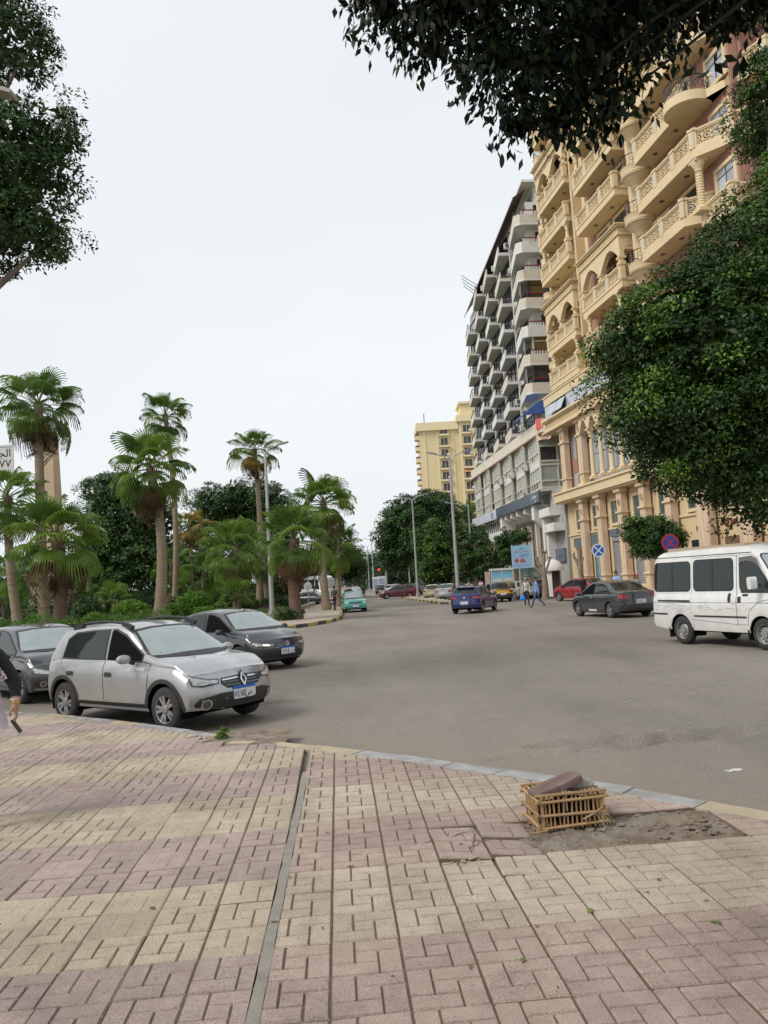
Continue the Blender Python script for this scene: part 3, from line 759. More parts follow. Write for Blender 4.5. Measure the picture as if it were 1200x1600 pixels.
# fascia, glazed strip, entablature
P('fascia_band', MB().box(-.9,SIDE,-.05,1.2,17.12,17.9).box(-1.0,SIDE,-.12,1.2,17.82,17.95), M_BEL)
n = 18; x = -.9
for i in range(n):
    w_ = 1.72; q = MB()
    if i in (1, 2):
        M = TRS((x+w_/2,-.02,16.95),(R(-24),0,0)); q.boxm(M @ Matrix.Translation((0,0,-.55)), w_-.1,.04,1.1); q.build('open_glass_pane', M_GLB, bb_)
        bx('window_opening', x+.05, x+w_-.05, .25, .3, 15.85, 17.1, M_MUL)
    else:
        q.box(x+.02,x+w_-.02,.02,.06,15.83,17.12); q.build('glass_pane', M_GLB, bb_)
    x += w_
bx('glazing_frame', -.88, SIDE, .061, .2, 15.8, 17.13, M_MUL)
b = MB().box(-1.1,SIDE,-.35,1.2,15.62,15.8).box(-1.0,SIDE,-.22,1.2,15.5,15.62).box(-.9,SIDE,-.05,1.2,14.85,15.5).box(-1.0,SIDE,-.2,1.2,14.7,14.85).box(-1.15,SIDE,-.36,1.2,14.55,14.7)
P('entablature', b, M_BEL)
fm = MB()
for k in range(2): fm.box(-.16+.0,.16,-.03,.02,-.22,.22)
orn = MB().box(-.17,.17,-.025,.02,-.25,-.21).box(-.17,.17,-.025,.02,.21,.25).box(-.17,-.13,-.025,.02,-.21,.21).box(.13,.17,-.025,.02,-.21,.21).box(-.07,.07,-.03,.02,-.08,.08).mesh('frieze_ornament', M_BEI)
for i in range(76): link('frieze_ornament', orn, bb_, Matrix.Translation((-.7+.41*i,-.05,15.17)))
# the arcaded hall: columns and pointed arches in front of tall glazing
bx('hall_glazing_back', 6.9, 17.2, .85, 1.05, 8.9, 14.55, M_MUL)
for i in range(6):
    for (z0, z1) in ((9.05,9.7),(9.7,11.3),(11.3,12.3),(12.3,13.9)):
        u = 6.95+1.71*i; q = MB()
        if (i, z0) in ((4, 9.7), (5, 9.05)): q.boxm(TRS((u+.84,.62,z1),(R(-14),0,0)) @ Matrix.Translation((0,0,-.8)), 1.5,.04,z1-z0-.03); q.build('open_glass_pane', M_GLB, bb_)
        else: q.box(u+.03,u+1.68,.80,.84,z0+.025,z1-.025); q.build('glass_pane', M_GLB, bb_)
arch_wall(6.55, 17.0, 6, 13.25, .95, 14.54, -.02, .45, .30, bb_, M_BEL, 'pointed_arch')
for i in range(7): column(bb_, 6.55+1.742*i, .2, 9.2, 13.27, .17, .32) if 0 < i < 6 else None
def stone_pilaster(u, y, z0, z1, w=.95):
    p = empty('pilaster', bb_); H = z1-z0
    MB().box(u-w/2,u+w/2,y,y+.5,z0,z1-.3).build('shaft', M_STONE, p)
    for e, d_, za, zc in ((.12,.14,z0,z0+.25),(.08,.09,z0+.25+H*.14,z0+.37+H*.14),(.1,.12,z1-.3-H*.2,z1-.16-H*.2),(.14,.16,z1-.3,z1)): MB().box(u-w/2-e,u+w/2+e,y-d_,y+.5,za,zc).build('moulding', M_BEL, p)
    MB().box(u-.09,u+.09,y-.03,y+.01,z0+H*.24,z0+H*.66).box(u-.2,u+.2,y-.03,y+.01,z0+H*.05,z0+H*.13).lathe([(.01,0),(.24,0),(.24,.04)],14,M=TRS((u,y-.0,z1-.3-H*.1),(pi/2,0,0))).build('inlay', M_BEL, p)
for u in (2.2, 6.0, 17.4): stone_pilaster(u, .15, 8.9, 14.56)
for i in range(5): stone_pilaster(19.8+2.6*i, .2, 8.9, 14.56, .7)
for u in (.75, 3.3, 4.6, 18.1, 21.0, 23.6):
    p = empty('arched_window', bb_)
    ap = [(u-.45,11.6),(u+.45,11.6)]+[(u+.45*cos(a),13.2+.5*sin(a)) for a in [k*pi/8 for k in range(9)]]
    MB().prism([(x,z) for x,z in ap], -.95, -.88, M=Matrix.Rotation(pi/2,4,'X')).build('pane', M_GLB, p)
    MB().box(u-.5,u+.5,.8,1.0,9.0,10.3).build('lower_pane', M_GLB, p)
    MB().box(u-.56,u-.46,.78,1.09,8.95,13.3).box(u+.46,u+.56,.78,1.09,8.95,13.3).box(u-.56,u+.56,.8,1.09,10.3,11.6).build('frame', M_PINK if u < 5 else M_BEL, p)
bx('pink_spandrel', 2.7, 5.55, 1.02, 1.12, 12.4, 14.55, M_PINK); bx('pink_spandrel', .31, 1.75, 1.02, 1.12, 8.9, 14.55, M_PINK)
# string course above the ground floor
P('string_course', MB().box(.0,SIDE,-.1,1.2,8.12,8.8).box(-.1,SIDE,-.22,1.2,8.8,8.95).box(0.1,SIDE,.05,1.2,7.98,8.12), M_BEL)
# ground floor
for u in (4.75, 8.2, 12.0, 15.6, 19.1): stone_pilaster(u, .35, .14, 7.98, .8)
for u in (23.2, 27.4, 29.9): stone_pilaster(u, .3, .14, 7.98, 1.25)
for (u0, u1) in ((2.4,3.9),(5.9,7.4),(9.4,11.0),(13.2,14.8),(17.0,18.5),(20.7,22.4),(24.6,26.2)): window(u0, u1, 5.5, 7.2, .98, M_GLG, M_BEL, mull=1)
def shutter(u0, u1, z0, z1, y):
    p = empty('roller_shutter', bb_)
    k = int((z1-z0)/.12)
    b = MB()
    for i in range(k): b.add([(u0,y,z0+.12*i),(u1,y,z0+.12*i),(u1,y-.035,z0+.12*i+.05),(u0,y-.035,z0+.12*i+.05),(u1,y,z0+.12*i+.115),(u0,y,z0+.12*i+.115)],[(0,1,2,3),(3,2,4,5)])
    b.build('slats', M_SHUT, p); MB().box(u0-.1,u0,y-.08,y+.05,z0,z1).box(u1,u1+.1,y-.08,y+.05,z0,z1).box(u0,u1,y-.12,y+.05,z1,z1+.3).build('housing', M_SHUT, p)
shutter(9.3,11.3,.14,4.1,.95); shutter(13.0,14.9,.14,3.7,.95); shutter(16.4,18.4,.14,3.7,.95)
bx('shop_sign_board', 5.35, 7.6, .80, .95, 4.05, 4.9, M_SIGNG); bx('shop_sign_board', 1.6, 4.2, .80, .95, 4.0, 4.8, M_SIGNG); bx('shop_sign_board', 9.0, 11.5, .78, .9, 4.45, 5.05, M_SIGNG)
p = empty('shop_door', bb_); MB().box(5.7,7.4,.93,.985,.3,4.0).build('glass', M_TEAL, p); MB().box(5.6,5.7,.9,.99,.14,4.0).box(7.4,7.5,.9,.99,.14,4.0).box(6.52,6.6,.9,.925,.3,4.0).build('frame', M_MUL, p)
bx('dark_entrance', 1.8, 4.2, .93, .99, .14, 3.9, mat('brown_stone', (.11,.075,.05), .8, c2=(.2,.14,.09), nscale=2))
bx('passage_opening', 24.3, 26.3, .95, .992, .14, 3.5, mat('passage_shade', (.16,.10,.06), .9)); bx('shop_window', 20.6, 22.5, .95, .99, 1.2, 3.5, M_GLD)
for u, s_ in ((22.0,'الق'),(25.3,'نصرية')): text('sign_lettering', ar(s_), .95, M_BRN, bb_, face_my(u,.93,4.5), .05)
P('moulding', MB().box(.3,SIDE,.9,1.02,5.05,5.2).box(.3,SIDE,.86,1.02,.14,.8), M_BEL)
# ------------------------------------------------------------------ the grey-white slab block with saw-tooth balconies
M_WHC = mat('white_concrete', (.66,.65,.62), .9, c2=(.74,.73,.70), nscale=.5, bump=.15, bscale=20, c3=(.47,.43,.37), n3=.6, f3=.6)
M_CRC = mat('stained_cream_concrete', (.62,.56,.46), .9, c2=(.69,.63,.53), nscale=.7, bump=.15, bscale=20, c3=(.40,.34,.27), n3=1.1, f3=.6)
M_DKW = mat('dark_window', (.028,.028,.032), .12, spec=.6, c2=(.06,.058,.06), nscale=1.3)
M_PALE = mat('pale_glass', (.33,.36,.34), .1, c2=(.43,.45,.42), nscale=.7, spec=.7, c3=(.25,.24,.18), n3=.9, f3=.7)
M_WFR = mat('cream_window_frame', (.63,.61,.52), .6, c2=(.56,.54,.45), nscale=2)
M_RED = mat('red_handrail', (.22,.025,.03), .5)
M_BRAIL = mat('black_railing', (.025,.025,.03), .5)
M_AMB = mat('amber_curtain_glass', (.16,.12,.035), .2, spec=.7, c2=(.11,.085,.03), nscale=3)
M_ACW = mat('ac_white', (.66,.65,.62), .6, c2=(.55,.53,.49), nscale=3)
M_SGN = mat('slate_sign', (.075,.09,.125), .4, c2=(.09,.105,.14), nscale=.6); M_SWH = mat('pale_sign', (.58,.62,.66), .5, c2=(.5,.54,.58), nscale=.4)
M_WTXT = mat('white_lettering', (.75,.75,.75), .5); M_DTXT = mat('navy_lettering', (.05,.06,.12), .5)
M_GCON = mat('grey_concrete', (.33,.32,.30), .9, c2=(.42,.40,.37), nscale=.8, bump=.15, bscale=20, c3=(.27,.25,.23), n3=.7)
M_BRNW = mat('brown_recess', (.17,.13,.10), .9, c2=(.23,.18,.145), nscale=1)
M_BLUE = mat('blue_awning', (.04,.10,.33), .7, c2=(.055,.13,.4), nscale=3); M_CLOTH = mat('pink_blanket', (.62,.42,.34), .9, c2=(.68,.52,.42), nscale=4); M_SAL = mat('salmon_cloth', (.62,.13,.09), .9)
gb = thing('apartment_block', 'grey-white concrete apartment block with rows of saw-tooth balconies and shop signs', 'building', (15.366, 70.494, 0), atan2(-1.0, .09))
def gx(name, x0, x1, y0, y1, z0, z1, m, par=gb): return MB().box(x0,x1,y0,y1,z0,z1).build(name, m, par)
gx('wall', -36.6,-6.6,1.5,18,15.2,38.2,M_WHC); gx('wall',-36,-3.2,1.6,18,0,15.2,M_GCON)
gx('wall', -26,-6.9,2.6,17,38.2,42.0,M_WHC)
GL = [16.9+2.9*k for k in range(8)]
def gwin(u0, u1, z0, z1, y, m=None, mull=1, name='window', fr=None):
    p = empty(name, gb); MB().box(u0,u1,y-.03,y-.012,z0,z1).build('pane', m or M_DKW, p)
    b = MB().box(u0-.07,u0,y-.1,y,z0-.07,z1+.07).box(u1,u1+.07,y-.1,y,z0-.07,z1+.07).box(u0,u1,y-.1,y,z1,z1+.07).box(u0,u1,y-.12,y,z0-.07,z0)
    for i in range(mull): x = lerp(u0,u1,(i+1)/(mull+1)); b.box(x-.04,x+.04,y-.09,y-.031,z0,z1)
    b.build('frame', fr or M_BRAIL, p)
def ac_unit(par, M, name='air_conditioner'):
    p = empty(name, par); p.matrix_local = M
    MB().box(-.42,.42,-.16,.16,0,.62).build('case', M_ACW, p)
    q = MB(); q.lathe([(.24,0),(.24,.02),(.06,.025),(.01,.025)],14,M=TRS((-.08,-.165,.31),(pi/2,0,0))); q.build('fan_grille', M_MUL, p)
    return p
r4_ = random.Random(44)
for k, z in enumerate(GL):
    pm = M_CRC if r4_.random() < .6 else M_WHC
    for i in range(4):
        u1 = -13.0-6.1*i; u0 = u1-5.5
        if k == 7 and i == 3: continue
        p = empty('balcony', gb); pmi = M_CRC if r4_.random() < .55 else M_WHC
        sl = [(u0,.75),(u1,.0),(u1,1.5),(u0,1.5)]
        MB().prism(sl, z-.12, z+.06).build('slab', M_WHC, p)
        b = MB(); t = .14                           # sloping parapet: saw-tooth front and the return facing the street corner
        b.prism([(u0,.75),(u1,.0),(u1,t),(u0,.75+t)], z+.06, z+.85); b.prism([(u1-t,t+.003),(u1,t+.003),(u1,1.5),(u1-t,1.5)], z+.06, z+.22)
        b.build('parapet', pmi, p)
        b = MB(); b.tube([(u0,.82,z+1.3),(u1-.1,.08,z+1.3)],.045,5)
        for j in range(9): f = j/8; x, y = lerp(u0,u1-.1,f), lerp(.82,.08,f); b.tube([(x,y,z+.95),(x,y,z+1.3)],.02,4)
        b.tube([(u1-.05,.1,z+1.0),(u1-.05,1.5,z+1.0)],.04,5); b.tube([(u1-.05,.1,z+.6),(u1-.05,1.5,z+.6)],.03,5)
        b.build('railing', M_BRAIL, p)
        # bracket fin between bays
        MB().prism([(u1+.05,1.2),(u1+.3,1.2),(u1+.3,1.5),(u1+.05,1.5)], z-.7, z+2.2).build('fin', M_WHC, p)
        gwin(u0+.25, u1-.2, z+.15, z+2.6, 1.5, mull=r4_.choice([2,3,4]))
        gwin(u1+.4, u1+1.05, z+.9, z+2.4, 1.5, mull=0)
        if r4_.random() < .45: ac_unit(gb, TRS((u1+.75,.95,z+.3),(0,0,r4_.choice([0,pi/2]))))
    # corner balcony turning towards the viewer
    if k == 0: continue
    u0, u1, D = -11.6, -5.5, 9.0
    p = empty('corner_balcony', gb); pmi = M_CRC if k % 3 else M_WHC
    MB().prism([(u0,.9),(u1-.5,0),(u1,.5),(u1,D),(-6.7,D),(-6.7,1.5),(u0,1.5)], z-.14, z+.06).build('slab', M_WHC, p)
    b = MB(); b.prism([(u0,.9),(u1-.5,0),(u1-.5,.16),(u0,1.06)], z+.06, z+.98); b.prism([(u1-.5,.003),(u1,.5),(u1,.72),(u1-.497,.163)], z+.06, z+.98); b.prism([(u1-.16,.73),(u1,.73),(u1,D),(u1-.16,D)], z+.06, z+.98)
    b.build('parapet', pmi, p)
    enclosed = k in (2, 4)
    b = MB(); b.box(u1-.14,u1-.04,.6,D,z+1.38,z+1.48); b.build('handrail', M_RED, p)
    b = MB(); b.tube([(u0,.98,z+1.42),(u1-.55,.08,z+1.42)],.05,5)
    for j in range(12): f = j/11; x, y = lerp(u0,u1-.55,f), lerp(.98,.08,f); b.tube([(x,y,z+.98),(x,y,z+1.42)],.03,4)
    b.build('front_railing', M_BRAIL, p)
    b = MB()
    for j in range(30): y = .7+.28*j; b.box(u1-.12,u1-.07,y,y+.14,z+.98,z+1.38)
    b.build('balusters', M_WHC if k not in (1,4) else M_BRAIL, p)
    if enclosed or k == 1:
        q = empty('glazed_enclosure', gb); 
        MB().box(u1-.35,u1-.3,1.0,D,z+1.0,z+2.8).build('pane', M_AMB if enclosed else M_DKW, q)
        b = MB()
        for j in range(5): y = 1.0+(D-1.0)*j/4; b.box(u1-.38,u1-.24,y-.09,y+.09,z+.98,z+2.8)
        b.box(u1-.38,u1-.25,1.0,D,z+2.3,z+2.42); b.prism([(u0+3.2,.75),(u0+3.35,.75),(u0+3.35,.95),(u0+3.2,.95)],z+.98,z+2.8)
        b.build('frame', M_WFR if k == 2 else M_BRAIL, q)
        q2 = MB(); q2.prism([(u0+3.3,.63),(u1-.7,.24),(u1-.7,.3),(u0+3.3,.69)], z+1.0, z+2.75); q2.build('pane', M_PALE, q)
    else:
        gx('wall_panel', -6.75, -6.55, 1.5, D, z, z+2.75, M_WHC); 
        p2 = empty('window', gb); MB().box(-6.55,-6.5,2.4,4.6,z+.3,z+2.3).build('pane', M_DKW, p2); MB().box(-6.56,-6.46,2.3,2.4,z+.2,z+2.4).box(-6.56,-6.46,4.6,4.7,z+.2,z+2.4).box(-6.56,-6.46,2.4,4.6,z+2.3,z+2.4).build('frame', M_BRAIL, p2)
    gwin(u0+.6, u0+3.0, z+.7, z+2.5, 1.5, mull=1)
# top: set-back attic with a dark sloping eave
b = MB(); b.prism([(-20,2.0),(-6.2,1.2),(-6.2,9),(-20,4)], 41.95, 42.2); b.build('roof_slab', M_WHC, gb)
MB().add([(-36.5,.7,38.3),(-6,.1,40.2),(-7.5,1.9,41.8),(-30,2.4,40.2)],[(0,1,2,3)]).add([(-36.5,.7,38.1),(-6,.1,40.0),(-6,.1,40.2),(-36.5,.7,38.3)],[(0,1,2,3)]).build('roof_eave', mat('dull_red_eave', (.13,.07,.065), .8, c2=(.2,.13,.11), nscale=2), gb)
gx('stair_tower', -33,-26,3,9,38.2,41.5,M_WHC)
for i in range(4): MB().tube([(-30+i,2,38.3),(-33+i*.5,.2-.2*i,41.5+.3*i)],.05,4).build('aerial', M_BRAIL, gb)
# first floor over the shops: blanket rail, awning
MB().prism([(-36.4,.0),(-2.2,.0),(-1.6,.6),(-1.6,8),(-36.4,8)], 15.15, 15.45).build('coping', M_CRC, gb)
MB().prism([(-36.4,.15),(-2.3,.15),(-1.8,.7),(-1.8,.9),(-36.4,.5)], 15.45, 16.4).build('parapet', M_CRC, gb)
MB().prism([(-36.5,-.12),(-2.2,-.12),(-1.5,.5),(-1.5,.9),(-36.5,.5)], 14.98, 15.15).build('brown_edge', mat('brown_edging', (.22,.12,.085), .8), gb)
z = 16.9
for i in range(4): gwin(-12+0-6*i, -9-6*i, 16.45, 18.3, 1.5, mull=3)
aw = thing('awning', 'blue fabric awning over a first floor balcony of the grey-white block', 'awning', gb.matrix_basis @ Vector((-6.9,.2,17.0)), atan2(-1.0,.09))
b = MB()
for i in range(10):
    f0, f1 = i/10, (i+1)/10
    prof = lambda f: [(-3.6+3.6*0,0,0)]
    for (xa, xb) in ((f0, f1),):
        P_ = lambda f, t: (-2.2+4.4*f, 1.3-t*2.3+.15*sin(f*pi*10)*t, 1.9-1.55*t**1.5+.06*cos(f*pi*10)*t)
        for j in range(4): b.add([P_(xa,j/4),P_(xb,j/4),P_(xb,(j+1)/4),P_(xa,(j+1)/4)],[(0,1,2,3)])
b.add([(2.2,1.3,1.9),(2.2,.4,1.6),(2.2,-1,.35),(2.2,1.3,.5)],[(0,1,2,3)]).build('canopy', M_BLUE, aw, 40)
MB().tube([(-2.2,1.2,.6),(-2.2,-1,.36)],.03,5).tube([(2.2,1.2,.6),(2.2,-1,.36)],.03,5).tube([(-2.2,-1,.36),(2.2,-1,.36)],.03,5).build('frame', M_BRAIL, aw)
bl = thing('blanket', 'pale pink blanket hung over the balcony corner beside the beige building', 'blanket', gb.matrix_basis @ Vector((-2.4,.45,15.3)), atan2(-1.0,.09)+.6)
b = MB()
for i in range(8):
    for j in range(6):
        q = lambda i, j: (-.9+i*.225, -.16-.05*sin(i*1.7)-.05*j*.2-.04*sin(j*2+i), 1.15-j*.33-.05*cos(i))
        b.add([q(i,j),q(i,j+1),q(i+1,j+1),q(i+1,j)],[(0,1,2,3)])
b.build('cloth', M_CLOTH, bl, 60)
b = MB()
for i in range(4):
    for j in range(4):
        q = lambda i, j: (-.75+i*.2, -.25-.05*sin(i*1.7)-.02*j, 1.25-j*.25)
        b.add([q(i,j),q(i,j+1),q(i+1,j+1),q(i+1,j)],[(0,1,2,3)])
b.build('salmon_cloth', M_SAL, bl, 60)
# glazed oriels z 9.8-15
def glazed(par, x0, y0, x1, y1, z0, z1, rows, ncol):
    L = math.hypot(x1-x0,y1-y0); a = atan2(y1-y0,x1-x0); M0 = TRS((x0,y0,0),(0,0,a))
    b = MB()
    zs = [lerp(z0,z1,r_) for r_ in rows]
    for zz in zs: b.boxm(M0 @ Matrix.Translation((L/2,0,zz)), L,.16,.16)
    for i in range(ncol+1): b.boxm(M0 @ Matrix.Translation((L*i/ncol,0,(z0+z1)/2)), .13,.15,z1-z0)
    b.build('frame', M_WFR, par)
    for ri in range(len(rows)-1):
        for i in range(ncol):
            d = MB(); d.boxm(M0 @ Matrix.Translation((L*(i+.5)/ncol,.03,(zs[ri]+zs[ri+1])/2)), L/ncol-.12,.03,zs[ri+1]-zs[ri]-.14)
            d.build('pane', M_DKW if r4_.random() < .16 else M_PALE, par)
for i in range(6):
    u1 = -3.2-5.4*i; u0 = u1-4.6
    p = empty('glazed_oriel', gb)
    MB().prism([(u0,.35),(u1,.0),(u1,1.6),(u0-.8,1.6)], 9.75, 9.95).build('sill', M_WFR, p)
    glazed(p, u0, .35, u1, .0, 9.9, 15.0, [.02,.17,.42,.56,.70,.98] if i < 3 else [.02,.17,.5,.66,.98], 4)
    glazed(p, u0-.8, 1.4, u0, .35, 9.9, 15.0, [.02,.17,.5,.66,.98], 1)
    glazed(p, u1, .08, u1, 1.5, 9.9, 15.0, [.02,.17,.5,.66,.98], 1)
    MB().prism([(u0+.1,.28),(u1-.1,-.06),(u1-.1,-.03),(u0+.1,.31)], 12.1, 12.75).build('white_panel', M_WHC, p)
    if i < 3: ac_unit(gb, TRS((u0-.2,-.15,12.3)))
ac_unit(gb, TRS((-9.0,-.2,10.1))); 
p = empty('glazed_oriel', gb); glazed(p, -3.1, .0, -3.1, 3.4, 9.9, 15.0, [.02,.15,.45,.52,.8,.98], 2)
MB().prism([(-3.3,-.02),(-3.0,-.02),(-3.0,3.5),(-3.3,3.5)],9.7,9.9).build('sill', M_WFR, p)
# shop sign bands
p = empty('shop_sign', gb); MB().box(-21.0,-3.3,-.35,-.1,8.7,9.75).box(-11.02,-10.98,-.36,-.1,8.7,9.75).build('board', M_SGN, p)
text('lettering', ar('مصر كابيتال') if 0 else ar('مصرف'), .62, M_WTXT, p, face_my(-4.9,-.36,9.35), .01); text('lettering', ar('بنكي')+' ', .3, M_WTXT, p, face_my(-4.4,-.36,8.95), .01)
p = empty('shop_sign', gb); MB().box(-35.2,-21.05,-.35,-.1,8.6,9.7).build('board', M_SWH, p)
text('lettering', ar('بنك'), .8, M_DTXT, p, face_my(-23.2,-.36,9.3), .01); text('lettering', 'BANK', .3, M_DTXT, p, face_my(-23.0,-.36,8.85), .01)
# concrete brackets and recessed columns under the signs
for i, u in enumerate((-20.4,-18.0,-15.4,-12.9,-10.0,-7.0)):
    big = i in (0, 5); zl = 5.6 if big else 6.9
    MB().prism([(-.1,8.68),(-.1,8.1),(1.5,zl+.6) if not big else (-.1,7.2),(1.6,zl)]+[(1.6,8.68)], u, u+(.9 if big else .5), M=Matrix(((0,0,1,0),(1,0,0,0),(0,1,0,0),(0,0,0,1)))).build('bracket', M_WHC, gb)
    MB().box(u+.05,u+.4,1.0,1.4,0,7.0).build('column', M_CRC, gb)
gx('recess_wall', -20.3,-4.0,1.5,1.58,.3,7.6,M_BRNW)
gx('tower_wall', -35.0,-21.2,.5,1.6,0,8.6,M_WHC)
for i in range(9): gx('slot_window', -32+1.1*i, -31.5+1.1*i, .46, .498, 7.3, 8.4, M_DKW)
for (u, z0) in ((-29,5.2),(-25,5.6),(-23.5,3.4),(-22.6,2.8)): gx('slot_window', u, u+.45, .46, .498, z0, z0+1.2, M_DKW)
# end bay towards the beige building: grey wall, two white hooded windows
gx('end_wall', -3.9, .4, .9, 3, 0, 9.7, M_GCON)
for z0, u in ((7.2,-4.3),(5.7,-3.2)):
    p = empty('hooded_window', gb); MB().box(u,u+3.3,-.15,.9,z0,z0+.75).build('hood', M_WHC, p); MB().box(u,u+.5,.1,.9,z0-3.2,z0).build('side_fin', M_WHC, p)
    MB().box(u+1.2,u+2.8,.84,.88,z0+.78,z0+1.25).build('pane', M_DKW, p); b = MB()
    for j in range(5): b.box(u+1.2+.38*j,u+1.28+.38*j,.78,.84,z0+.76,z0+1.3)
    b.build('bars', M_WHC, p)
gx('dark_sign', -2.8, -.1, .7, .88, 2.9, 4.1, M_SIGNG); 
text('lettering', '|YA', .7, M_TEAL, gb, face_my(-1.3,.69,3.5), .02)
gx('shop_front', -19, -5, .9, 1.0, .2, 2.8, M_GLG)

# ------------------------------------------------------------------ cream tower far behind
M_CRT = mat('cream_tower_render', (.66,.55,.32), .9, c2=(.72,.61,.37), nscale=.15, c3=(.60,.50,.30), n3=.08)
M_CRD = mat('cream_tower_trim', (.74,.63,.40), .9); M_ORA = mat('orange_blind', (.58,.30,.17), .9)
ct = thing('tower_block', 'pale yellow residential tower with small balconies beyond the trees', 'building', (10.3, 200, 0), 0)
def cx(name, x0, x1, y0, y1, z0, z1, m, par=ct): return MB().box(x0,x1,y0,y1,z0,z1).build(name, m, par)
cx('wall', 0,10.2,0,14,0,41,M_CRT); cx('wall', 10.2,22,-.8,14,0,43.2,M_CRT); cx('roof_parapet', -.8,10.4,-.8,14.2,40.2,42.3,M_CRD); cx('roof_parapet', 9.6,14,-1.6,14,42,43.6,M_CRD)
cx('stair_tower', 11,17.5,0,8,43.2,46.8,M_CRT); cx('stair_tower_cap', 10.5,18,-.5,8.3,46.8,47.4,M_CRD); cx('wall', 13.4,22,-.3,12,43.2,44.6,M_CRT)
for x in (1.2, 4.6, 8.6): cx('pilaster', x-.25,x+.25,-.18,0,16,40.2,M_CRD)
for x in (10.6, 13.9): cx('pilaster', x-.25,x+.25,-1.0,-.8,16,42,M_CRD)
for k in range(9):
    z = 15.4+2.97*k
    for x, y in ((5.3,0),(9.6-.3+.9,-.8)):
        x = 5.0 if y == 0 else 10.9
        p = empty('balcony', ct); MB().box(x,x+2.6,y-1.0,y,z-.5,z-.05).build('slab', M_CRD, p)
        b = MB(); b.box(x+.05,x+2.55,y-.97,y-.9,z+.5,z+.58); [b.box(x+.05+.25*j,x+.1+.25*j,y-.96,y-.91,z-.05,z+.5) for j in range(11)]; b.build('railing', M_MUL, p)
        p = empty('window', ct); MB().box(x+.4,x+2.2,y-.05,y-.02,z+.1,z+1.9).build('pane', M_DKW, p); MB().box(x+1.25,x+1.35,y-.09,y-.05,z+.1,z+1.9).box(x+.3,x+.4,y-.1,y,z,z+2).box(x+2.2,x+2.3,y-.1,y,z,z+2).build('frame', M_CRD, p)
        if (k*2+(y < 0)) % 5 in (2, 3): MB().box(x+1.7,x+2.5,y-1.35,y-1.0,z+.1,z+.7).build('air_conditioner', M_ACW, ct)
        if (k, y < 0) in ((2,False),(4,True),(0,True)): MB().add([(x,y-.02,z+2.3),(x+2.6,y-.02,z+2.3),(x+2.6,y-1.1,z+1.5),(x,y-1.1,z+1.5)],[(0,1,2,3)]).build('blind', M_ORA, ct)
    p = empty('balcony', ct); MB().box(-1.1,0,1.0,4.5,z-.9,z+.1).build('slab', M_CRD, p); MB().box(-1.08,-1.0,1.0,4.5,z+.1,z+.6).box(-1.0,0,1.0,1.06,z+.1,z+.6).build('railing', M_MUL, p)
    for x in (14.6, 16.6, 18.2): 
        p = empty('small_window', ct); MB().box(x,x+.9,-.85,-.82,z+.9,z+1.8).build('pane', M_DKW, p); MB().box(x+.4,x+.5,-.9,-.85,z+.9,z+1.8).box(x,x+.9,-.9,-.86,z+1.3,z+1.38).build('frame', M_CRD, p)
MB().tube([(1.5,1,42),(1.5,1,45)],.12,5).build('roof_mast', M_MUL, ct)
# ------------------------------------------------------------------ vegetation
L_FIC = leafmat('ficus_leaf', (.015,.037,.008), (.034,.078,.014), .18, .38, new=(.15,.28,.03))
L_FICD = leafmat('ficus_leaf_dark', (.024,.055,.015), (.05,.105,.026), .15, .4, new=(.11,.21,.035))
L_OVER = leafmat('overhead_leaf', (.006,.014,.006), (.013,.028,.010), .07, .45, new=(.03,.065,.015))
L_FAR = leafmat('far_leaf', (.028,.060,.024), (.055,.105,.04), .2, .5, new=(.09,.17,.05))
L_HEDGE = leafmat('hedge_leaf', (.06,.135,.018), (.115,.235,.035), .28, .4, new=(.16,.26,.04))
L_SHRUB = leafmat('shrub_leaf', (.055,.095,.03), (.105,.155,.055), .2, .5, new=(.18,.24,.06))
L_LIME = leafmat('lime_leaf', (.085,.19,.018), (.15,.31,.035), .3, .45, new=(.20,.34,.05))
M_BARK = mat('bark', (.13,.105,.08), .95, c2=(.2,.165,.125), nscale=3, stretch=(1,1,.25), bump=.7, bscale=14)
M_CUTB = mat('pruned_bark', (.22,.175,.13), .95, c2=(.31,.255,.19), nscale=4, stretch=(1,1,.4), bump=.6, bscale=14, c3=(.14,.11,.085), n3=2)
def leaf_mesh(name, pos, axis, size, ratio, tint, m, seed, fold=.25, nrm=None):
    rs = np.random.RandomState(seed); n = len(pos)
    ax = axis/np.linalg.norm(axis, axis=1, keepdims=True)
    rnd = rs.normal(size=(n,3)) if nrm is None else nrm+rs.normal(size=(n,3))*.28
    side = np.cross(ax, rnd); side /= np.linalg.norm(side, axis=1, keepdims=True)+1e-9
    up = np.cross(side, ax); s = size[:,None]
    V = np.empty((n,4,3))
    V[:,0] = pos; V[:,2] = pos+ax*s
    V[:,1] = pos+ax*s*.45+side*s*ratio*.5+up*s*fold*.3; V[:,3] = pos+ax*s*.45-side*s*ratio*.5+up*s*fold*.3
    me = np_mesh(name, V.reshape(-1,3), np.arange(4*n).reshape(n,4), m, smooth=False)
    at = me.attributes.new('tint','FLOAT','FACE'); at.data.foreach_set('value', tint.astype(np.float32))
    return me
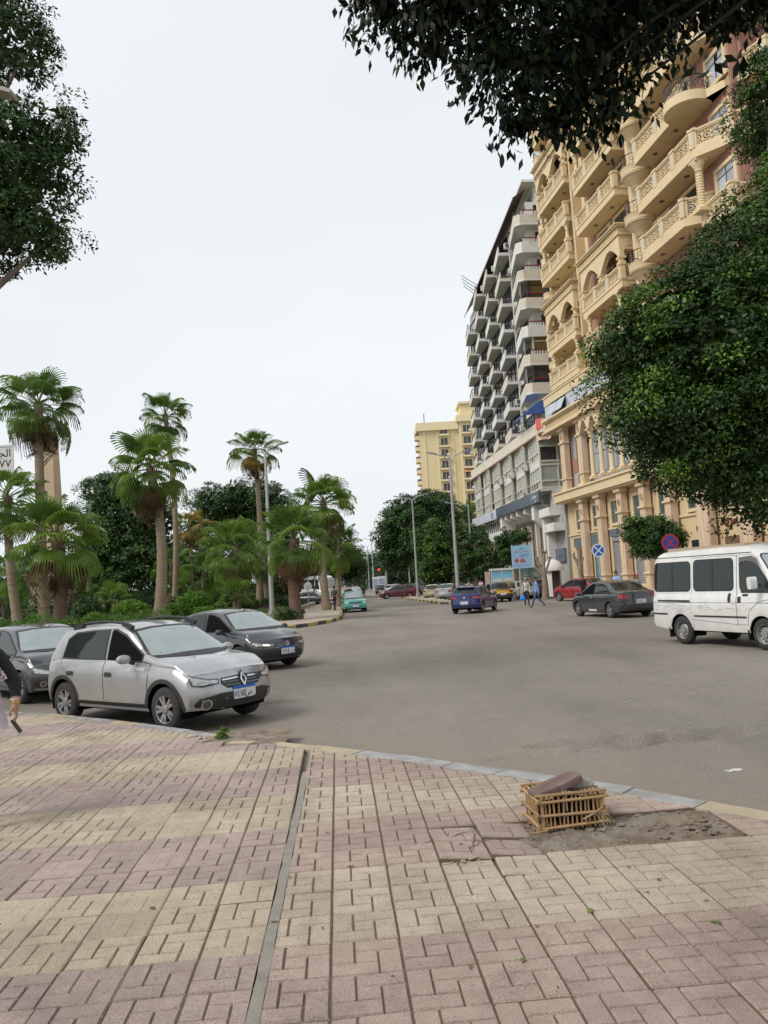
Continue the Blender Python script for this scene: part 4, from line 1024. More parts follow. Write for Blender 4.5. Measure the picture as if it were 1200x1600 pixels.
def blob_points(blobs, n, rs, lo=.8, hi=1.04):
    """points spread over the skin of a union of ellipsoids (those buried in another blob are dropped)"""
    B = np.array(blobs, float); area = (B[:,3]*B[:,4]+B[:,4]*B[:,5]+B[:,3]*B[:,5]); pr = area/area.sum()
    out = []; nor = []
    while sum(len(o) for o in out) < n:
        k = rs.choice(len(B), n, p=pr); d = rs.normal(size=(n,3)); d /= np.linalg.norm(d, axis=1, keepdims=True)
        r = rs.uniform(lo, hi, n)[:,None]
        p = B[k,:3]+d*B[k,3:6]*r; nn = d/B[k,3:6]; nn /= np.linalg.norm(nn, axis=1, keepdims=True)
        keep = np.ones(n, bool)
        for j in range(len(B)):
            q = (((p-B[j,:3])/B[j,3:6])**2).sum(1); keep &= ~((q < .62) & (k != j))
        out.append(p[keep]); nor.append(nn[keep])
    return np.concatenate(out)[:n], np.concatenate(nor)[:n]
def crown(name, blobs, clumps, per, cr, leaf, m, seed, parent, ratio=.5, droop=.25, young=.12, flat=.7, fill=.25, zmin=None):
    rs = np.random.RandomState(seed)
    c, nr = blob_points(blobs, clumps, rs)
    c += rs.normal(scale=cr*.5, size=c.shape)
    if zmin is not None: c[:,2] = np.maximum(c[:,2], zmin)
    ct_ = np.clip(rs.normal(.0,.18,clumps), 0, 1)+ (rs.uniform(size=clumps) < young*(.25+1.9*np.clip(nr@np.array([-.6,-.25,.75]),0,1)))*rs.uniform(.3,1.,clumps)  # paler new-growth clumps, weighted to the upper left as sunlight painted into leaf colour
    N = clumps*per; k = np.repeat(np.arange(clumps), per)
    # each clump is a little dome of leaves: they sit on its outer and upper skin and face outwards
    rc = cr*rs.uniform(.7,1.5,clumps)[k][:,None]
    d = rs.normal(size=(N,3)); d /= np.linalg.norm(d, axis=1, keepdims=True)
    d = d+nr[k]*.75+np.array([0,0,.45]); d /= np.linalg.norm(d, axis=1, keepdims=True)
    off = d*rc*np.array([1,1,flat])*rs.uniform(.55,1.2,N)[:,None]*1.35
    pos = c[k]+off
    nrm = d*1.0+np.array([0,0,.35])
    ax = np.cross(nrm, rs.normal(size=(N,3))); ax /= np.linalg.norm(ax, axis=1, keepdims=True)+1e-9
    ax = ax+d*.55; ax[:,2] -= droop
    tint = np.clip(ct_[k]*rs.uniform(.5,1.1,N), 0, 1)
    size = leaf*rs.uniform(.65,1.25,N)
    if fill:                                  # inner leaves that close the crown
        nf = int(N*fill); B = np.array(blobs, float); w_ = B[:,3]*B[:,4]*B[:,5]; kk = rs.choice(len(B), nf, p=w_/w_.sum())
        d = rs.normal(size=(nf,3)); d /= np.linalg.norm(d, axis=1, keepdims=True)
        pf = B[kk,:3]+d*B[kk,3:6]*(rs.uniform(.15,.85,nf)**.5)[:,None]
        pos = np.concatenate([pos,pf]); nrm = np.concatenate([nrm,rs.normal(size=(nf,3))]); ax = np.concatenate([ax,rs.normal(size=(nf,3))]); tint = np.concatenate([tint,np.zeros(nf)])
        size = np.concatenate([size,leaf*2.2*rs.uniform(.8,1.3,nf)])
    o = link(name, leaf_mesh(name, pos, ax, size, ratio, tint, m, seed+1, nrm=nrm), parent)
    return o
def trunk_limbs(parent, base, top, r, targets, m=None, seed=1, name='trunk'):
    rs = random.Random(seed); b = MB(); base = Vector(base); top = Vector(top); n = 7
    pts = [base.lerp(top, i/n)+Vector((rs.uniform(-1,1),rs.uniform(-1,1),0))*r*.25*(0 < i < n) for i in range(n+1)]
    b.tube(pts, [r*1.5]+[r*lerp(1.12,.72,i/n) for i in range(1,n+1)], 10)
    for t in targets:
        t = Vector(t); s = pts[rs.choice([n-2,n-1,n])]; mid = s.lerp(t,.5)+Vector((rs.uniform(-.3,.3),rs.uniform(-.3,.3),.25*(t-s).length*.4))
        b.tube([s, s.lerp(mid,.5)+Vector((0,0,.1)), mid, mid.lerp(t,.6), t],[r*.5,r*.42,r*.3,r*.18,r*.07],7)
    return b.build(name, m or M_BARK, parent, 60)
def tree(name, label, base, blobs, clumps, per, cr, leaf, m, seed, r=.3, group=None, cat='tree', **kw):
    t = thing(name, label, cat, base, 0, group); bx_, by_, bz_ = base
    lb = [(x-bx_,y-by_,z-bz_,a,b_,c_) for x,y,z,a,b_,c_ in blobs]
    cz = sum(q[2]-q[5]*.4 for q in lb)/len(lb)
    trunk_limbs(t, (0,0,-.05), (sum(q[0] for q in lb)/len(lb)*.35, sum(q[1] for q in lb)/len(lb)*.35, max(.8, cz*.62)), r, [(q[0],q[1],q[2]) for q in lb], seed=seed)
    crown('crown', lb, clumps, per, cr, leaf, m, seed, t, **kw)
    return t
def B_(px, py, Y, r, ry=None, rz=None):
    p = AT(px, py, Y); return (p.x, p.y, p.z, r, ry or r, rz or r)
# --- big foreground ficus at the right edge (trunk just outside the frame)
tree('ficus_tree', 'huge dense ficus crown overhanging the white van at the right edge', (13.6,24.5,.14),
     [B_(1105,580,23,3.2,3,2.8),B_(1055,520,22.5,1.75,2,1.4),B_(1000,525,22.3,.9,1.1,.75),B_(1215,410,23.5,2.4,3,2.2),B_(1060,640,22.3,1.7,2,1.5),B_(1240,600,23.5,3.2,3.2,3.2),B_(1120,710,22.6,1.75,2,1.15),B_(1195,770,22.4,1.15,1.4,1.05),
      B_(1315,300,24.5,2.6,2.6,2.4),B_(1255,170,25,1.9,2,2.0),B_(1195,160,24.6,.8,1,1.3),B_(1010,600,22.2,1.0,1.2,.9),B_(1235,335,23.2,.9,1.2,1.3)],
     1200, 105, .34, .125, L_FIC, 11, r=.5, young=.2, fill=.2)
# --- small clipped ficus behind the van
tree('ficus_tree', 'small round clipped ficus on the shop pavement behind the no-stopping sign', tuple(AT(1040,912,45).xy)+(.14,),
     [B_(1022,835,45,1.25,1.2,1.0),B_(993,828,45,.65,.7,.6),B_(1048,843,45,.8,.8,.7),B_(1008,858,45,.6,.6,.4)], 210, 55, .2, .13, L_FICD, 12, r=.16, young=.18)
# --- tree at the left edge
tree('street_tree', 'leafy tree reaching in from the left edge above the street', (-10.2,13.6,.15),
     [B_(10,255,14,1.0,1,1.15),B_(60,215,14.2,.6,.6,.5),B_(85,270,14.1,.45,.5,.4),B_(35,355,13.9,.75,.8,.55),B_(65,385,13.9,.35,.4,.25),B_(10,60,14.4,.75,.8,.75),B_(35,90,14.4,.35,.4,.3),B_(-115,230,14.2,1.6,1.5,1.5),B_(-90,330,14,1.5,1.4,1.2),B_(105,185,14.2,.28,.3,.16),B_(85,335,14,.3,.3,.14),B_(-100,20,14.5,1.5,1.5,1.1)],
     520, 70, .17, .10, L_FICD, 13, r=.3, young=.12, ratio=.42, fill=.2)
# --- the near tree whose lower branches hang into the top of the picture
over = thing('overhanging_tree', 'dark overhead branches with hanging leaves along the top of the picture', 'tree', (5.6,1.2,.15))
ob = [B_(700,0,5.2,.50,.6,.28),B_(600,-5,5.3,.33,.4,.16),B_(850,90,5.0,.55,.6,.34),B_(945,40,4.9,.46,.6,.33),B_(1070,-50,4.8,.5,.6,.22),B_(880,170,5.1,.22,.3,.13),B_(810,190,5.2,.17,.2,.09),B_(955,165,5.0,.18,.25,.13),B_(760,100,5.2,.2,.25,.14),B_(660,35,5.3,.16,.2,.1),
      B_(850,-80,5.0,1.1,1.2,.45),B_(1100,-135,4.8,1.1,1.3,.5),B_(680,-60,5.2,.6,.7,.3),B_(1195,-25,4.7,.24,.3,.2),B_(590,-10,5.35,.16,.2,.08)]
ol = [(x-5.6,y-1.2,z-.15,a,b_,c_) for x,y,z,a,b_,c_ in ob]
canopy = [(-2.6,2.2,6.3,3.2,2.4,.8),(0,.5,6.8,3.4,3,1.0),(-3.8,1.2,6.6,2.4,2,.7)]
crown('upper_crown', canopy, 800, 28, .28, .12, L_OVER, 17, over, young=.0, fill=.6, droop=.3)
rs = np.random.RandomState(14)
b = MB(); hub = Vector((-.3,.4,4.6))
b.tube([(0,0,-.1),(.05,.05,1.5),(-.1,.15,3.2),hub],[.42,.33,.3,.26],12)
tw = []
for (x,y,z,a,b_,c_) in ol:
    t = Vector((x,y,z)); mid = hub.lerp(t,.55)+Vector((0,0,.55)); b.tube([hub,hub.lerp(mid,.5)+Vector((0,0,.25)),mid,mid.lerp(t,.6)+Vector((0,0,.08)),t],[.06,.04,.022,.012,.005],6); tw.append((mid,t))
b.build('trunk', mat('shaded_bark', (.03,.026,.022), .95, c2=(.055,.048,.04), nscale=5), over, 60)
# hanging leaves: the largest, along the lower fringe, are pieces of their own
def leaf_piece():
    b = MB(); pts = []
    for i in range(5):
        t = i/4; w_ = .21*sin(pi*min(1,t*.92+.04))**.8; pts.append((t, w_, -.10*t*t))
    V = []
    for t, w_, z in pts: V += [(t,-w_,z+.05*w_/.2),(t,0,z),(t,w_,z+.05*w_/.2)]
    F = []
    for i in range(4):
        for j in range(2): F.append((i*3+j,(i+1)*3+j,(i+1)*3+j+1,i*3+j+1))
    return b.add(V,F).mesh('leaf', L_OVER, 179)
LEAF = leaf_piece()
c, nr = blob_points(ol, 620, rs, .7, 1.08)
nleaf = 0
for p, n_ in zip(c, nr):
    k = 8
    q0 = Vector(p)
    if q0.z+.15 > 6.0: k = 0
    for i in range(k):
        if nleaf >= 300: break
        w_ = Vector((rs.normal()*.06, rs.normal()*.06, rs.normal()*.05)); q = q0+w_
        pr = cam.matrix_world.inverted() @ (q+Vector((5.6,1.2,.15)))
        if pr.z > -.5 or abs(pr.x/-pr.z*FPX) > 620 or abs(pr.y/-pr.z*FPX) > 810 or n_[2] > .2 or rs.uniform() > .30: continue
        d = Vector(n_)*.5+Vector((rs.normal()*.5,rs.normal()*.5,-.75)); d.normalize()
        M = Matrix.Translation(q) @ d.to_track_quat('X','Z').to_matrix().to_4x4() @ Matrix.Rotation(rs.uniform(-.9,.9),4,'X') @ Matrix.Diagonal((*[rs.uniform(.065,.1)]*3,1))
        link('leaf', LEAF, over, M); nleaf += 1
N = 620*17; k = np.repeat(np.arange(620), 17); off = rs.normal(size=(N,3))*np.array([.085,.085,.065])
ax = nr[k]*.5+rs.normal(size=(N,3))*.5; ax[:,2] -= .75
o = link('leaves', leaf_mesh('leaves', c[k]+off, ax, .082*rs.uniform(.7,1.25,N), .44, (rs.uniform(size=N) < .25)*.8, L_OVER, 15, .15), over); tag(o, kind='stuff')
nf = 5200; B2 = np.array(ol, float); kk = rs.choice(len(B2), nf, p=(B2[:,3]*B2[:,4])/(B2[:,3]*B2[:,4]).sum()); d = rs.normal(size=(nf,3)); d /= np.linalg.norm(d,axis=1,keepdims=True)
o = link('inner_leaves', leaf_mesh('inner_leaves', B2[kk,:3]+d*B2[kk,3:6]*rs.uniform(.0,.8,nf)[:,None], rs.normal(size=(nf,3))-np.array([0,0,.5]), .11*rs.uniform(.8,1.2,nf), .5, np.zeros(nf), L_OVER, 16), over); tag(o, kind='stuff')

# --- median and street trees on the right
tree('ficus_tree', 'tall dark ficus at the left of the street clump before the yellow tower', (4.2,112,.16), [B_(640,830,112,4.2,4,3.4),B_(622,862,112,2.8,3,2.6),B_(668,800,113,3.4,3.4,2.8),B_(605,845,112,1.8,2,1.6),B_(628,800,112,2.2,2,1.7),B_(690,810,113,3,3,3)], 380, 60, .6, .32, L_FICD, 21, r=.4, young=.1)
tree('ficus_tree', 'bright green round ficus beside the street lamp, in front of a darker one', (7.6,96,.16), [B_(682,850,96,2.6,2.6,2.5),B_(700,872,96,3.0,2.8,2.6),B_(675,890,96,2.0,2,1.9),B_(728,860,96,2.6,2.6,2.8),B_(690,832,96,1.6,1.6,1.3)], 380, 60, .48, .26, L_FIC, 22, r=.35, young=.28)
tree('ficus_tree', 'dark ficus behind the pruned trees near the grey block', (11.5,104,.16), [B_(735,880,104,3.2,3,2.8),B_(750,850,104,2.6,2.6,2.6)], 220, 40, .5, .32, L_FICD, 23, r=.35, young=.05)
for i, (px, py, Y, r_) in enumerate([(606,888,190,5),(580,892,230,6),(560,893,260,7),(595,895,260,6),(625,888,170,4)]):
    p = AT(px, py, Y); tree('distant_tree', ['hazy street tree just left of the tall dark ficus','far street tree left of the distant lamp posts','farthest pale tree where the street ends','far tree behind the traffic signals','low tree under the tall dark ficus'][i], (p.x,p.y,0), [(p.x,p.y,p.z,r_,r_,r_*.8),(p.x+r_*.7,p.y,p.z-.8,r_*.7,r_*.7,r_*.6),(p.x-r_*.7,p.y,p.z-.5,r_*.7,r_*.7,r_*.65)], 130, 30, .9, .6, L_FAR, 30+i, r=.4, group='trees at the end of the street')
# --- garden trees at the left
tree('ficus_tree', 'large dark ficus in the garden behind the obelisk base', (-28,76,.2), [B_(190,830,76,3.6,3,3.6),B_(165,775,76,2.2,2,1.7),B_(210,880,75,3.4,3,2.6),B_(150,860,76,2.4,2.4,2.4),B_(185,760,77,1.8,1.8,1.2),B_(235,820,77,2.4,2.4,2.6)], 430, 60, .48, .27, L_FICD, 41, r=.4, young=.06)
tree('garden_tree', 'broad dark tree crown behind the tall lamp-side palm', (-18,100,.2), [B_(345,790,100,3.6,3,2.2),B_(400,785,101,3.8,3,2.4),B_(435,800,100,2.4,2.4,2.0),B_(330,830,100,3.2,3,3),B_(410,840,100,4,3.4,3.4),B_(370,768,100,2,2,1.2)], 430, 60, .55, .3, L_FICD, 42, r=.4, young=.08)
tree('garden_tree', 'dark rounded tree at the right end of the garden', (-6.5,105,.2), [B_(520,862,105,2.6,2.6,2.8),B_(545,880,110,2.4,2.4,2.2),B_(500,880,104,2.6,2.6,2.4)], 260, 40, .45, .3, L_FICD, 43, r=.3, young=.08)
tree('garden_tree', 'low dark greenery at the left edge behind the palms', (-44,90,.2), [B_(0,905,90,3,3,2.2),B_(-60,890,90,4,4,3),B_(40,915,90,2.4,2.4,1.5)], 220, 38, .45, .3, L_FAR, 44, r=.3)
tree('garden_tree', 'grey-green small tree between the obelisk and the dark ficus', (-33,80,.2), [B_(135,905,80,1.8,1.8,1.6),B_(118,890,82,1.3,1.3,1.3)], 120, 34, .4, .26, L_FAR, 45, r=.2)
tree('garden_tree', 'dark tree crown filling the gap behind the low fan palms', (-20,92,.2), [B_(290,880,92,3,3,2.6),B_(255,870,92,2.4,2.4,2.4),B_(330,890,92,3,3,2.0),B_(440,890,92,3.2,3,2.2)], 320, 38, .45, .3, L_FICD, 46, r=.3)

# --- hedge and shrubs
def hedge(name, label, path, hgt, w_, n, leaf, m, seed, cat='hedge', new=.2, z0=.18):
    rs = np.random.RandomState(seed); pts = np.array(path, float); seg = np.linalg.norm(np.diff(pts,axis=0),axis=1); k = rs.choice(len(seg), n, p=seg/seg.sum()); t = rs.uniform(size=n)[:,None]
    c = pts[k]*(1-t)+pts[k+1]*t; a = rs.uniform(-.15,pi+.15,n); rr = rs.uniform(.85,1.05,n)
    lump = 1+.16*np.sin(c[:,0]*2.3)+.1*np.sin(c[:,0]*5.1+1)
    dirv = (pts[k+1]-pts[k])/seg[k][:,None]; nrm = np.stack([-dirv[:,1],dirv[:,0]],1)
    pos = np.stack([c[:,0]+nrm[:,0]*np.cos(a)*w_*rr, c[:,1]+nrm[:,1]*np.cos(a)*w_*rr, z0+(.12+np.abs(np.sin(a))**.6*(hgt-.1)*rr)*lump*np.where(np.sin(a) > 0,1,.3)],1)
    lowr = rs.uniform(size=n) < .4; pos[lowr,2] = z0+rs.uniform(0,1,lowr.sum())*(pos[lowr,2]-z0)
    pos += rs.normal(scale=.04,size=pos.shape)
    ax = rs.normal(size=(n,3))*.8+np.array([0,-.3,.5])
    cl = np.sin(c[:,0]*1.7)*np.sin(c[:,0]*.6+2)
    tint = np.clip((rs.uniform(size=n) < new)*rs.uniform(.3,1,n)+.25*np.clip(cl,0,1),0,1)
    t_ = thing(name, label, cat, (0,0,0)); link('foliage', leaf_mesh(name, pos, ax, leaf*rs.uniform(.7,1.3,n), .55, tint, m, seed), t_)
    b = MB()                                  # woody core that fills the hedge
    for i in range(len(path)-1):
        p0, p1 = Vector((*path[i],0)), Vector((*path[i+1],0)); q = (p1-p0); s_ = Vector((-q.y,q.x,0)).normalized()*w_*.6; h_ = Vector((0,0,z0+hgt*.62)); g_ = Vector((0,0,z0-.05))
        b.add([p0+s_+g_,p0-s_+g_,p1-s_+g_,p1+s_+g_,p0+s_*.8+h_,p0-s_*.8+h_,p1-s_*.8+h_,p1+s_*.8+h_],[(4,5,6,7),(0,4,7,3),(1,2,6,5),(0,1,5,4),(2,3,7,6)])
    b.build('stems', mat('hedge_stems', (.018,.022,.01), .95), t_)
    return t_
hedge('hedge', 'clipped bright green hedge running along the front of the garden', [(-36,38.9),(-30,39.9),(-24,40.8),(-17.5,41.7),(-12.0,43.2)], .85, .65, 19000, .10, L_HEDGE, 51)
hedge('groundcover_hedge', 'low mixed ground cover hedge behind the dark sedan beside the lamp', [(-14,46.5),(-11.5,46),(-9.4,47),(-8.3,51),(-8.2,58)], .42, .8, 7000, .10, L_SHRUB, 52, cat='hedge')
hedge('grey_hedge', 'clipped grey-green hedge across the middle of the garden', [(-31,62),(-26,63),(-21,62.5),(-16,61)], .55, 1.4, 9000, .13, L_SHRUB, 53)
hedge('grey_hedge', 'low flat clipped hedge at the left edge behind the front hedge', [(-40,58),(-34,58),(-29.5,59)], .6, 1.3, 6000, .13, L_SHRUB, 54)
hedge('tall_hedge', 'tall dark clipped greenery closing the far side of the garden', [(-75,106),(-50,106),(-30,107),(-14,108),(-9.5,112)], 4.2, 1.6, 15000, .34, L_FICD, 55)
hedge('tall_hedge', 'mid-height greenery behind the shrubs and low palms', [(-40,82),(-32,84),(-24,84),(-14,86)], 2.2, 1.6, 11000, .22, L_FAR, 56)
def shrub(name, label, px, py, Y, r, h_, m, n, leaf, seed, zc=None, group=None):
    p = AT(px, py, Y); z = .2
    t = thing(name, label, 'shrub', (p.x,p.y,z), 0, group)
    crown('foliage', [(0,0,h_*.52,r,r,h_*.52)], n, 26, .13, leaf, m, seed, t, fill=.3, droop=-.1, young=.25, zmin=.02)
    b = MB()
    for i in range(5): a = i*1.26; b.tube([(0,0,-.05),(.2*r*cos(a),.2*r*sin(a),h_*.3),(.5*r*cos(a),.5*r*sin(a),h_*.7)],[.04,.03,.015],5)
    b.build('stem', M_BARK, t)
shrub('topiary_shrub', 'drum-shaped dark clipped shrub beside the obelisk steps', 137, 945, 60, 1.0, 1.75, L_FICD, 200, .12, 61)
shrub('round_shrub', 'bright lime round shrub left of the leaning palm trunk', 202, 935, 63, 1.25, 1.35, L_LIME, 170, .13, 62)
shrub('round_shrub', 'largest bright green round shrub in the middle of the garden', 305, 928, 59, 1.25, 1.7, L_LIME, 220, .13, 63)
shrub('round_shrub', 'small yellow-green shrub right of the leaning palm trunk', 264, 940, 57, .55, .95, L_LIME, 90, .11, 64)
shrub('round_shrub', 'olive drum-shaped shrub behind the largest bright one', 276, 932, 63, .9, 1.5, L_SHRUB, 150, .12, 65)
shrub('low_shrub', 'small bright clump in front of the fan palms', 322, 947, 55, .75, .6, L_LIME, 80, .11, 66)
shrub('low_shrub', 'rounded clipped shrub near the tall palm foot', 388, 944, 64, .9, .95, L_HEDGE, 120, .12, 67)
shrub('low_shrub', 'dark green clipped mound right of the tall palm', 440, 944, 66, 1.6, .95, L_FICD, 150, .13, 68)
shrub('low_shrub', 'reddish-brown low shrub behind the lamp foot', 415, 952, 58, .9, .5, leafmat('purple_leaf', (.05,.018,.022),(.09,.035,.04),.15,.5,new=(.1,.08,.03)), 100, .1, 69)
shrub('low_shrub', 'grey-green clipped dome at the left edge beyond the hedge', 50, 935, 62, 1.2, 1.2, L_SHRUB, 130, .12, 70)
shrub('low_shrub', 'yellowish clipped dome beside the pale palm trunk', 60, 952, 56, .8, .8, L_HEDGE, 90, .11, 71)
shrub('low_shrub', 'pale olive shrub behind the small fan palms', 222, 942, 66, .8, 1.0, L_SHRUB, 90, .12, 72)
shrub('grass_tuft', 'scruffy dry plant at the foot of the kerbside palm', 450, 968, 45, .75, .45, L_SHRUB, 70, .13, 73)

# --- fan palms
def fan_mesh(name, m, seed, R_=.92, pl=1.15, nseg=28, droop=.35, spread=135):
    rs = random.Random(seed); b = MB(); Rb = R_
    # petiole
    b.add([(0,-.035,.02),(0,.035,.02),(0,0,-.03),(pl*.55,-.025,.05),(pl*.55,.025,.05),(pl*.55,0,.015),(pl,-.015,.0),(pl,.015,.0),(pl,0,-.02)],[(0,3,4,1),(3,6,7,4),(1,4,5,2),(4,7,8,5),(2,5,3,0),(5,8,6,3)],1)
    for i in range(nseg):
        th = R(lerp(-spread, spread, (i+.5)/nseg)); dth = R(spread)/nseg; L = Rb*(.78+.22*cos(th*.8))*rs.uniform(.93,1.07)
        def pt(r, a, w_=0):
            x = pl+r*cos(a); y = r*sin(a)
            z = -.14*(abs(sin(th))**1.5)*r/Rb - droop*max(0,(r/Rb-.35))**2*1.3 - .10*(r/Rb)**2*max(0,cos(th))
            return (x, y, z+w_)
        f = .03
        V = [(pl,0,0), pt(L*.5,th-dth,-f*.6), pt(L*.5,th,f), pt(L*.5,th+dth,-f*.6), pt(L*.78,th-dth*.42,-f*.5), pt(L*.78,th+dth*.42,-f*.5)]
        d = droop*rs.uniform(.5,1.2); tx, ty, tz = pt(L*.98,th); V.append((tx,ty,tz-d*.4)); V.append((tx-.02,ty,tz-d*.4-.12*rs.uniform(.4,1.3)))
        b.add(V,[(0,1,2),(0,2,3),(1,4,2),(2,4,5),(2,5,3),(4,6,5),(4,7,6)],0)
    return b.mesh(name, [m, M_PET])
def palm_leaf(name, a, c_): return leafmat(name, a, c_, .42, .35)
PL_G = palm_leaf('palm_green', (.145,.235,.035), (.205,.305,.06)); PL_L = palm_leaf('palm_light', (.15,.25,.04), (.215,.32,.065)); PL_D = palm_leaf('palm_dark', (.08,.15,.03), (.12,.20,.045))
PL_Y = palm_leaf('palm_yellow', (.30,.21,.04), (.38,.27,.07)); PL_B = palm_leaf('palm_dry', (.13,.075,.04), (.19,.115,.065))
M_PET = mat('palm_petiole', (.10,.14,.045), .6)
FAN = {}
for nm, m in (('g',PL_G),('l',PL_L),('d',PL_D),('y',PL_Y),('b',PL_B)):
    FAN[nm] = [fan_mesh('frond_'+nm, m, 3+i, droop=[.2,.4,.7][i] if nm != 'b' else 1.1, spread=[140,125,110][i]) for i in range(3)]
M_PTR = mat('palm_trunk', (.235,.175,.125), .95, c2=(.31,.24,.175), nscale=2, stretch=(.6,.6,5), bump=.8, bscale=9, c3=(.15,.105,.075), n3=1.2)
M_PTD = mat('palm_trunk_dark', (.12,.075,.055), .95, c2=(.17,.11,.08), nscale=2, stretch=(.6,.6,5), bump=.8, bscale=9)
def palm(label, base, top, r0, r1, fl, n, seed, tones='gggld', skirt=0, trunk=None, up=80, low=-55, young=0, yellow=0):
    n = int(n*.85); rs = random.Random(seed); base = Vector(base); top = Vector(top)
    t = thing('fan_palm', label, 'palm', base, 0, 'fan palms in the garden'); H = top-base; b = MB(); k = 26; pts = []; rr = []
    bow = Vector((rs.uniform(-1,1),rs.uniform(-1,1),0))*.02*H.length
    for i in range(k+1):
        f = i/k; pts.append(H*f+bow*sin(pi*f)*2); rr.append(lerp(r0,r1,f**.6)*(1.25-.25*min(1,f*10))*(1+.05*(i % 2)))
    b.tube(pts, rr, 12); b.build('trunk', trunk or M_PTR, t, 50)
    q = MB()                                   # leaf boots below the crown
    for i in range(26):
        a = i*2.4; z = H.length-1.1*r1*4+1.0*r1*4*(i/26); c = H*(max(0,z)/H.length); d = Vector((cos(a),sin(a),0)); s_ = Vector((-sin(a),cos(a),0))
        o_ = c+d*r1*.9; q.add([o_-s_*.06,o_+s_*.06,o_+d*.10+Vector((0,0,.35))+s_*.035,o_+d*.10+Vector((0,0,.35))-s_*.035],[(0,1,2,3)])
    q.build('leaf_bases', M_PTD, t)
    for i in range(n):
        f = i/(n-1); el = lerp(up, low, f**.85)+rs.uniform(-9,9); az = i*2.39996+rs.uniform(-.25,.25)
        tone = rs.choice(tones)
        if yellow and f > 1-yellow: tone = 'y'
        if skirt and f > .9: tone = 'b'
        dr = 0 if el > 45 else (1 if el > -5 else 2)
        s_ = fl*rs.uniform(.85,1.1)*(1.0 if f > .12 else .8)
        M = Matrix.Translation(H+Vector((0,0,lerp(.15,-.35,f)))) @ Matrix.Rotation(az,4,'Z') @ Matrix.Rotation(-R(el),4,'Y') @ Matrix.Rotation(rs.uniform(-.5,.5),4,'X') @ Matrix.Diagonal((s_,s_,s_,1))
        link('frond', FAN[tone][dr], t, M)
    for i in range(skirt):                     # dry leaves hanging against the trunk
        az = rs.uniform(0,2*pi); s_ = fl*rs.uniform(.6,.85); f = rs.uniform(.0,1)
        M = Matrix.Translation(H+Vector((0,0,-.4-f*fl*.5))) @ Matrix.Rotation(az,4,'Z') @ Matrix.Rotation(R(rs.uniform(72,86)),4,'Y') @ Matrix.Rotation(rs.uniform(-.6,.6),4,'X') @ Matrix.Diagonal((s_,s_*.6,s_,1))
        link('dry_frond', FAN['b'][2], t, M)
def pb(px, py, Y): p = AT(px, py, Y); return (p.x, p.y, .15)
palm('tall palm at the far left with a brown skirt under its crown', pb(70,985,52), AT(60,632,52), .38, .26, 1.45, 40, 101, 'ggdd', skirt=14)
palm('slender palm cut by the left edge, next to the street sign', pb(30,985,51), AT(12,775,51), .32, .24, 1.25, 34, 102, 'ggld', skirt=3)
palm('short stout palm with a huge fan crown behind the hedge', pb(91,985,46), AT(90,842,46), .40, .34, 1.5, 36, 103, 'ggd', trunk=M_PTD, skirt=4, up=85, low=-40)
palm('tall palm with a leaning ringed trunk left of the garden centre', pb(248,975,52), AT(235,730,52), .42, .27, 1.5, 42, 104, 'glgd', skirt=5, low=-65)
palm('tall slim palm rising behind the leaning ringed one', pb(272,950,68), AT(258,648,68), .28, .2, 1.15, 32, 105, 'gdd')
palm('tallest slim palm right behind the lamp post, yellowing below', pb(405,955,70), AT(397,702,70), .34, .2, 1.2, 32, 106, 'ggd', yellow=.28, skirt=3)
palm('bushy palm with brown skirted trunk at the painted kerb', pb(463,972,45), AT(460,842,45), .36, .30, 1.15, 38, 107, 'glld', trunk=M_PTD, skirt=12, up=88, low=-50)
palm('palm with tall crown at the tip of the island', pb(511,957,60), AT(505,785,60), .33, .24, 1.35, 40, 108, 'gldg', skirt=2)
palm('low palm tucked behind the island tip palm', pb(530,948,66), AT(530,852,66), .24, .2, 1.1, 26, 109, 'gd')
palm('medium palm with russet skirt in front of the dark garden tree', pb(371,950,63), AT(368,855,63), .36, .28, 1.45, 36, 110, 'gglg', skirt=10, trunk=M_PTD)
palm('yellow-leaved slim palm in the middle of the garden', pb(296,940,75), AT(296,822,75), .2, .15, .95, 26, 111, 'yyl', skirt=2)
palm('small green palm below the yellow-leaved one', pb(270,935,73), AT(268,882,73), .26, .22, 1.1, 26, 112, 'gdg')
palm('low wide palm left of the russet-skirted one', pb(320,940,70), AT(320,895,70), .24, .22, 1.3, 28, 113, 'gd')
palm('knee-high fan palm in front of the russet-skirted one', pb(367,952,58), AT(367,935,58), .14, .12, .85, 18, 114, 'll', up=80, low=5)
palm('knee-high fan palm beside the lime shrub', pb(177,948,64), AT(177,936,64), .14, .12, .8, 16, 115, 'll', up=80, low=5)
palm('low palm at the left edge under the slender one', pb(20,950,66), AT(24,892,66), .24, .2, 1.2, 26, 116, 'glg')
palm('palm standing between the russet-skirted palm and the lamp', pb(420,950,68), AT(415,868,68), .26, .22, 1.1, 26, 117, 'gd')
palm('small dark palm behind the short stout one', pb(135,950,70), AT(140,905,70), .22, .2, .9, 20, 118, 'dd')
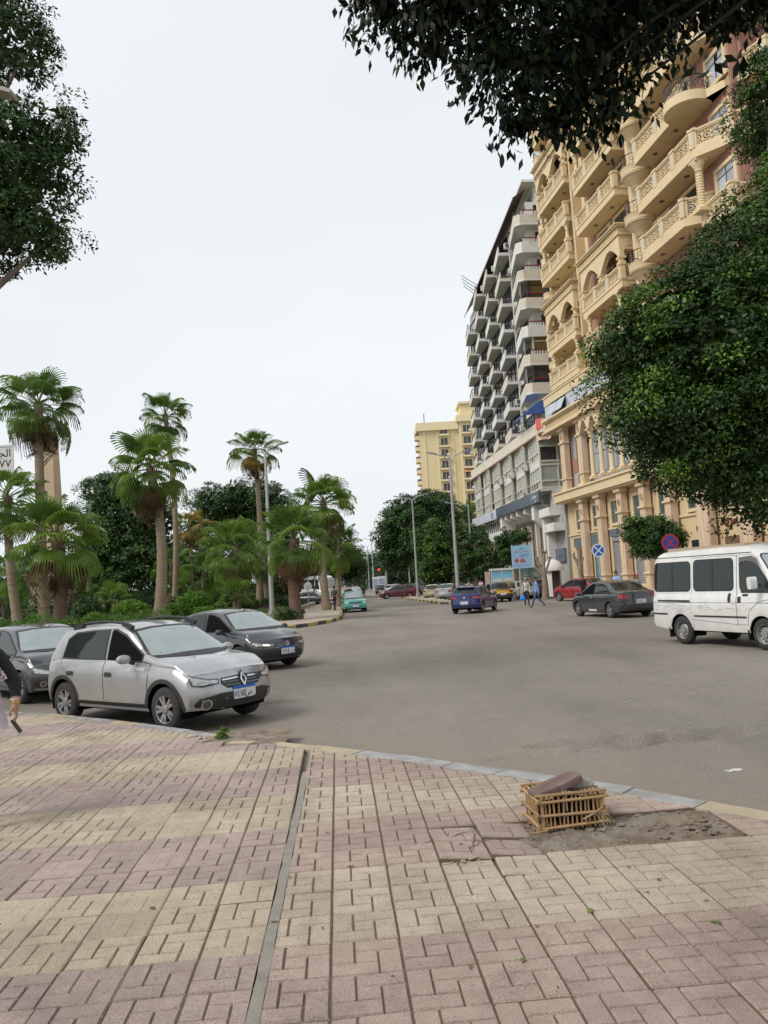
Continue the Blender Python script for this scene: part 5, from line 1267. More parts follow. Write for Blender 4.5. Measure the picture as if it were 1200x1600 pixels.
# feather palm before the yellow tower
fp = thing('feather_palm', 'feather-leaved palm in front of the yellow tower beside the grey block', 'palm', (12.6,118,.15))
MB().tube([(0,0,0),(.1,0,5),(0,.1,10.2)],[.35,.26,.2],8).build('trunk', M_PTR, fp, 50)
b = MB()
for i in range(40):
    f = i/39; b.add([(f*3.0,-.02,.9*sin(f*2.4)-.6*f*f),(f*3.0+.35*(1-.3*f),-.75*(1-.5*f)*(.3+f) if f < .25 else -.75*(1.05-f*.6),.9*sin(f*2.4)-.6*f*f-.35),(f*3.0+.09,-.02,.9*sin(f*2.4)-.6*f*f)],[(0,1,2)]); 
    b.add([(f*3.0,.02,.9*sin(f*2.4)-.6*f*f),(f*3.0+.35*(1-.3*f),.75*(1.05-f*.6),.9*sin(f*2.4)-.6*f*f-.35),(f*3.0+.09,.02,.9*sin(f*2.4)-.6*f*f)],[(2,1,0)])
FE = b.mesh('feather_frond', PL_D)
for i in range(22): link('frond', FE, fp, Matrix.Translation((0,.1,10.2)) @ Matrix.Rotation(i*2.4,4,'Z') @ Matrix.Rotation(R(lerp(-70,20,i/21)),4,'Y') @ Matrix.Diagonal((1.15,1.15,1.15,1)))

# --- hard-pruned trees
def pruned(label, base, limbs, r, seed, tufts, leafm=L_FICD, h_=2.0, cat='tree'):
    t = thing('pruned_tree', label, cat, base); rs = random.Random(seed); b = MB()
    b.tube([(0,0,-.05),(.05,0,h_*.5),(0,.03,h_)],[r*1.35,r,r*.95],10)
    for (x,y,z,rr) in limbs:
        m_ = Vector((x*.5,y*.5,h_+(z-h_)*.42)); b.tube([(0,0,h_*.92),m_+Vector((rs.uniform(-.1,.1),0,rs.uniform(-.1,.1))),(x,y,z)],[rr*1.25,rr,rr*.85],8)
        for k in range(5): d = Vector((rs.uniform(-1,1),rs.uniform(-1,1),rs.uniform(-.2,1))).normalized()*rr*2.2; b.tube([Vector((x,y,z))-d*.2,Vector((x,y,z))+d],[rr*.6,rr*.35],6)
    b.build('trunk', M_CUTB, t, 50)
    if tufts: crown('regrowth', tufts, 30*len(tufts), 34, .2, .2, leafm, seed, t, young=.2, fill=.1)
    return t
p = AT(852,925,58); pruned('pollarded bare trunk with stubby limbs in front of the white guard booth', (p.x,p.y,.14), [(-1.35,.2,3.0,.12),(.15,.1,3.3,.13),(.55,0,2.9,.09),(-.35,.3,2.9,.09)], .22, 5, [], h_=1.7)
p = AT(908,915,52); pruned('gnarled bare pollard beside the blue no-stopping sign', (p.x,p.y,.14), [(-.35,.1,2.9,.10),(.05,.1,3.3,.11),(.25,0,2.6,.08)], .15, 6, [], h_=1.9)
p = AT(744,925,72); pruned('pruned tree with leaf tufts left of the billboard', (p.x,p.y,.14), [(-1.0,0,4.2,.16),(.2,.1,4.8,.18),(1.1,0,4.2,.15),(-.5,.2,4.8,.1)], .28, 7, [(-1.1,0,4.6,.8,.8,.7),(.3,0,5.2,.9,.8,.6),(1.3,0,4.3,.7,.7,.7),(-.2,0,3.4,1.1,1,.7),(-1.0,0,2.2,1.0,1,.8),(1.0,0,2.5,1.0,1,.8)])
p = AT(772,925,70); pruned('pruned tree with sparse leaves behind the advertising kiosk', (p.x,p.y,.14), [(-.8,0,3.9,.15),(.4,.1,4.4,.16),(1.2,0,3.8,.13)], .26, 8, [(-.6,0,3.7,.9,.9,.7),(.8,0,4.1,.8,.8,.6),(1.5,0,3.4,.7,.7,.6),(.2,0,2.4,1.1,1,.8)])
p = AT(805,920,68); pruned('pruned tree with a leafy top just behind the billboard', (p.x,p.y,.14), [(-.3,0,4.8,.15),(.7,.1,5.0,.13)], .26, 9, [(-.2,0,5.0,.7,.7,.5),(.8,0,5.1,.7,.7,.4),(-.8,0,4.7,.6,.6,.5),(-.3,0,3.6,.8,.8,.6)])
# ------------------------------------------------------------------ vehicles
def paint(name, c, metal=.55, rough=.32, dust=.35):
    m = mat(name, c, rough, metal, coat=1.0, c2=tuple(q*.86 for q in c), nscale=2.5, ndet=6)
    t = m.node_tree; b = t.nodes['Principled BSDF']          # road dust: rougher, duller where a noise says so
    n = t.nodes.new('ShaderNodeTexNoise'); n.inputs['Scale'].default_value = 5; n.inputs['Detail'].default_value = 8
    tcn = t.nodes.new('ShaderNodeTexCoord'); t.links.new(tcn.outputs['Object'], n.inputs['Vector'])
    mr = t.nodes.new('ShaderNodeMapRange'); mr.inputs['To Min'].default_value = rough*.8; mr.inputs['To Max'].default_value = rough+.25
    t.links.new(n.outputs['Fac'], mr.inputs['Value']); t.links.new(mr.outputs[0], b.inputs['Roughness'])
    b.inputs['Coat Roughness'].default_value = .06; b.inputs['Coat IOR'].default_value = 1.55
    return m
M_TYRE = mat('tyre_rubber', (.022,.022,.023), .85, c2=(.04,.038,.036), nscale=8); M_RIM = mat('alloy_rim', (.45,.45,.46), .35, .8, c2=(.36,.36,.36), nscale=6)
M_STEEL = mat('steel_rim', (.42,.42,.42), .45, .6, c2=(.34,.33,.32), nscale=6)
M_BLKP = mat('black_plastic', (.022,.022,.023), .55, c2=(.03,.03,.03), nscale=9); M_GLASS = mat('car_glass', (.018,.026,.025), .03, spec=.5, ior=1.52)
M_WSCR = mat('windscreen_glass', (.24,.285,.285), .05, spec=.8, ior=1.6, c2=(.32,.365,.36), nscale=1.2)
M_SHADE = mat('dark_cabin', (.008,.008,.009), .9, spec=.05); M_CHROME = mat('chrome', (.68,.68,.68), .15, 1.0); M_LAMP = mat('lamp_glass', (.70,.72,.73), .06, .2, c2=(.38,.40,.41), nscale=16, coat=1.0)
M_LAMPD = mat('lamp_housing', (.10,.105,.11), .15, .5, coat=.8); M_RLAMP = mat('tail_lamp', (.35,.012,.012), .15, coat=1.0); M_AMBER = mat('amber_lamp', (.5,.16,.02), .2, coat=1.0)
M_PLW = mat('plate_white', (.62,.63,.65), .5); M_PLB = mat('plate_blue', (.02,.13,.45), .5); M_INK = mat('plate_ink', (.015,.015,.018), .6)
M_LIT = emit('lit_lamp', (1.0,.72,.45), 1.6); M_ORG = mat('plate_orange', (.55,.22,.05), .5)

SPECS = {
 # top: roof/hood edge line, sh: shoulder line, both rear to front
 'hatch': dict(wb=2.59, fo=.80, ro=.69, W=.865, R=.325, zb=.27, tum=.30, tyre=.2,
    top=[(-2.0,1.02),(-1.95,1.08),(-1.90,1.14),(-1.56,1.46),(-1.25,1.515),(-.6,1.54),(-.05,1.525),(.22,1.47),(.98,1.045),(1.10,1.02),(1.6,.96),(1.95,.87),(2.09,.78)],
    sh=[(-2.0,.95),(-1.9,.98),(-1.2,1.0),(0,.965),(1.0,.93),(1.6,.90),(1.95,.83),(2.1,.76)],
    ws=(.22,1.0), rw=(-1.92,-1.5), plan=(.30,.22)),
 'sedan': dict(wb=2.64, fo=.86, ro=.98, W=.885, R=.315, zb=.22, tum=.33, tyre=.205,
    top=[(-2.30,.98),(-2.26,1.01),(-1.82,1.06),(-1.70,1.075),(-1.02,1.40),(-.7,1.455),(-.25,1.475),(.2,1.455),(.42,1.41),(1.22,.985),(1.32,.965),(1.8,.90),(2.05,.80),(2.18,.70)],
    sh=[(-2.3,.92),(-2.2,.955),(-1.5,.955),(0,.925),(1.2,.88),(1.8,.83),(2.05,.76),(2.18,.68)],
    ws=(.42,1.24), rw=(-1.72,-1.0), plan=(.36,.26)),
 'old': dict(wb=2.42, fo=.68, ro=.92, W=.80, R=.29, zb=.24, tum=.24, tyre=.17,
    top=[(-2.1,.87),(-2.08,.895),(-1.45,.93),(-1.38,.94),(-1.0,1.33),(-.8,1.40),(-.1,1.42),(.28,1.38),(.72,.94),(.80,.925),(1.7,.86),(1.86,.80)],
    sh=[(-2.1,.83),(-2.05,.86),(-1.4,.87),(0,.87),(.8,.86),(1.7,.82),(1.86,.78)],
    ws=(.28,.74), rw=(-1.40,-.98), plan=(.12,.10)),
 'van': dict(wb=2.57, fo=.72, ro=1.12, W=.86, R=.335, zb=.34, tum=.115, tyre=.2,
    top=[(-2.40,1.98),(-2.36,2.04),(-2.26,2.12),(-2.0,2.19),(0,2.215),(.8,2.20),(1.05,2.12),(1.22,1.95),(1.80,1.20),(1.92,1.08),(2.0,.9)],
    sh=[(-2.4,1.12),(-2.3,1.16),(0,1.17),(1.3,1.16),(1.75,1.08),(1.92,1.0),(2.0,.85)],
    ws=(1.12,1.82), rw=(-2.45,-2.2), plan=(.16,.07)),
}
def car_body(S, nst=84):
    wb, fo, ro, W = S['wb'], S['fo'], S['ro'], S['W']; xf, xr = wb/2+fo, -wb/2-ro
    xs_ = np.linspace(xr, xf, nst); Rr, Ra = S['R'], S['R']+.055
    def smooth(keys):
        v = np.array([interp(keys, x) for x in xs_]); k = np.array([1,3,4,3,1])/12.; p_ = np.pad(v,2,'edge'); return np.convolve(p_,k,'valid')
    top = smooth(S['top']); sh = smooth(S['sh']); van = S['top'][3][1] > 1.8
    secs = []
    for i, x in enumerate(xs_):
        f = max(0,(x-(xf-.55))/.55); g_ = max(0,((xr+.5)-x)/.5)
        w_ = W*(1-.035*f*f-.03*g_*g_)
        if -.9 < x < .9: w_ *= 1.0
        zb = S['zb']+.04*f+.06*g_; zs = sh[i]; zA = max(top[i], zs+.03); hg = zA-zs
        yA = w_*.93-S['tum']*hg; hood = hg < .12
        crownz = .05 if hood else .055
        L = [(w_*.78,zb),(w_*.95,zb+.005),(w_*.975,zb+.09),(w_*.985,lerp(zb,zs,.3)),(w_*1.0,lerp(zb,zs,.52)),(w_*.998,lerp(zb,zs,.72)),(w_*.985,lerp(zb,zs,.88)),(w_*.955,zs-.012),(w_*.93,zs+.006)]
        for t in (.3,.6,.86): L.append((lerp(w_*.928,yA,t)+.012*sin(pi*t), lerp(zs,zA,t)))
        cr_ = min(.07,hg*.3)
        L += [(yA-cr_*.25,zA-cr_*.12+.0),(yA-cr_*.9,zA+cr_*.12),(yA*.7,zA+crownz*.55),(yA*.36,zA+crownz*.9),(0,zA+crownz)]
        secs.append(L)
    m_ = len(secs[0]); V = []; n = nst
    def endmap(x, y, z):
        pf, pr = S['plan']
        x0 = xf-.6
        if x > x0:
            lim = xf - pf*(abs(y)/W)**2.6 - (interp([(.2,.13),(.32,.05),(.45,.0),(.58,.0),(.7,.035),(.8,.09),(1.0,.16)], z) if not van else interp([(.3,.05),(.45,0),(.8,.02),(1.2,.06)],z))
            x = x0+(lim-x0)*(x-x0)/(xf-x0)
        x1 = xr+.5
        if x < x1:
            lim = xr + pr*(abs(y)/W)**2.8 + (interp([(.2,.12),(.35,.03),(.5,0),(.62,.0),(.75,.04),(1.1,.05)], z) if not van else interp([(.3,.05),(.5,0),(.7,.03),(2.2,.08)],z))
            x = x1+(lim-x1)*(x-x1)/(xr-x1)
        w0, w1 = S['ws']
        if w0-.1 < x < w1+.25 and z > interp(S['sh'], x)+.05: x += .11*(1-min(1,(abs(y)/(W*.8))**2))*min(1,(x-w0+.1)/.25)*min(1,max(0,(w1+.25-x)/.25))
        return (x,y,z)
    for i, x in enumerate(xs_):
        for s_ in (1,-1):
            for y, z in secs[i]: V.append(list(endmap(x, y*s_, z)))
    F = []; row = 2*m_
    def vid(i, s_, j): return i*row+(0 if s_ > 0 else m_)+j
    for i in range(n-1):
        for j in range(m_-1):
            F.append((vid(i,1,j),vid(i+1,1,j),vid(i+1,1,j+1),vid(i,1,j+1))[::-1]); F.append((vid(i,-1,j),vid(i+1,-1,j),vid(i+1,-1,j+1),vid(i,-1,j+1)))
        F.append((vid(i,1,m_-1),vid(i,-1,m_-1),vid(i+1,-1,m_-1),vid(i+1,1,m_-1)))
    # end caps as grids that follow the bumper curvature
    for i, fl in ((n-1,1),(0,-1)):
        K = 10; rows = []
        for j in range(m_-1):
            y, z = secs[i][j]; r_ = []
            for k in range(K+1):
                yy = y*(1-2*k/K)
                if k == 0: r_.append(vid(i,1,j))
                elif k == K: r_.append(vid(i,-1,j))
                else: r_.append(len(V)); V.append(list(endmap(xs_[i], yy, z)))
            rows.append(r_)
        for a_, c_ in zip(rows, rows[1:]):
            for k in range(K): F.append((a_[k],a_[k+1],c_[k+1],c_[k])[::-fl])
        tp = rows[-1]; F.append(tuple(tp+[vid(i,-1,m_-1)] if vid(i,-1,m_-1) not in tp else tp)[::-fl])
    # wheel arches
    V = np.array(V); rem = np.zeros(len(V), bool); info = {}
    for xc in (wb/2,-wb/2):
        d = np.hypot(V[:,0]-xc, V[:,2]-Rr); ins = (d < Ra) & (np.abs(V[:,1]) > W*.6)
        for q in np.where(ins)[0]: info[q] = xc
        rem |= ins
    keepF = []
    for f in F:
        k = sum(rem[q] for q in f)
        if k == len(f): continue
        keepF.append(f)
    for q, xc in info.items():
        d = Vector((V[q,0]-xc, V[q,2]-Rr)); l = max(d.length,1e-4); V[q,0] = xc+d.x/l*Ra; V[q,2] = Rr+d.y/l*Ra
    b = MB(); b.add([tuple(v) for v in V], keepF)
    return b, xf, xr, Ra
def wheel_parts(R_, w_, kind):
    t = MB(); t.lathe([(R_*.62,-w_/2),(R_*.80,-w_/2-.004),(R_*.94,-w_*.44),(R_,-w_*.30),(R_*1.0,w_*.30),(R_*.94,w_*.44),(R_*.80,w_/2+.004),(R_*.62,w_/2)],28,M=Matrix.Rotation(pi/2,4,'X'))
    r = MB(); rr = R_*.64; M = Matrix.Rotation(-pi/2,4,'X')
    r.lathe([(rr,-w_*.5),(rr*.93,-w_*.47),(rr*.9,-w_*.2),(rr*.88,w_*.1),(rr,w_*.5)],24,M=M)   # outward is local -y
    if kind == 'alloy':
        for i in range(5):
            A = Matrix.Rotation(2*pi*i/5,4,'Y')
            for s_ in (-.5,.5):
                r.add([A @ Vector(p) for p in [(s_*.02-.022,w_*-.40,.04),(s_*.02+.022,w_*-.40,.04),(s_*.085+.024,-w_*.46,rr*.95),(s_*.085-.024,-w_*.46,rr*.95),(s_*.02-.022,-w_*.25,.04),(s_*.02+.022,-w_*.25,.04),(s_*.085+.024,-w_*.3,rr*.95),(s_*.085-.024,-w_*.3,rr*.95)]],[(0,1,2,3),(0,3,7,4),(1,5,6,2)])
        r.lathe([(.065,-w_*.25),(.065,-w_*.45),(.05,-w_*.47),(.001,-w_*.47)][::-1],12,M=Matrix.Rotation(-pi/2,4,'X') @ Matrix.Diagonal((1,1,1,1)))
    else:
        r.lathe([(rr*.9,-w_*.15),(rr*.8,-w_*.05),(rr*.62,-w_*.25),(rr*.4,-w_*.25),(rr*.36,-w_*.42),(rr*.12,-w_*.42),(.001,-w_*.42)],24,M=M)
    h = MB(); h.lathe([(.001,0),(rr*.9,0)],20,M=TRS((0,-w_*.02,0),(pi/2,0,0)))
    hl = MB()
    if kind != 'alloy':
        for i in range(12):
            a = 2*pi*i/12; hl.lathe([(.001,0),(.026,0)],8,M=TRS((rr*.71*cos(a),-w_*.17,rr*.71*sin(a)),(pi/2,0,0)))
    return t, r, h, hl
CAR_CACHE = {}
class Car:
    def __init__(s, kind, name, label, loc, heading, body_mat, group=None, lod=0, rim='alloy', steer=0, scale=(1,1,1)):
        S = SPECS[kind]; s.S = S; s.kind = kind
        key = (kind, lod)
        s.root = thing(name, label, 'van' if kind == 'van' else 'car', (loc[0],loc[1],0), heading, group); s.root.scale = scale
        if kind not in CAR_CACHE:
            b, xf, xr, Ra = car_body(S); me = b.mesh('body_'+kind, M_BLKP, 28); CAR_CACHE[kind] = (me, xf, xr, Ra, BVHTree.FromPolygons([Vector(v) for v in b.v], b.f))
        me, s.xf, s.xr, s.Ra, s.bvh = CAR_CACHE[kind]
        s.pm = body_mat
        s.body = link('body', me, s.root); s.body.material_slots[0].link = 'OBJECT'; s.body.material_slots[0].material = body_mat
        wb, R_, W, tw = S['wb'], S['R'], S['W'], S['tyre']
        # wheels
        for sx in (1,-1):
            for sy in (1,-1):
                wk = ('wheel', kind, rim)
                if wk not in CAR_CACHE:
                    t, r, h, hl = wheel_parts(R_, tw, rim); CAR_CACHE[wk] = (t.mesh('tyre',M_TYRE,40), r.mesh('rim',M_RIM if rim == 'alloy' else M_STEEL,30), h.mesh('hub_shade',M_SHADE), hl.mesh('holes',M_SHADE) if hl.v else None)
                tm, rm, hm, hlm = CAR_CACHE[wk]
                we = bpy.data.objects.new('wheel', None); col.objects.link(we); we.parent = s.root; we.empty_display_size = .1
                we.location = (sx*wb/2, sy*(W-tw/2-.02), R_); we.rotation_euler = (0,random.uniform(0,6),(steer if sx > 0 else 0)+(0 if sy < 0 else pi))
                link('tyre', tm, we); link('rim', rm, we); link('brake_shade', hm, we)
                if hlm: link('rim_holes', hlm, we)
        # underbody and wheel wells
        uk = ('under', kind)
        if uk not in CAR_CACHE:
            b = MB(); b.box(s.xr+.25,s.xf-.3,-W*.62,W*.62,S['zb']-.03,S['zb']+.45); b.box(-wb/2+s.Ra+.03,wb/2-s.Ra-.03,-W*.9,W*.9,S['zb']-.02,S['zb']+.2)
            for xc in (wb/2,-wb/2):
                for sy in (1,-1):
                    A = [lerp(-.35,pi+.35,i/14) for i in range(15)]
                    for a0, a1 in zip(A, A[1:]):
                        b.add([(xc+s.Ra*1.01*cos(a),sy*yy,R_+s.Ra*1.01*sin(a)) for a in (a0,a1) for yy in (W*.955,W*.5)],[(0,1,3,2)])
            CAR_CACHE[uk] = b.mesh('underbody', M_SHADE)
        link('underbody', CAR_CACHE[uk], s.root)
    def decal(s, name, polys, axis, m, off=.005, parent=None, grid=.07, smooth=True, cache=None):
        """a trim piece: flat outline(s) laid onto the body along an axis ('L','R' sides; 'F','B' ends; 'T' top)"""
        ck = ('decal', s.kind, cache)
        if cache is None or ck not in CAR_CACHE:
            bm = bmesh.new()
            if not isinstance(polys[0][0], (tuple, list)): polys = [polys]
            for poly in polys:
                vs = [bm.verts.new((p[0],p[1],0)) for p in poly]
                try: bm.faces.new(vs)
                except ValueError: pass
            bm.faces.ensure_lookup_table()
            xs_ = [v.co.x for v in bm.verts]; ys_ = [v.co.y for v in bm.verts]
            if grid:
                for lo, hi, no in ((min(xs_),max(xs_),(1,0,0)),(min(ys_),max(ys_),(0,1,0))):
                    k = int((hi-lo)/grid)
                    for i in range(1,k+1):
                        c = lo+(hi-lo)*i/(k+1); bmesh.ops.bisect_plane(bm, geom=bm.verts[:]+bm.edges[:]+bm.faces[:], plane_co=Vector(no)*c, plane_no=no)
            D = {'R':(Vector((0,1,0)),lambda a,b_: Vector((a,-3,b_))),'L':(Vector((0,-1,0)),lambda a,b_: Vector((a,3,b_))),'F':(Vector((-1,0,0)),lambda a,b_: Vector((6,a,b_))),'B':(Vector((1,0,0)),lambda a,b_: Vector((-6,a,b_))),'T':(Vector((0,0,-1)),lambda a,b_: Vector((a,b_,5)))}
            d, fn = D[axis]; last = None
            for v in bm.verts:
                h, nr, ix, ds = s.bvh.ray_cast(fn(v.co.x, v.co.y), d)
                if h is None:
                    h, nr, ix, ds = s.bvh.find_nearest(fn(v.co.x,v.co.y)+d*2.2 if axis in 'RL' else fn(v.co.x,v.co.y)+d*4)
                v.co = h + nr*off*(1 if nr.dot(d) < 0 else -1)
            bm.normal_update()
            for f in bm.faces:
                if f.normal.dot(d) > 0: f.normal_flip()
            me = bpy.data.meshes.new(name); bm.to_mesh(me); bm.free(); me.materials.append(m)
            if smooth: me.polygons.foreach_set('use_smooth',[True]*len(me.polygons))
            if cache is not None: CAR_CACHE[ck] = me
        else: me = CAR_CACHE[ck]
        o = link(name, me, parent or s.root)
        if cache is not None: o.material_slots[0].link = 'OBJECT'; o.material_slots[0].material = m
        return o
    def both(s, name, poly, m, off=.005, **kw):
        c = kw.pop('cache', None)
        return [s.decal(name, poly, a, m, off, cache=(c+a if c else None), **kw) for a in 'LR']
    def mesh(s, name, b, m, smooth=40, parent=None): return b.build(name, m, parent or s.root, smooth)
def inset(poly, d):
    n = len(poly); out = []
    a = sum(poly[i][0]*poly[(i+1)%n][1]-poly[(i+1)%n][0]*poly[i][1] for i in range(n)); sg = 1 if a > 0 else -1
    for i in range(n):
        p0, p1, p2 = Vector(poly[i-1]), Vector(poly[i]), Vector(poly[(i+1)%n]); e0, e1 = (p1-p0).normalized(), (p2-p1).normalized()
        n0, n1 = Vector((-e0.y,e0.x))*sg, Vector((-e1.y,e1.x))*sg; m_ = (n0+n1); k = m_.length_squared/2
        out.append(tuple(p1+m_*(d/max(k,.35))))
    return out
def rrect(x0, x1, y0, y1, r, n=4):
    P_ = []
    for cx_, cy_, a0 in ((x1-r,y0+r,-pi/2),(x1-r,y1-r,0),(x0+r,y1-r,pi/2),(x0+r,y0+r,pi)):
        P_ += [(cx_+r*cos(a0+pi/2*i/n), cy_+r*sin(a0+pi/2*i/n)) for i in range(n+1)]
    return P_
def mirror(car, x, z, y, m):
    for sy in (1,-1):
        p = bpy.data.objects.new('wing_mirror', None); col.objects.link(p); p.parent = car.root; p.location = (x, sy*y, z)
        b = MB(); b.lathe([(.001,-.075),(.06,-.072),(.092,-.04),(.10,.0),(.095,.05),(.075,.062),(.001,.065)],14,M=Matrix.Diagonal((.75,1.15,.72,1)) @ TRS((0,sy*.06,0),(0,pi/2,0)) @ Matrix.Rotation(pi/2,4,'Z')); b.build('shell', m, p, 50)
        MB().boxm(TRS((-.02,-sy*.07,-.05),(sy*.5,0,0)),.07,.13,.05).build('arm', M_BLKP, p)
def plate(car, x, y, z, axis, txt='٧٤٧٢', letters='س ص د', w_=.42, tilt=0, blue=True):
    rz = pi/2 if axis == 'F' else -pi/2
    p = bpy.data.objects.new('number_plate', None); col.objects.link(p); p.parent = car.root; p.matrix_local = TRS((x,y,z),(0,0,rz)) @ Matrix.Rotation(tilt,4,'X')
    MB().box(-w_/2,w_/2,-.012,.012,-.085,.055 if blue else .085).build('panel', M_PLW, p)
    if blue: MB().box(-w_/2,w_/2,-.013,.012,.055,.10).build('band', M_PLB, p)
    MB().box(-w_/2,w_/2,-.006,.006,-.095,-.085).box(-.004,.004,-.0135,.0,-.08,.05).build('rim', M_INK, p)
    if txt:
        text('digits', txt, .13, M_INK, p, face_my(-w_*.25,-.013,-.02), .001, sx=.85); text('letters', ar(letters) if letters else '', .12, M_INK, p, face_my(w_*.25,-.013,-.02), .001, sx=.85)
    return p
# ---- side outlines per body type: windows and doors (x,z), front lamps and grille (y,z)
SIDEWIN = {
 'hatch': [[(-1.36,1.05),(-1.30,1.33),(-1.12,1.42),(-.6,1.455),(-.24,1.46),(-.22,1.02)], [(-.12,1.02),(-.14,1.462),(-.05,1.46),(.22,1.375),(.74,1.09),(.72,1.01)]],
 'sedan': [[(-1.38,.99),(-1.0,1.26),(-.72,1.365),(-.2,1.395),(-.14,1.395),(-.12,.965)], [(-.03,.965),(-.05,1.40),(.2,1.375),(.42,1.31),(1.0,1.0),(.98,.955)]],
 'old': [[(-1.05,.91),(-.88,1.24),(-.74,1.33),(-.15,1.345),(-.13,.91)], [(-.04,.91),(-.04,1.345),(.16,1.335),(.28,1.27),(.60,.93),(.58,.91)]],
 'van': [rrect(-2.27,-.95,1.27,1.93,.09), rrect(-.80,.46,1.27,1.95,.09), [(.73,1.22),(.68,1.34),(.68,1.86),(.76,1.95),(.98,1.95),(1.12,1.88),(1.52,1.33),(1.50,1.22)]],
}
DOORS = {
 'hatch': [[(-1.40,1.02),(-1.3,.90),(-1.02,.62),(-.86,.36),(-.18,.34),(-.18,1.02)], [(-.165,.34),(.88,.34),(.93,.62),(.95,.97),(.72,1.0),(-.165,1.02)]],
 'sedan': [[(-1.34,.96),(-1.2,.86),(-.98,.56),(-.80,.33),(-.09,.31),(-.09,.955)], [(-.075,.31),(.86,.31),(.94,.60),(.96,.92),(-.075,.955)]],
 'old': [[(-1.05,.90),(-.98,.72),(-.78,.36),(-.09,.34),(-.09,.90)], [(-.075,.34),(.62,.34),(.66,.88),(-.075,.90)]],
 'van': [[(-.88,.60),(.57,.52),(.57,2.02),(-.88,2.02)], [(.585,.52),(.86,.52),(.93,.8),(1.22,1.02),(1.62,1.08),(1.56,1.28),(1.16,1.95),(1.0,2.02),(.585,2.02)]],
}
def dress(c, detail=2, open_window=None, doors=True, windscreen=None, dark=M_GLASS, handles=None, no_side='',):
    k = c.kind; S = c.S; W = S['W']
    for a in 'LR':
        if a in no_side: continue
        ds = []
        if doors and detail > 0:
            for i, dp in enumerate(DOORS[k]):
                if k == 'van' and i == 0 and a == 'L': continue
                c.decal('door_gap', inset(dp,-.009), a, M_SHADE, .0016, cache='dg%d%s'%(i,a))
                d = c.decal('door', dp, a, c.pm, .0045, cache='dr%d%s'%(i,a)); ds.append(d)
                if k != 'van':
                    hx = [(-.90,-.12),(-1.08,-.16),(-.82,-.12)][['hatch','sedan','old'].index(k)][i] if 0 else ({'hatch':[-1.16,-.12],'sedan':[-1.08,-.04],'old':[-.88,-.02]}[k][i]); hz = {'hatch':.80,'sedan':.835,'old':.78}[k]
                    c.decal('handle', rrect(hx-.01,hx+.17,hz-.035,hz+.035,.03), a, handles or M_BLKP, .014, parent=d, grid=0, cache='hd%d%s'%(i,a))
        for i, wp in enumerate(SIDEWIN[k]):
            par = ds[i] if (i < len(ds) and k != 'van') else None
            c.decal('window_seal', inset(wp,-.028), a, M_BLKP, .0062, parent=par, cache='ws%d%s'%(i,a))
            g = M_SHADE if open_window and (a,i) in open_window else dark
            c.decal('side_window', wp, a, g, .0095, parent=par, cache='wi%d%s'%(i,a))
    ys = W*.93
    w0, w1 = S['ws']; zt = interp(S['top'], w0)-.015; zb_ = interp(S['top'], w1)+.015
    if k == 'van': wsp = [(-.66,1.27),(.66,1.27),(.70,1.30),(.63,1.96),(.58,2.0),(-.58,2.0),(-.63,1.96),(-.70,1.30)]
    else:
        yb = W*.93-S['tum']*.05-.055; yt = W*.93-S['tum']*(zt-interp(S['sh'],w0))-.085
        wsp = [(-yb,zb_+.03),(-yb*.5,zb_+.02),(0,zb_+.02),(yb*.5,zb_+.02),(yb,zb_+.03),(yt,zt-.02),(yt*.5,zt+.015),(0,zt+.02),(-yt*.5,zt+.015),(-yt,zt-.02)]
    c.decal('windscreen_seal', inset(wsp,-.03), 'F', M_BLKP, .006, cache='wss'); c.decal('windscreen', wsp, 'F', windscreen or M_WSCR, .0105, cache='wsc')
    r0, r1 = S['rw']
    if k == 'van': rp = rrect(-.62,.62,1.3,1.88,.08)
    else:
        za, zc = interp(S['top'], r0+.06)+(.0 if k == 'hatch' else .03), interp(S['top'], r1)-.03; yb = W*.93-S['tum']*.1-.10; yt = W*.93-S['tum']*(zc-.95)-.10
        rp = [(-yb,za+.02),(0,za),(yb,za+.02),(yt,zc),(0,zc+.03),(-yt,zc)]
    c.decal('rear_seal', inset(rp,-.025), 'B', M_BLKP, .006, cache='rws'); c.decal('rear_window', rp, 'B', M_GLASS, .0105, cache='rwg')
def lamps(c, front, rear, grille=None, lower=None, fog=None, lampm=M_LAMP, rearm=M_RLAMP):
    for s_ in (1,-1):
        if front:
            fp_ = [(s_*y,z) for y, z in front]; h = c.decal('headlight', fp_, 'F', M_LAMPD, .006, grid=.05); c.decal('lens', inset(fp_,.022), 'F', lampm, .011, parent=h, grid=.05)
        if rear: c.decal('tail_light', [(s_*y,z) for y, z in rear], 'B', rearm, .008, grid=.05)
        if fog:
            y, z, r = fog; c.decal('fog_light_ring', [(s_*y+r*1.35*cos(a),z+r*1.35*sin(a)) for a in [i*pi/8 for i in range(16)]], 'F', M_CHROME, .012, grid=.06); c.decal('fog_light', [(s_*y+r*cos(a),z+r*sin(a)) for a in [i*pi/8 for i in range(16)]], 'F', M_LAMPD, .017, grid=.06)
    if lower: c.decal('lower_grille', lower, 'F', M_BLKP, .006)
    if grille:
        g = c.decal('grille', grille, 'F', M_BLKP, .007)
        zs_ = [p[1] for p in grille]; 
        for i in range(1,4):
            z = lerp(min(zs_),max(zs_),i/4); xs_ = []
            n = len(grille)
            for j in range(n):
                (y0,z0),(y1,z1) = grille[j],grille[(j+1)%n]
                if (z0-z)*(z1-z) < 0: xs_.append(lerp(y0,y1,(z-z0)/(z1-z0)))
            if len(xs_) >= 2: c.decal('grille_slat', [(min(xs_)+.02,z-.008),(max(xs_)-.02,z-.008),(max(xs_)-.02,z+.008),(min(xs_)+.02,z+.008)], 'F', M_LAMPD, .013, parent=g)
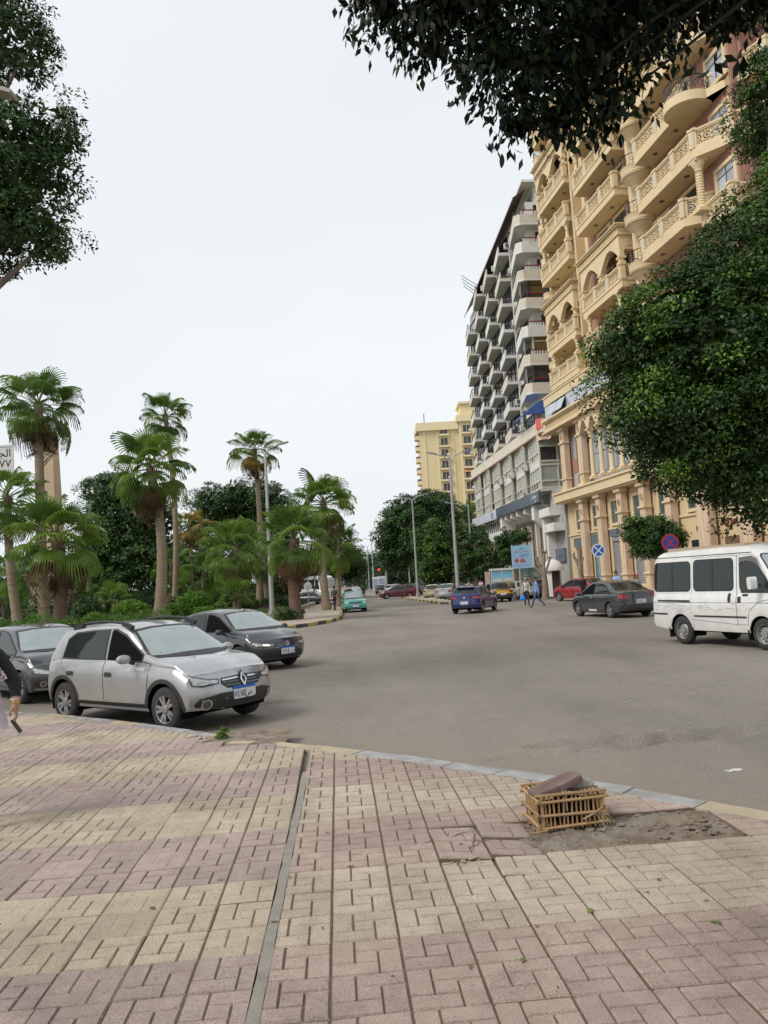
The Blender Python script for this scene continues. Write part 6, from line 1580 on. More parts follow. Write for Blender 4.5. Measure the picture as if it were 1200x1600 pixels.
def ring_sector(xc, zc, r0, r1, a0, a1, n=18):
    quads = []
    for i in range(n):
        t0, t1 = lerp(a0,a1,i/n), lerp(a0,a1,(i+1)/n)
        quads.append([(xc+r0*cos(t0),zc+r0*sin(t0)),(xc+r1*cos(t0),zc+r1*sin(t0)),(xc+r1*cos(t1),zc+r1*sin(t1)),(xc+r0*cos(t1),zc+r0*sin(t1))])
    return quads
# ---- 1 silver hatchback, near left
P_SIL = paint('silver_paint', (.45,.455,.46), .7, .30); P_DGR = paint('graphite_paint', (.06,.063,.066), .35, .30); P_BLU = paint('deep_blue_paint', (.004,.014,.12), .2, .25)
P_CHA = paint('charcoal_paint', (.04,.044,.052), .3, .3); P_REDP = paint('red_paint', (.36,.018,.03), .35, .3); P_WHT = paint('white_van_paint', (.74,.735,.70), .0, .4); P_YEL = paint('taxi_yellow', (.72,.42,.03), 0, .4)
P_BLK = paint('taxi_black', (.03,.03,.033), .2, .35); P_OLV = paint('pale_olive_paint', (.33,.36,.27), .2, .4); P_BEI = paint('beige_taxi_paint', (.46,.42,.27), .1, .4); P_MAR = paint('maroon_paint', (.13,.015,.03), .4, .3)
P_TUR = paint('turquoise_paint', (.10,.42,.37), .1, .4); P_SV2 = paint('pale_silver_paint', (.48,.49,.49), .6, .35); P_WH2 = paint('plain_white_paint', (.70,.70,.69), 0, .35)
hd = atan2(-1.51,2.07)
c = Car('hatch', 'hatchback', 'silver hatchback with black cladding and roof rails parked at the near kerb', (-3.92,13.04), hd, P_SIL, steer=0)
dress(c, open_window={('R',1)}, handles=M_BLKP)
wb2 = c.S['wb']/2
for a in 'LR':
    for xc in (wb2,-wb2): c.decal('arch_cladding', ring_sector(xc, c.S['R'], c.Ra+.002, c.Ra+.062, R(-8), R(188)), a, M_BLKP, .008, grid=0)
    c.decal('sill_cladding', [(-.92,.27),(.92,.27),(.92,.385),(-.92,.385)], a, M_BLKP, .008); c.decal('sill_strip', [(-.86,.385),(.86,.385),(.86,.402),(-.86,.402)], a, M_CHROME, .010)
lamps(c, [(.40,.735),(.56,.745),(.74,.80),(.80,.84),(.78,.655),(.66,.635),(.42,.66)], [(.60,.74),(.80,.74),(.80,1.04),(.70,1.04)],
      grille=[(-.39,.655),(-.30,.585),(.30,.585),(.39,.655),(.38,.735),(0,.755),(-.38,.735)], lower=[(-.70,.30),(.70,.30),(.76,.40),(.70,.475),(.40,.53),(-.40,.53),(-.70,.475),(-.76,.40)], fog=(.60,.385,.055))
c.decal('chrome_bar', [(-.37,.695),(-.10,.705),(-.10,.725),(-.37,.715)], 'F', M_CHROME, .018); c.decal('chrome_bar', [(.37,.695),(.10,.705),(.10,.725),(.37,.715)], 'F', M_CHROME, .018)
c.decal('skid_strip', [(-.48,.275),(.48,.275),(.44,.305),(-.44,.305)], 'F', M_CHROME, .014)
lg = [(0,.785),(.062,.68),(0,.575),(-.062,.68)]
c.decal('badge_back', inset(lg,-.02), 'F', M_BLKP, .022, grid=0)
for q in ([(0,.785),(.062,.68),(.036,.68),(0,.745)],[(.062,.68),(0,.575),(0,.618),(.036,.68)],[(0,.575),(-.062,.68),(-.036,.68),(0,.618)],[(-.062,.68),(0,.785),(0,.745),(-.036,.68)]): c.decal('badge', q, 'F', M_CHROME, .028, grid=0)
plate(c, c.xf+.008, 0, .50, 'F')
mirror(c, .62, 1.06, .97, P_SIL)
for sy in (1,-1):                         # arched roof rails
    b = MB(); P0 = [(x, sy*(.62-.0*x), 1.53+.075*sin(pi*min(1,max(0,(x+1.2)/1.45)))**.5) for x in np.linspace(-1.2,.25,14)]
    b.tube(P0, [.030]+[.022]*12+[.030], 8); b.build('roof_rail', M_BLKP, c.root, 50)
    MB().boxm(TRS((-1.15,sy*.62,1.535),(0,-.25,0)),.28,.055,.07).build('rail_foot', M_BLKP, c.root); MB().boxm(TRS((.18,sy*.62,1.535),(0,.3,0)),.26,.055,.07).build('rail_foot', M_BLKP, c.root)
for y0 in (.55,-.05): MB().tube([(1.10,y0,1.06),(1.0,y0-.28,1.10),(.93,y0-.55,1.125)],[.012,.010,.006],5).build('wiper', M_BLKP, c.root)
MB().tube([(-.35,0,1.59),(-.45,0,1.68)],.006,5).build('aerial', M_BLKP, c.root)
M_LET = mat('white_door_letters', (.8,.8,.8), .5)
text('door_lettering', 'STEPWAY', .072, M_LET, c.root, Matrix.Translation((.72,-.897,.90)) @ Matrix.Rotation(pi/2,4,'X'), .001, sx=1.35, shear=.15)
# ---- 2 graphite sedan, left edge behind the hatchback
c = Car('sedan', 'sedan', 'dark grey sedan at the left edge parked behind the silver hatchback', (-7.75,17.2), R(-44), P_DGR)
dress(c); mirror(c, .86, .98, .99, P_DGR)
lamps(c, [(.38,.63),(.58,.665),(.80,.735),(.84,.70),(.80,.60),(.60,.565),(.42,.575)], [(.5,.80),(.80,.80),(.80,.96),(.55,.95)], grille=[(-.34,.50),(.34,.50),(.40,.60),(.36,.645),(-.36,.645),(-.40,.60)], lower=[(-.50,.30),(.50,.30),(.58,.42),(-.58,.42)], fog=(.66,.405,.04))
c.decal('chrome_bar', [(-.38,.595),(.38,.595),(.38,.615),(-.38,.615)], 'F', M_CHROME, .016)
for s_ in (1,-1): c.decal('fog_recess', [(s_*.52,.33),(s_*.80,.36),(s_*.80,.46),(s_*.56,.45)], 'F', M_BLKP, .005)
for s_ in (1,-1): c.decal('chrome_strip', [(s_*.3,.285),(s_*.78,.305),(s_*.78,.325),(s_*.3,.30)], 'F', M_CHROME, .012)
for y0 in (.55,-.05): MB().tube([(1.32,y0,1.0),(1.2,y0-.28,1.045),(1.12,y0-.55,1.08)],[.012,.010,.006],5).build('wiper', M_BLKP, c.root)
# ---- 3 dark sedan crossing behind
c = Car('sedan', 'sedan', 'dark metallic sedan with one lit headlight beside the garden island', (-4.2,20.85), R(-41), P_CHA)
dress(c, open_window={('R',1)}); mirror(c, .86, .98, .99, P_CHA)
lamps(c, [(.36,.655),(.58,.67),(.80,.72),(.85,.70),(.80,.60),(.60,.575),(.40,.60)], [(.5,.80),(.80,.80),(.80,.96),(.55,.95)], grille=[(-.34,.565),(.34,.565),(.38,.62),(.34,.67),(-.34,.67),(-.38,.62)], lower=[(-.62,.29),(.62,.29),(.66,.40),(.50,.46),(-.50,.46),(-.66,.40)])
c.decal('lit_bulb', [(-.50,.61),(-.62,.62),(-.64,.655),(-.52,.65)], 'F', M_LIT, .016, grid=0)
for z in (.55,): c.decal('chrome_bar', [(-.36,.555),(.36,.555),(.36,.568),(-.36,.568)], 'F', M_CHROME, .014)
c.decal('round_badge', [(.055*cos(a),.635+.055*sin(a)) for a in [i*pi/8 for i in range(16)]], 'F', M_CHROME, .02, grid=0); c.decal('round_badge_core', [(.038*cos(a),.635+.038*sin(a)) for a in [i*pi/8 for i in range(16)]], 'F', M_RLAMP, .024, grid=0)
plate(c, c.xf+.008, 0, .47, 'F', '١٢٥', 'ص ع')
for a in 'LR': c.decal('chrome_strip', [(-1.0,.30),(.9,.30),(.9,.312),(-1.0,.312)], a, M_CHROME, .008)
for y0 in (.55,-.05): MB().tube([(1.32,y0,1.0),(1.2,y0-.28,1.045),(1.12,y0-.55,1.08)],[.012,.010,.006],5).build('wiper', M_BLKP, c.root)
# ---- 4 deep blue hatchback in the middle of the road
c = Car('hatch', 'hatchback', 'deep blue hatchback seen from behind in the middle of the road', (4.85,44.6), atan2(.92,.39), P_BLU, scale=(1,1,.95))
dress(c); mirror(c, .62, 1.06, .95, P_BLU)
lamps(c, None, [(.46,.86),(.80,.86),(.82,1.0),(.74,1.02),(.46,.95)], None)
c.decal('rear_badge', [(.05*cos(a),.93+.05*sin(a)) for a in [i*pi/6 for i in range(12)]], 'B', M_CHROME, .016, grid=0)
plate(c, c.xr-.012, 0, .62, 'B', '٣٥١', 'س ط', blue=False); c.decal('diffuser', [(-.6,.3),(.6,.3),(.55,.40),(-.55,.40)], 'B', M_BLKP, .006)
MB().boxm(TRS((-1.62,0,1.49),(0,.18,0)),.26,1.0,.035).build('roof_spoiler', P_BLU, c.root)
# ---- 5 charcoal sedan on the right
c = Car('sedan', 'sedan', 'charcoal sedan with steel-grey roof left of the white van', (9.4,33.4), atan2(.97,-.25), P_CHA)
dress(c, doors=True, handles=M_CHROME, open_window={('L',1)}); mirror(c, .86, .98, .99, P_CHA)
lamps(c, None, [(.50,.80),(.72,.78),(.84,.80),(.84,.95),(.60,.95)], None); plate(c, c.xr-.012, 0, .66, 'B', '٨٤٢', 'ن م', blue=False)
for a in 'LR': c.decal('chrome_strip', [(-1.38,.965),(.98,.935),(.98,.95),(-1.38,.98)], a, M_CHROME, .012)
c.decal('rear_bumper_insert', [(-.7,.28),(.7,.28),(.6,.36),(-.6,.36)], 'B', M_BLKP, .006); c.decal('sill_sticker', [(-.3,.27),(.35,.27),(.35,.35),(-.3,.35)], 'L', M_PLW, .01)
# ---- 6 white minibus
hv = atan2(-2.4,.91)
c = Car('van', 'minibus', 'white minibus with tinted windows and dark side stripe at the right edge', (8.6,19.05), hv, P_WHT, rim='steel', scale=(1,1,1.06))
dress(c)
for a in 'LR':
    c.decal('waist_seam', [(-2.36,.985),(1.75,.985),(1.75,.993),(-2.36,.993)], a, M_SHADE, .0065); 
    c.decal('rubbing_strip', [[(-2.38,.70),(-1.75,.70),(-1.75,.735),(-2.38,.735)],[(-.80,.665),(.86,.665),(.86,.70),(-.80,.70)]], a, M_BLKP, .016)
    c.decal('roof_gutter', [(-2.2,2.06),(1.0,2.06),(1.0,2.075),(-2.2,2.075)], a, M_SHADE, .006)
    for xc in (c.S['wb']/2,-c.S['wb']/2): c.decal('arch_lip', ring_sector(xc, c.S['R'], c.Ra+.002, c.Ra+.05, R(10), R(170)), a, P_WHT, .02, grid=0)
    c.decal('window_divider', [(-1.60,1.27),(-1.56,1.27),(-1.56,1.93),(-1.60,1.93)], a, M_BLKP, .014); c.decal('window_divider', [(-.20,1.27),(-.16,1.27),(-.16,1.95),(-.20,1.95)], a, M_BLKP, .014)
M_DASH = mat('grey_dash_graphic', (.46,.44,.40), .6)
rv = random.Random(3); dashes = []
for i in range(46):
    x = rv.uniform(-2.3,.9); z = .79+rv.uniform(0,.17); l = rv.uniform(.06,.16)*(1-abs(z-.87)*2); dashes.append([(x,z),(x+l,z-.012),(x+l+.02,z-.006),(x+.01,z+.008)])
c.decal('dash_graphic', dashes, 'R', M_DASH, .008, grid=0)
c.decal('slide_rail', [(-2.1,1.015),(-.92,1.0),(-.92,1.045),(-2.1,1.05)], 'R', M_BLKP, .014); c.decal('door_handle', rrect(.33,.41,1.0,1.2,.03), 'R', M_BLKP, .02); c.decal('door_handle', rrect(.76,.92,1.13,1.18,.02), 'R', M_BLKP, .02); c.decal('vent', rrect(.62,.72,.99,1.12,.01), 'R', M_BLKP, .014)
c.decal('rain_visor', [(.67,1.80),(.67,1.97),(1.02,1.99),(1.16,1.93),(1.27,1.74),(1.08,1.86),(.9,1.885),(.75,1.87)], 'R', mat('smoked_visor', (.10,.085,.09), .2, spec=.8), .03)
for sy in (1,-1):
    p = bpy.data.objects.new('wing_mirror', None); col.objects.link(p); p.parent = c.root; p.location = (1.30,sy*1.06,1.42)
    MB().prism(rrect(-.06,.06,-.13,.13,.05),-.09,.09,M=TRS((0,0,0),(pi/2,0,0))).build('shell', P_WHT, p, 50); MB().tube([(.0,-sy*.06,-.02),(.05,-sy*.22,-.06)],.022,6).build('arm', M_BLKP, p)
MB().box(-1.9,.7,-.55,.55,2.20,2.285).build('roof_rack', mat('rack_board', (.36,.29,.21), .8), c.root)
lamps(c, [(.46,.80),(.74,.80),(.78,.95),(.46,.95)], [(.68,.85),(.80,.85),(.80,1.15),(.68,1.15)], None, lower=[(-.7,.45),(.7,.45),(.7,.62),(-.7,.62)])
MB().boxm(TRS((-1.75,-.74,.27)),.02,.2,.24).boxm(TRS((.86,-.76,.30)),.02,.2,.24).build('mud_flap', M_BLKP, c.root)
# ---- 7 red sedan
c = Car('sedan', 'sedan', 'bright red sedan parked before the beige building', (12.9,52.5), atan2(.86,-.5), P_REDP); dress(c); mirror(c,.86,.98,.99,P_REDP)
lamps(c, None, [(.44,.82),(.80,.80),(.80,.92),(.62,.94)], None); plate(c, c.xr-.012, 0, .80, 'B', '', '', blue=False); c.decal('rear_bumper_insert', [(-.6,.26),(.6,.26),(.5,.36),(-.5,.36)], 'B', M_BLKP, .006)
# ---- 8 black and yellow taxi, 9 olive saloon and the rest of the traffic
def simple(kind, name, label, px, Y, heading, m, front=False, grp='cars in the background traffic', tail=True, loc=None, sc=(1,1,1)):
    p = loc or AT(px, 930, Y); c = Car(kind, name, label, (p[0],Y if loc is None else p[1]), heading, m, grp, scale=sc); dress(c, 1)
    if front: lamps(c, [(.48,.62),(.70,.62),(.72,.76),(.48,.76)], None, grille=[(-.44,.62),(.44,.62),(.44,.74),(-.44,.74)])
    else: lamps(c, None, [(.46,.70),(.74,.70),(.74,.86),(.50,.86)], None)
    if front: plate(c, c.xf+.01, 0, .48, 'F', '', '')
    else: plate(c, c.xr-.012, 0, .60, 'B', '', '', blue=False)
    return c
def face(vx, vy): return atan2(vy, vx)
c = simple('old', 'taxi', 'black and yellow taxi behind the blue hatchback', 776, 60, face(-.1,1), P_BLK)
c.decal('yellow_boot_panel', [(-.74,.62),(.74,.62),(.72,.88),(-.72,.88)], 'B', P_YEL, .004); c.decal('yellow_boot_lid', [(-2.02,-.7),(-1.5,-.7),(-1.5,.7),(-2.02,.7)], 'T', P_YEL, .004)
for a in 'LR': c.decal('yellow_rear_wing', [(-2.0,.6),(-1.62,.64),(-1.35,.72),(-1.2,.86),(-2.0,.84)], a, P_YEL, .004)
lamps(c, None, [(.46,.66),(.74,.66),(.74,.80),(.50,.80)], None); MB().box(-.45,-.2,-.28,.28,1.47,1.58).build('roof_sign', P_WH2, c.root)
simple('old', 'saloon', 'old pale olive saloon between the taxi and the walking men', 813, 63, face(-.15,1), P_OLV)
simple('sedan', 'sedan', 'black car half hidden behind the two walking men', 838, 64, face(-.15,1), P_BLK)
simple('old', 'taxi', 'old beige saloon with gold trim behind the median kerb', 678, 80, face(.2,1), P_BEI)
simple('sedan', 'sedan', 'silver sedan between the beige saloon and the blue hatchback', 702, 74, face(.35,1), P_SV2)
simple('sedan', 'sedan', 'pale silver sedan just above the blue hatchback roof', 722, 82, face(.3,1), P_SV2)
simple('hatch', 'hatchback', 'white hatchback parked beyond the pale silver sedan', 742, 92, face(.2,1), P_WH2)
simple('sedan', 'sedan', 'maroon sedan with a pale bonnet crossing the far street', 621, 90, face(-1,-.12), P_MAR, True)
simple('old', 'saloon', 'turquoise old saloon driving towards us past the island tip', 552, 56, face(.12,-1), P_TUR, True)
simple('hatch', 'hatchback', 'red car mostly hidden behind the man at the island tip', 531, 72, face(-.3,-1), P_REDP, True)
simple('sedan', 'sedan', 'silver car following the turquoise saloon', 549, 80, face(.1,-1), P_SV2, True)
simple('hatch', 'hatchback', 'white car in the far oncoming lane', 541, 100, face(.1,-1), P_WH2, True)
simple('sedan', 'sedan', 'grey car at the far end of the oncoming lane', 556, 118, face(.1,-1), P_CHA, True)
simple('sedan', 'sedan', 'dark car with white bonnet parked behind the round sign', 487, 78, face(.9,-.3), P_BLK, True)
far_lab = ['dark car left of the second street lamp','silver car beneath the dark ficus','white car under the bright ficus','black car in the far parking row under the ficus','pale car behind the beige saloon','blue-grey car by the no-parking sign','far white car behind the maroon sedan','far grey car at the street end','distant silver car below the traffic signals','distant dark car right of the far kiosks']
for i, (px, Y, m) in enumerate([(640,104,P_CHA),(655,108,P_SV2),(668,110,P_WH2),(684,112,P_BLK),(697,98,P_BEI),(712,104,P_DGR),(612,112,P_WH2),(598,128,P_DGR),(606,140,P_SV2),(620,135,P_BLK)]):
    simple(['sedan','hatch','old'][i % 3], 'parked_car', far_lab[i], px, Y, face([.6,-.4,.2,.9,-.6,.3,.1,.2,-.2,.5][i],1), m)
# ------------------------------------------------------------------ street furniture
M_POLE = mat('galvanised_pole', (.36,.37,.37), .5, .5, c2=(.44,.45,.45), nscale=1.5); M_PWHT = mat('white_post', (.6,.6,.58), .6); M_LHEAD = mat('lamp_head_grey', (.28,.30,.31), .4, .3)
def street_lamp(label, px, Y, hgt, arms, lean=0.0, r=.11, grp='street lamps', z0=.15, x=None):
    p = AT(px, 930, Y); t = thing('street_lamp', label, 'street lamp', (p.x if x is None else x, Y, z0), 0, grp)
    b = MB(); L_ = lean*hgt; b.tube([(0,0,0),(L_*.5,0,hgt*.5),(L_,0,hgt)],[r,r*.75,r*.5],10); b.tube([(0,0,0),(0,0,.5)],[r*1.5,r*1.4],10); b.build('pole', M_POLE, t, 50)
    for ang, ln, rise in arms:
        c_, s_ = cos(ang), sin(ang); b = MB(); b.tube([(L_,0,hgt-.15),(L_+c_*ln*.4,s_*ln*.4,hgt+rise*.6),(L_+c_*ln,s_*ln,hgt+rise)],[.05,.045,.04],7); b.build('arm', M_POLE, t, 50)
        M = TRS((L_+c_*(ln+.28),s_*(ln+.28),hgt+rise+.09),(0,-.25,0)) if abs(ang) < .1 else Matrix.Translation((L_+c_*ln,s_*ln,hgt+rise)) @ Matrix.Rotation(ang,4,'Z') @ Matrix.Rotation(-.25,4,'Y') @ Matrix.Translation((.32,0,.02))
        q = MB(); q.prism([(-.38,-.08),(.1,-.14),(.38,-.07),(.38,.07),(.1,.14),(-.38,.08)],-.05,.05,M=M); q.build('lamp_head', M_LHEAD, t)
    return t
DBL = [(pi,1.0,.45),(0,1.0,.5)]
street_lamp('tall street lamp in the garden in front of the slim palms', 424, 48, 10.3, [(pi-.1,1.0,.45),(.2,.8,.4)], r=.16)
street_lamp('nearest street lamp on the median, above the blue hatchback', 716, 57.5, 10.6, DBL, r=.15)
street_lamp('second street lamp on the median, left of the bright ficus', 653, 82, 10.3, [(pi,1.3,.3),(0,1.2,.45)], r=.14)
street_lamp('third street lamp on the median before the tall dark ficus', 605, 128, 10.3, DBL, r=.15)
street_lamp('street lamp standing beside the pruned trees', 741, 73, 8.6, [(pi,1.5,.15)], r=.11)
street_lamp('far street lamp left of the third one', 585, 160, 10.3, DBL, r=.16); street_lamp('thin distant street lamp beside the far kiosks', 578, 185, 10.3, DBL, r=.16); street_lamp('most distant street lamp in the row', 574, 215, 10.3, DBL, r=.16)
# a lamp head reaching in at the left edge
t = thing('street_lamp', 'flat lamp head poking into the picture above the left tree', 'street lamp', (-8.3,12.4,.15), 0, 'street lamps')
MB().tube([(0,0,0),(0,0,9.4)],[.12,.08],10).build('pole', M_POLE, t, 50); p = AT(4,142,12.2)-Vector((-8.3,12.4,.15)); MB().tube([(0,0,9.3),(p.x-.3,p.y,p.z-.02)],[.05,.04],7).build('arm', M_POLE, t)
MB().boxm(TRS((p.x-.05,p.y,p.z),(0,.35,0)),.5,.24,.06).build('lamp_head', mat('lamp_head_beige', (.36,.32,.27), .6), t)
# hotline board at the left edge
t = thing('direction_sign', 'white street board with dark Arabic letters cut off by the left edge', 'sign', (-6.95,11.9,.15))
MB().tube([(0,0,0),(0,0,4.5)],.04,8).build('post', M_POLE, t); p = AT(21,714,11.8)-Vector((-6.95,11.9,.15))
MB().prism(rrect(p.x-.9,p.x,p.z-.19,p.z+.19,.02),-.012,.012,M=TRS((0,p.y,0),(pi/2,0,0))).build('board', M_PWHT, t)
MB().box(p.x-.88,p.x-.02,p.y-.0145,p.y-.0125,p.z+.155,p.z+.16).build('border', M_INK, t)
text('lettering', ar('الجمهورية'), .17, M_INK, t, face_my(p.x-.03,p.y-.014,p.z+.06), .002, align='RIGHT'); text('lettering', '١٩٧٧٧', .16, M_INK, t, face_my(p.x-.03,p.y-.014,p.z-.10), .002, align='RIGHT')
# no-stopping signs
M_SBLU = mat('sign_blue', (.02,.10,.42), .45); M_SRED = mat('sign_red', (.42,.02,.04), .45); M_SWHT = mat('sign_white', (.62,.64,.66), .5)
def nostop(label, px, py, Y, d, ring, cross, bluem):
    p = AT(px, py, Y); t = thing('no_stopping_sign', label, 'road sign', (p.x,p.y,.14)); z = p.z-.14
    MB().tube([(0,.03,0),(0,.03,z+d*.4)],.035,8).build('post', M_POLE, t)
    M = TRS((0,0,z),(pi/2,0,0)); MB().lathe([(.001,.0),(d/2,.0),(d/2,-.02),(.001,-.02)],28,M=M).build('plate', ring, t)
    MB().lathe([(.001,.004),(d*.41,.004)],28,M=M).build('disc', bluem, t)
    for k, a in enumerate((pi/4,-pi/4)): MB().boxm(TRS((0,-.006-.0015*k,z),(0,a,0)),d*.82,.003,d*.085).build('cross_bar', cross, t)
nostop('round blue no-stopping sign with faded white cross near the gnarled pollard', 935, 860, 45, .78, M_SWHT, M_SWHT, M_SBLU)
nostop('round blue and red no-stopping sign standing out from the clipped ficus', 1047, 848, 35, .78, M_SRED, M_SRED, mat('sign_violet_blue', (.03,.04,.28), .45))
nostop('small round no-parking sign under the bright ficus', 724, 897, 86, .8, M_SRED, M_SRED, mat('sign_dull_blue', (.12,.16,.35), .45))
nostop('pale round sign seen from behind near the island tip', 481, 916, 58, .62, M_SWHT, M_SWHT, M_SWHT)
# billboard with clinic advert
bbp = AT(815,870,56); t = thing('billboard', 'light blue advertising board with Arabic lettering beside the pollard', 'billboard', (bbp.x,56,.14), R(4))
MB().tube([(-.2,.05,0),(-.2,.05,bbp.z-1.0)],.07,8).build('post', M_POLE, t); z = bbp.z-.14
MB().box(-.72,.72,-.03,.03,z-.82,z+.82).build('panel', mat('billboard_blue', (.24,.46,.68), .5, c2=(.32,.54,.74), nscale=.8), t); MB().box(.72,.86,-.02,.2,z-.8,z+.82).build('side', M_PWHT, t)
M_TXR = mat('advert_red', (.5,.06,.05), .5); M_TXD = mat('advert_dark', (.04,.05,.1), .5)
text('lettering', ar('مركز'), .20, M_TXD, t, face_my(.05,-.032,z+.62), .002); text('lettering', ar('عيادة الجلد'), .27, M_TXR, t, face_my(0,-.032,z+.40), .002); text('lettering', ar('تجميل'), .27, M_TXD, t, face_my(.2,-.032,z+.16), .002)
MB().lathe([(.001,.004),(.16,.004)],18,M=TRS((-.38,-.03,z-.26),(pi/2,0,0))).build('red_disc', M_TXR, t); MB().prism([(-.2,-.15),(.2,-.15),(.2,.02),(.1,.16),(-.1,.16),(-.2,.02)],.0,.005,M=TRS((.06,-.03,z-.27),(pi/2,0,0))).build('picture', mat('advert_brown', (.28,.09,.06), .6, c2=(.4,.2,.15), nscale=6), t)
MB().box(-.6,.55,-.033,-.031,z-.62,z-.59).box(-.55,.5,-.033,-.031,z-.02,z-.0).build('text_line', M_SRED, t)
# advertising kiosk / shelter behind the taxi
kp = AT(785,905,66); t = thing('kiosk', 'glass street kiosk with two bright landscape posters behind the taxi', 'kiosk', (kp.x,66,.14), R(-3))
b = MB()
for x in (-.9,.0,.9): b.box(x-.04,x+.04,-.05,.05,0,2.3)
b.box(-1.0,1.0,-.1,.8,2.25,2.42).build('frame', M_PWHT, t)
M_POST = bpy.data.materials.new('poster_landscape'); M_POST.use_nodes = True; nt_ = M_POST.node_tree; tcn = nt_.nodes.new('ShaderNodeTexCoord'); sp_ = nt_.nodes.new('ShaderNodeSeparateXYZ'); rp_ = nt_.nodes.new('ShaderNodeValToRGB'); nt_.links.new(tcn.outputs['Generated'], sp_.inputs[0]); nt_.links.new(sp_.outputs[2], rp_.inputs[0]); nt_.links.new(rp_.outputs[0], nt_.nodes['Principled BSDF'].inputs['Base Color'])
rp_.color_ramp.elements[0].color = (.45,.16,.07,1); rp_.color_ramp.elements[1].color = (.10,.38,.6,1)
for ps, c_ in ((.3,(.5,.2,.08,1)),(.42,(.25,.33,.12,1)),(.52,(.6,.62,.6,1)),(.7,(.2,.48,.66,1))): e_ = rp_.color_ramp.elements.new(ps); e_.color = c_
for x in (-.82,.08): MB().box(x,x+.74,-.04,-.02,.65,2.1).build('poster', M_POST, t)
MB().box(-.9,.9,-.01,.01,.1,2.25).build('glass', M_PALE, t); MB().box(-1.45,-1.0,.0,.1,.6,2.2).build('side_poster', mat('poster_pale', (.45,.5,.55), .5, c2=(.5,.2,.15), nscale=3), t)
# guard booth with dome
gp = AT(865,905,60); t = thing('guard_booth', 'small white domed guard booth behind the red sedan', 'booth', (gp.x,60,.14), 0)
b = MB()
for i in range(16):
    a0, a1 = 2*pi*i/16, 2*pi*(i+1)/16
    if i in (11,12,13): continue
    b.add([(.62*cos(a),.62*sin(a),z) for z in (0,2.0) for a in (a0,a1)],[(0,1,3,2)])
b.build('wall', M_WHC, t, 40); MB().lathe([(.85,1.95),(.86,2.05),(.78,2.35),(.5,2.66),(.2,2.8),(.001,2.84)],20).build('dome', M_WHC, t, 40); MB().lathe([(.001,1.96),(.85,1.96)],20).build('soffit', M_WHC, t); MB().box(-.5,.5,.3,.35,.1,1.95).build('shaded_back', M_BRNW, t)
# traffic signals far off
tp = AT(603,905,150); t = thing('traffic_signal', 'overhead traffic signal arm with two red lights far down the street', 'traffic light', (tp.x+2,150,.0))
MB().tube([(2.5,0,0),(2.5,0,5.6)],.1,8).tube([(2.5,0,5.4),(-3.0,0,5.2)],.07,6).build('mast', M_POLE, t)
for i, (px, py) in enumerate(((592,890),(602,887))):
    q = AT(px,py,149.6)-Vector((tp.x+2,150,0)); MB().boxm(TRS((q.x,.2,q.z-.35)),.5,.3,1.4).build('signal_head', M_BLKP, t)
    MB().lathe([(.001,0),(.2,0),(.18,.06)],14,M=TRS((q.x,-.0,q.z),(pi/2,0,0))).build('red_light', emit('red_signal', (1,.05,.03), 1.6), t)
# kiosks/boxes far on the median, white minibus on the garden side
for i, (px, Y, lab) in enumerate(((588,150,'pale poster box on the far median, left one'),(597,140,'pale poster box on the far median, right one'))):
    p = AT(px,915,Y); t = thing('poster_box', lab, 'sign', (p.x,Y,0), 0, 'poster boxes on the median'); MB().box(-.7,.7,-.15,.15,.5,3.0).build('case', M_PWHT, t); MB().box(-.55,.55,-.18,-.151,.8,2.6).build('poster', mat('poster_blue', (.12,.18,.4), .5, c2=(.4,.4,.45), nscale=1.2), t); MB().tube([(0,0,0),(0,0,.5)],.15,8).build('post', M_POLE, t)
c = Car('van', 'minibus', 'white bus with a dark front window half hidden behind the island palms', tuple(AT(501,930,84).xy), R(-60), P_WH2, scale=(1.2,1.25,1.35)); dress(c, 0); c.decal('red_stripe', [(-2.2,.7),(1.6,.7),(1.6,.85),(-2.2,.85)], 'R', P_REDP, .02)
# obelisk and pedestal
M_SAND = mat('sandstone', (.50,.36,.24), .9, c2=(.58,.43,.30), nscale=.7, bump=.2, bscale=12); M_PALS = mat('pale_stone', (.42,.38,.33), .9, c2=(.5,.46,.40), nscale=1, bump=.25, bscale=12, c3=(.3,.28,.25), n3=.7)
op = AT(80,930,86); t = thing('obelisk', 'tall sandstone obelisk on a pale pedestal rising behind the left palms', 'monument', (op.x,86,.2))
def frustum(a, c_, z0, z1): return [(-a,-a,z0),(a,-a,z0),(a,a,z0),(-a,a,z0),(-c_,-c_,z1),(c_,-c_,z1),(c_,c_,z1),(-c_,c_,z1)]
FQ = [(0,3,2,1),(4,5,6,7),(0,1,5,4),(1,2,6,5),(2,3,7,6),(3,0,4,7)]
MB().add(frustum(1.25,.80,4.9,19.3),FQ).build('shaft', M_SAND, t); MB().add(frustum(.80,.02,19.3,21.0),FQ).build('tip', M_SAND, t)
for i, (a, z0, z1) in enumerate(((2.9,0,.4),(2.5,.4,.8),(2.15,.8,1.2),(1.75,1.2,4.4),(1.95,4.4,4.75),(1.55,4.75,4.9))): MB().box(-a,a,-a,a,z0,z1).build(['step','step','step','pedestal','cornice','base_block'][i], M_PALS, t)
MB().box(-1.1,1.1,-1.78,-1.75,1.7,3.9).build('inscription_panel', M_WPAN, t)
# bench / rubble bits in the garden, small wooden hut
p = AT(258,937,72); t = thing('hut', 'small orange-brown wooden hut glimpsed in the garden', 'hut', (p.x,72,.2)); MB().box(-.7,.7,-.4,.4,0,1.7).build('wall', mat('orange_wood', (.33,.14,.04), .8), t); MB().box(-.8,.8,-.5,.5,1.7,1.82).build('roof', M_BRNW, t)

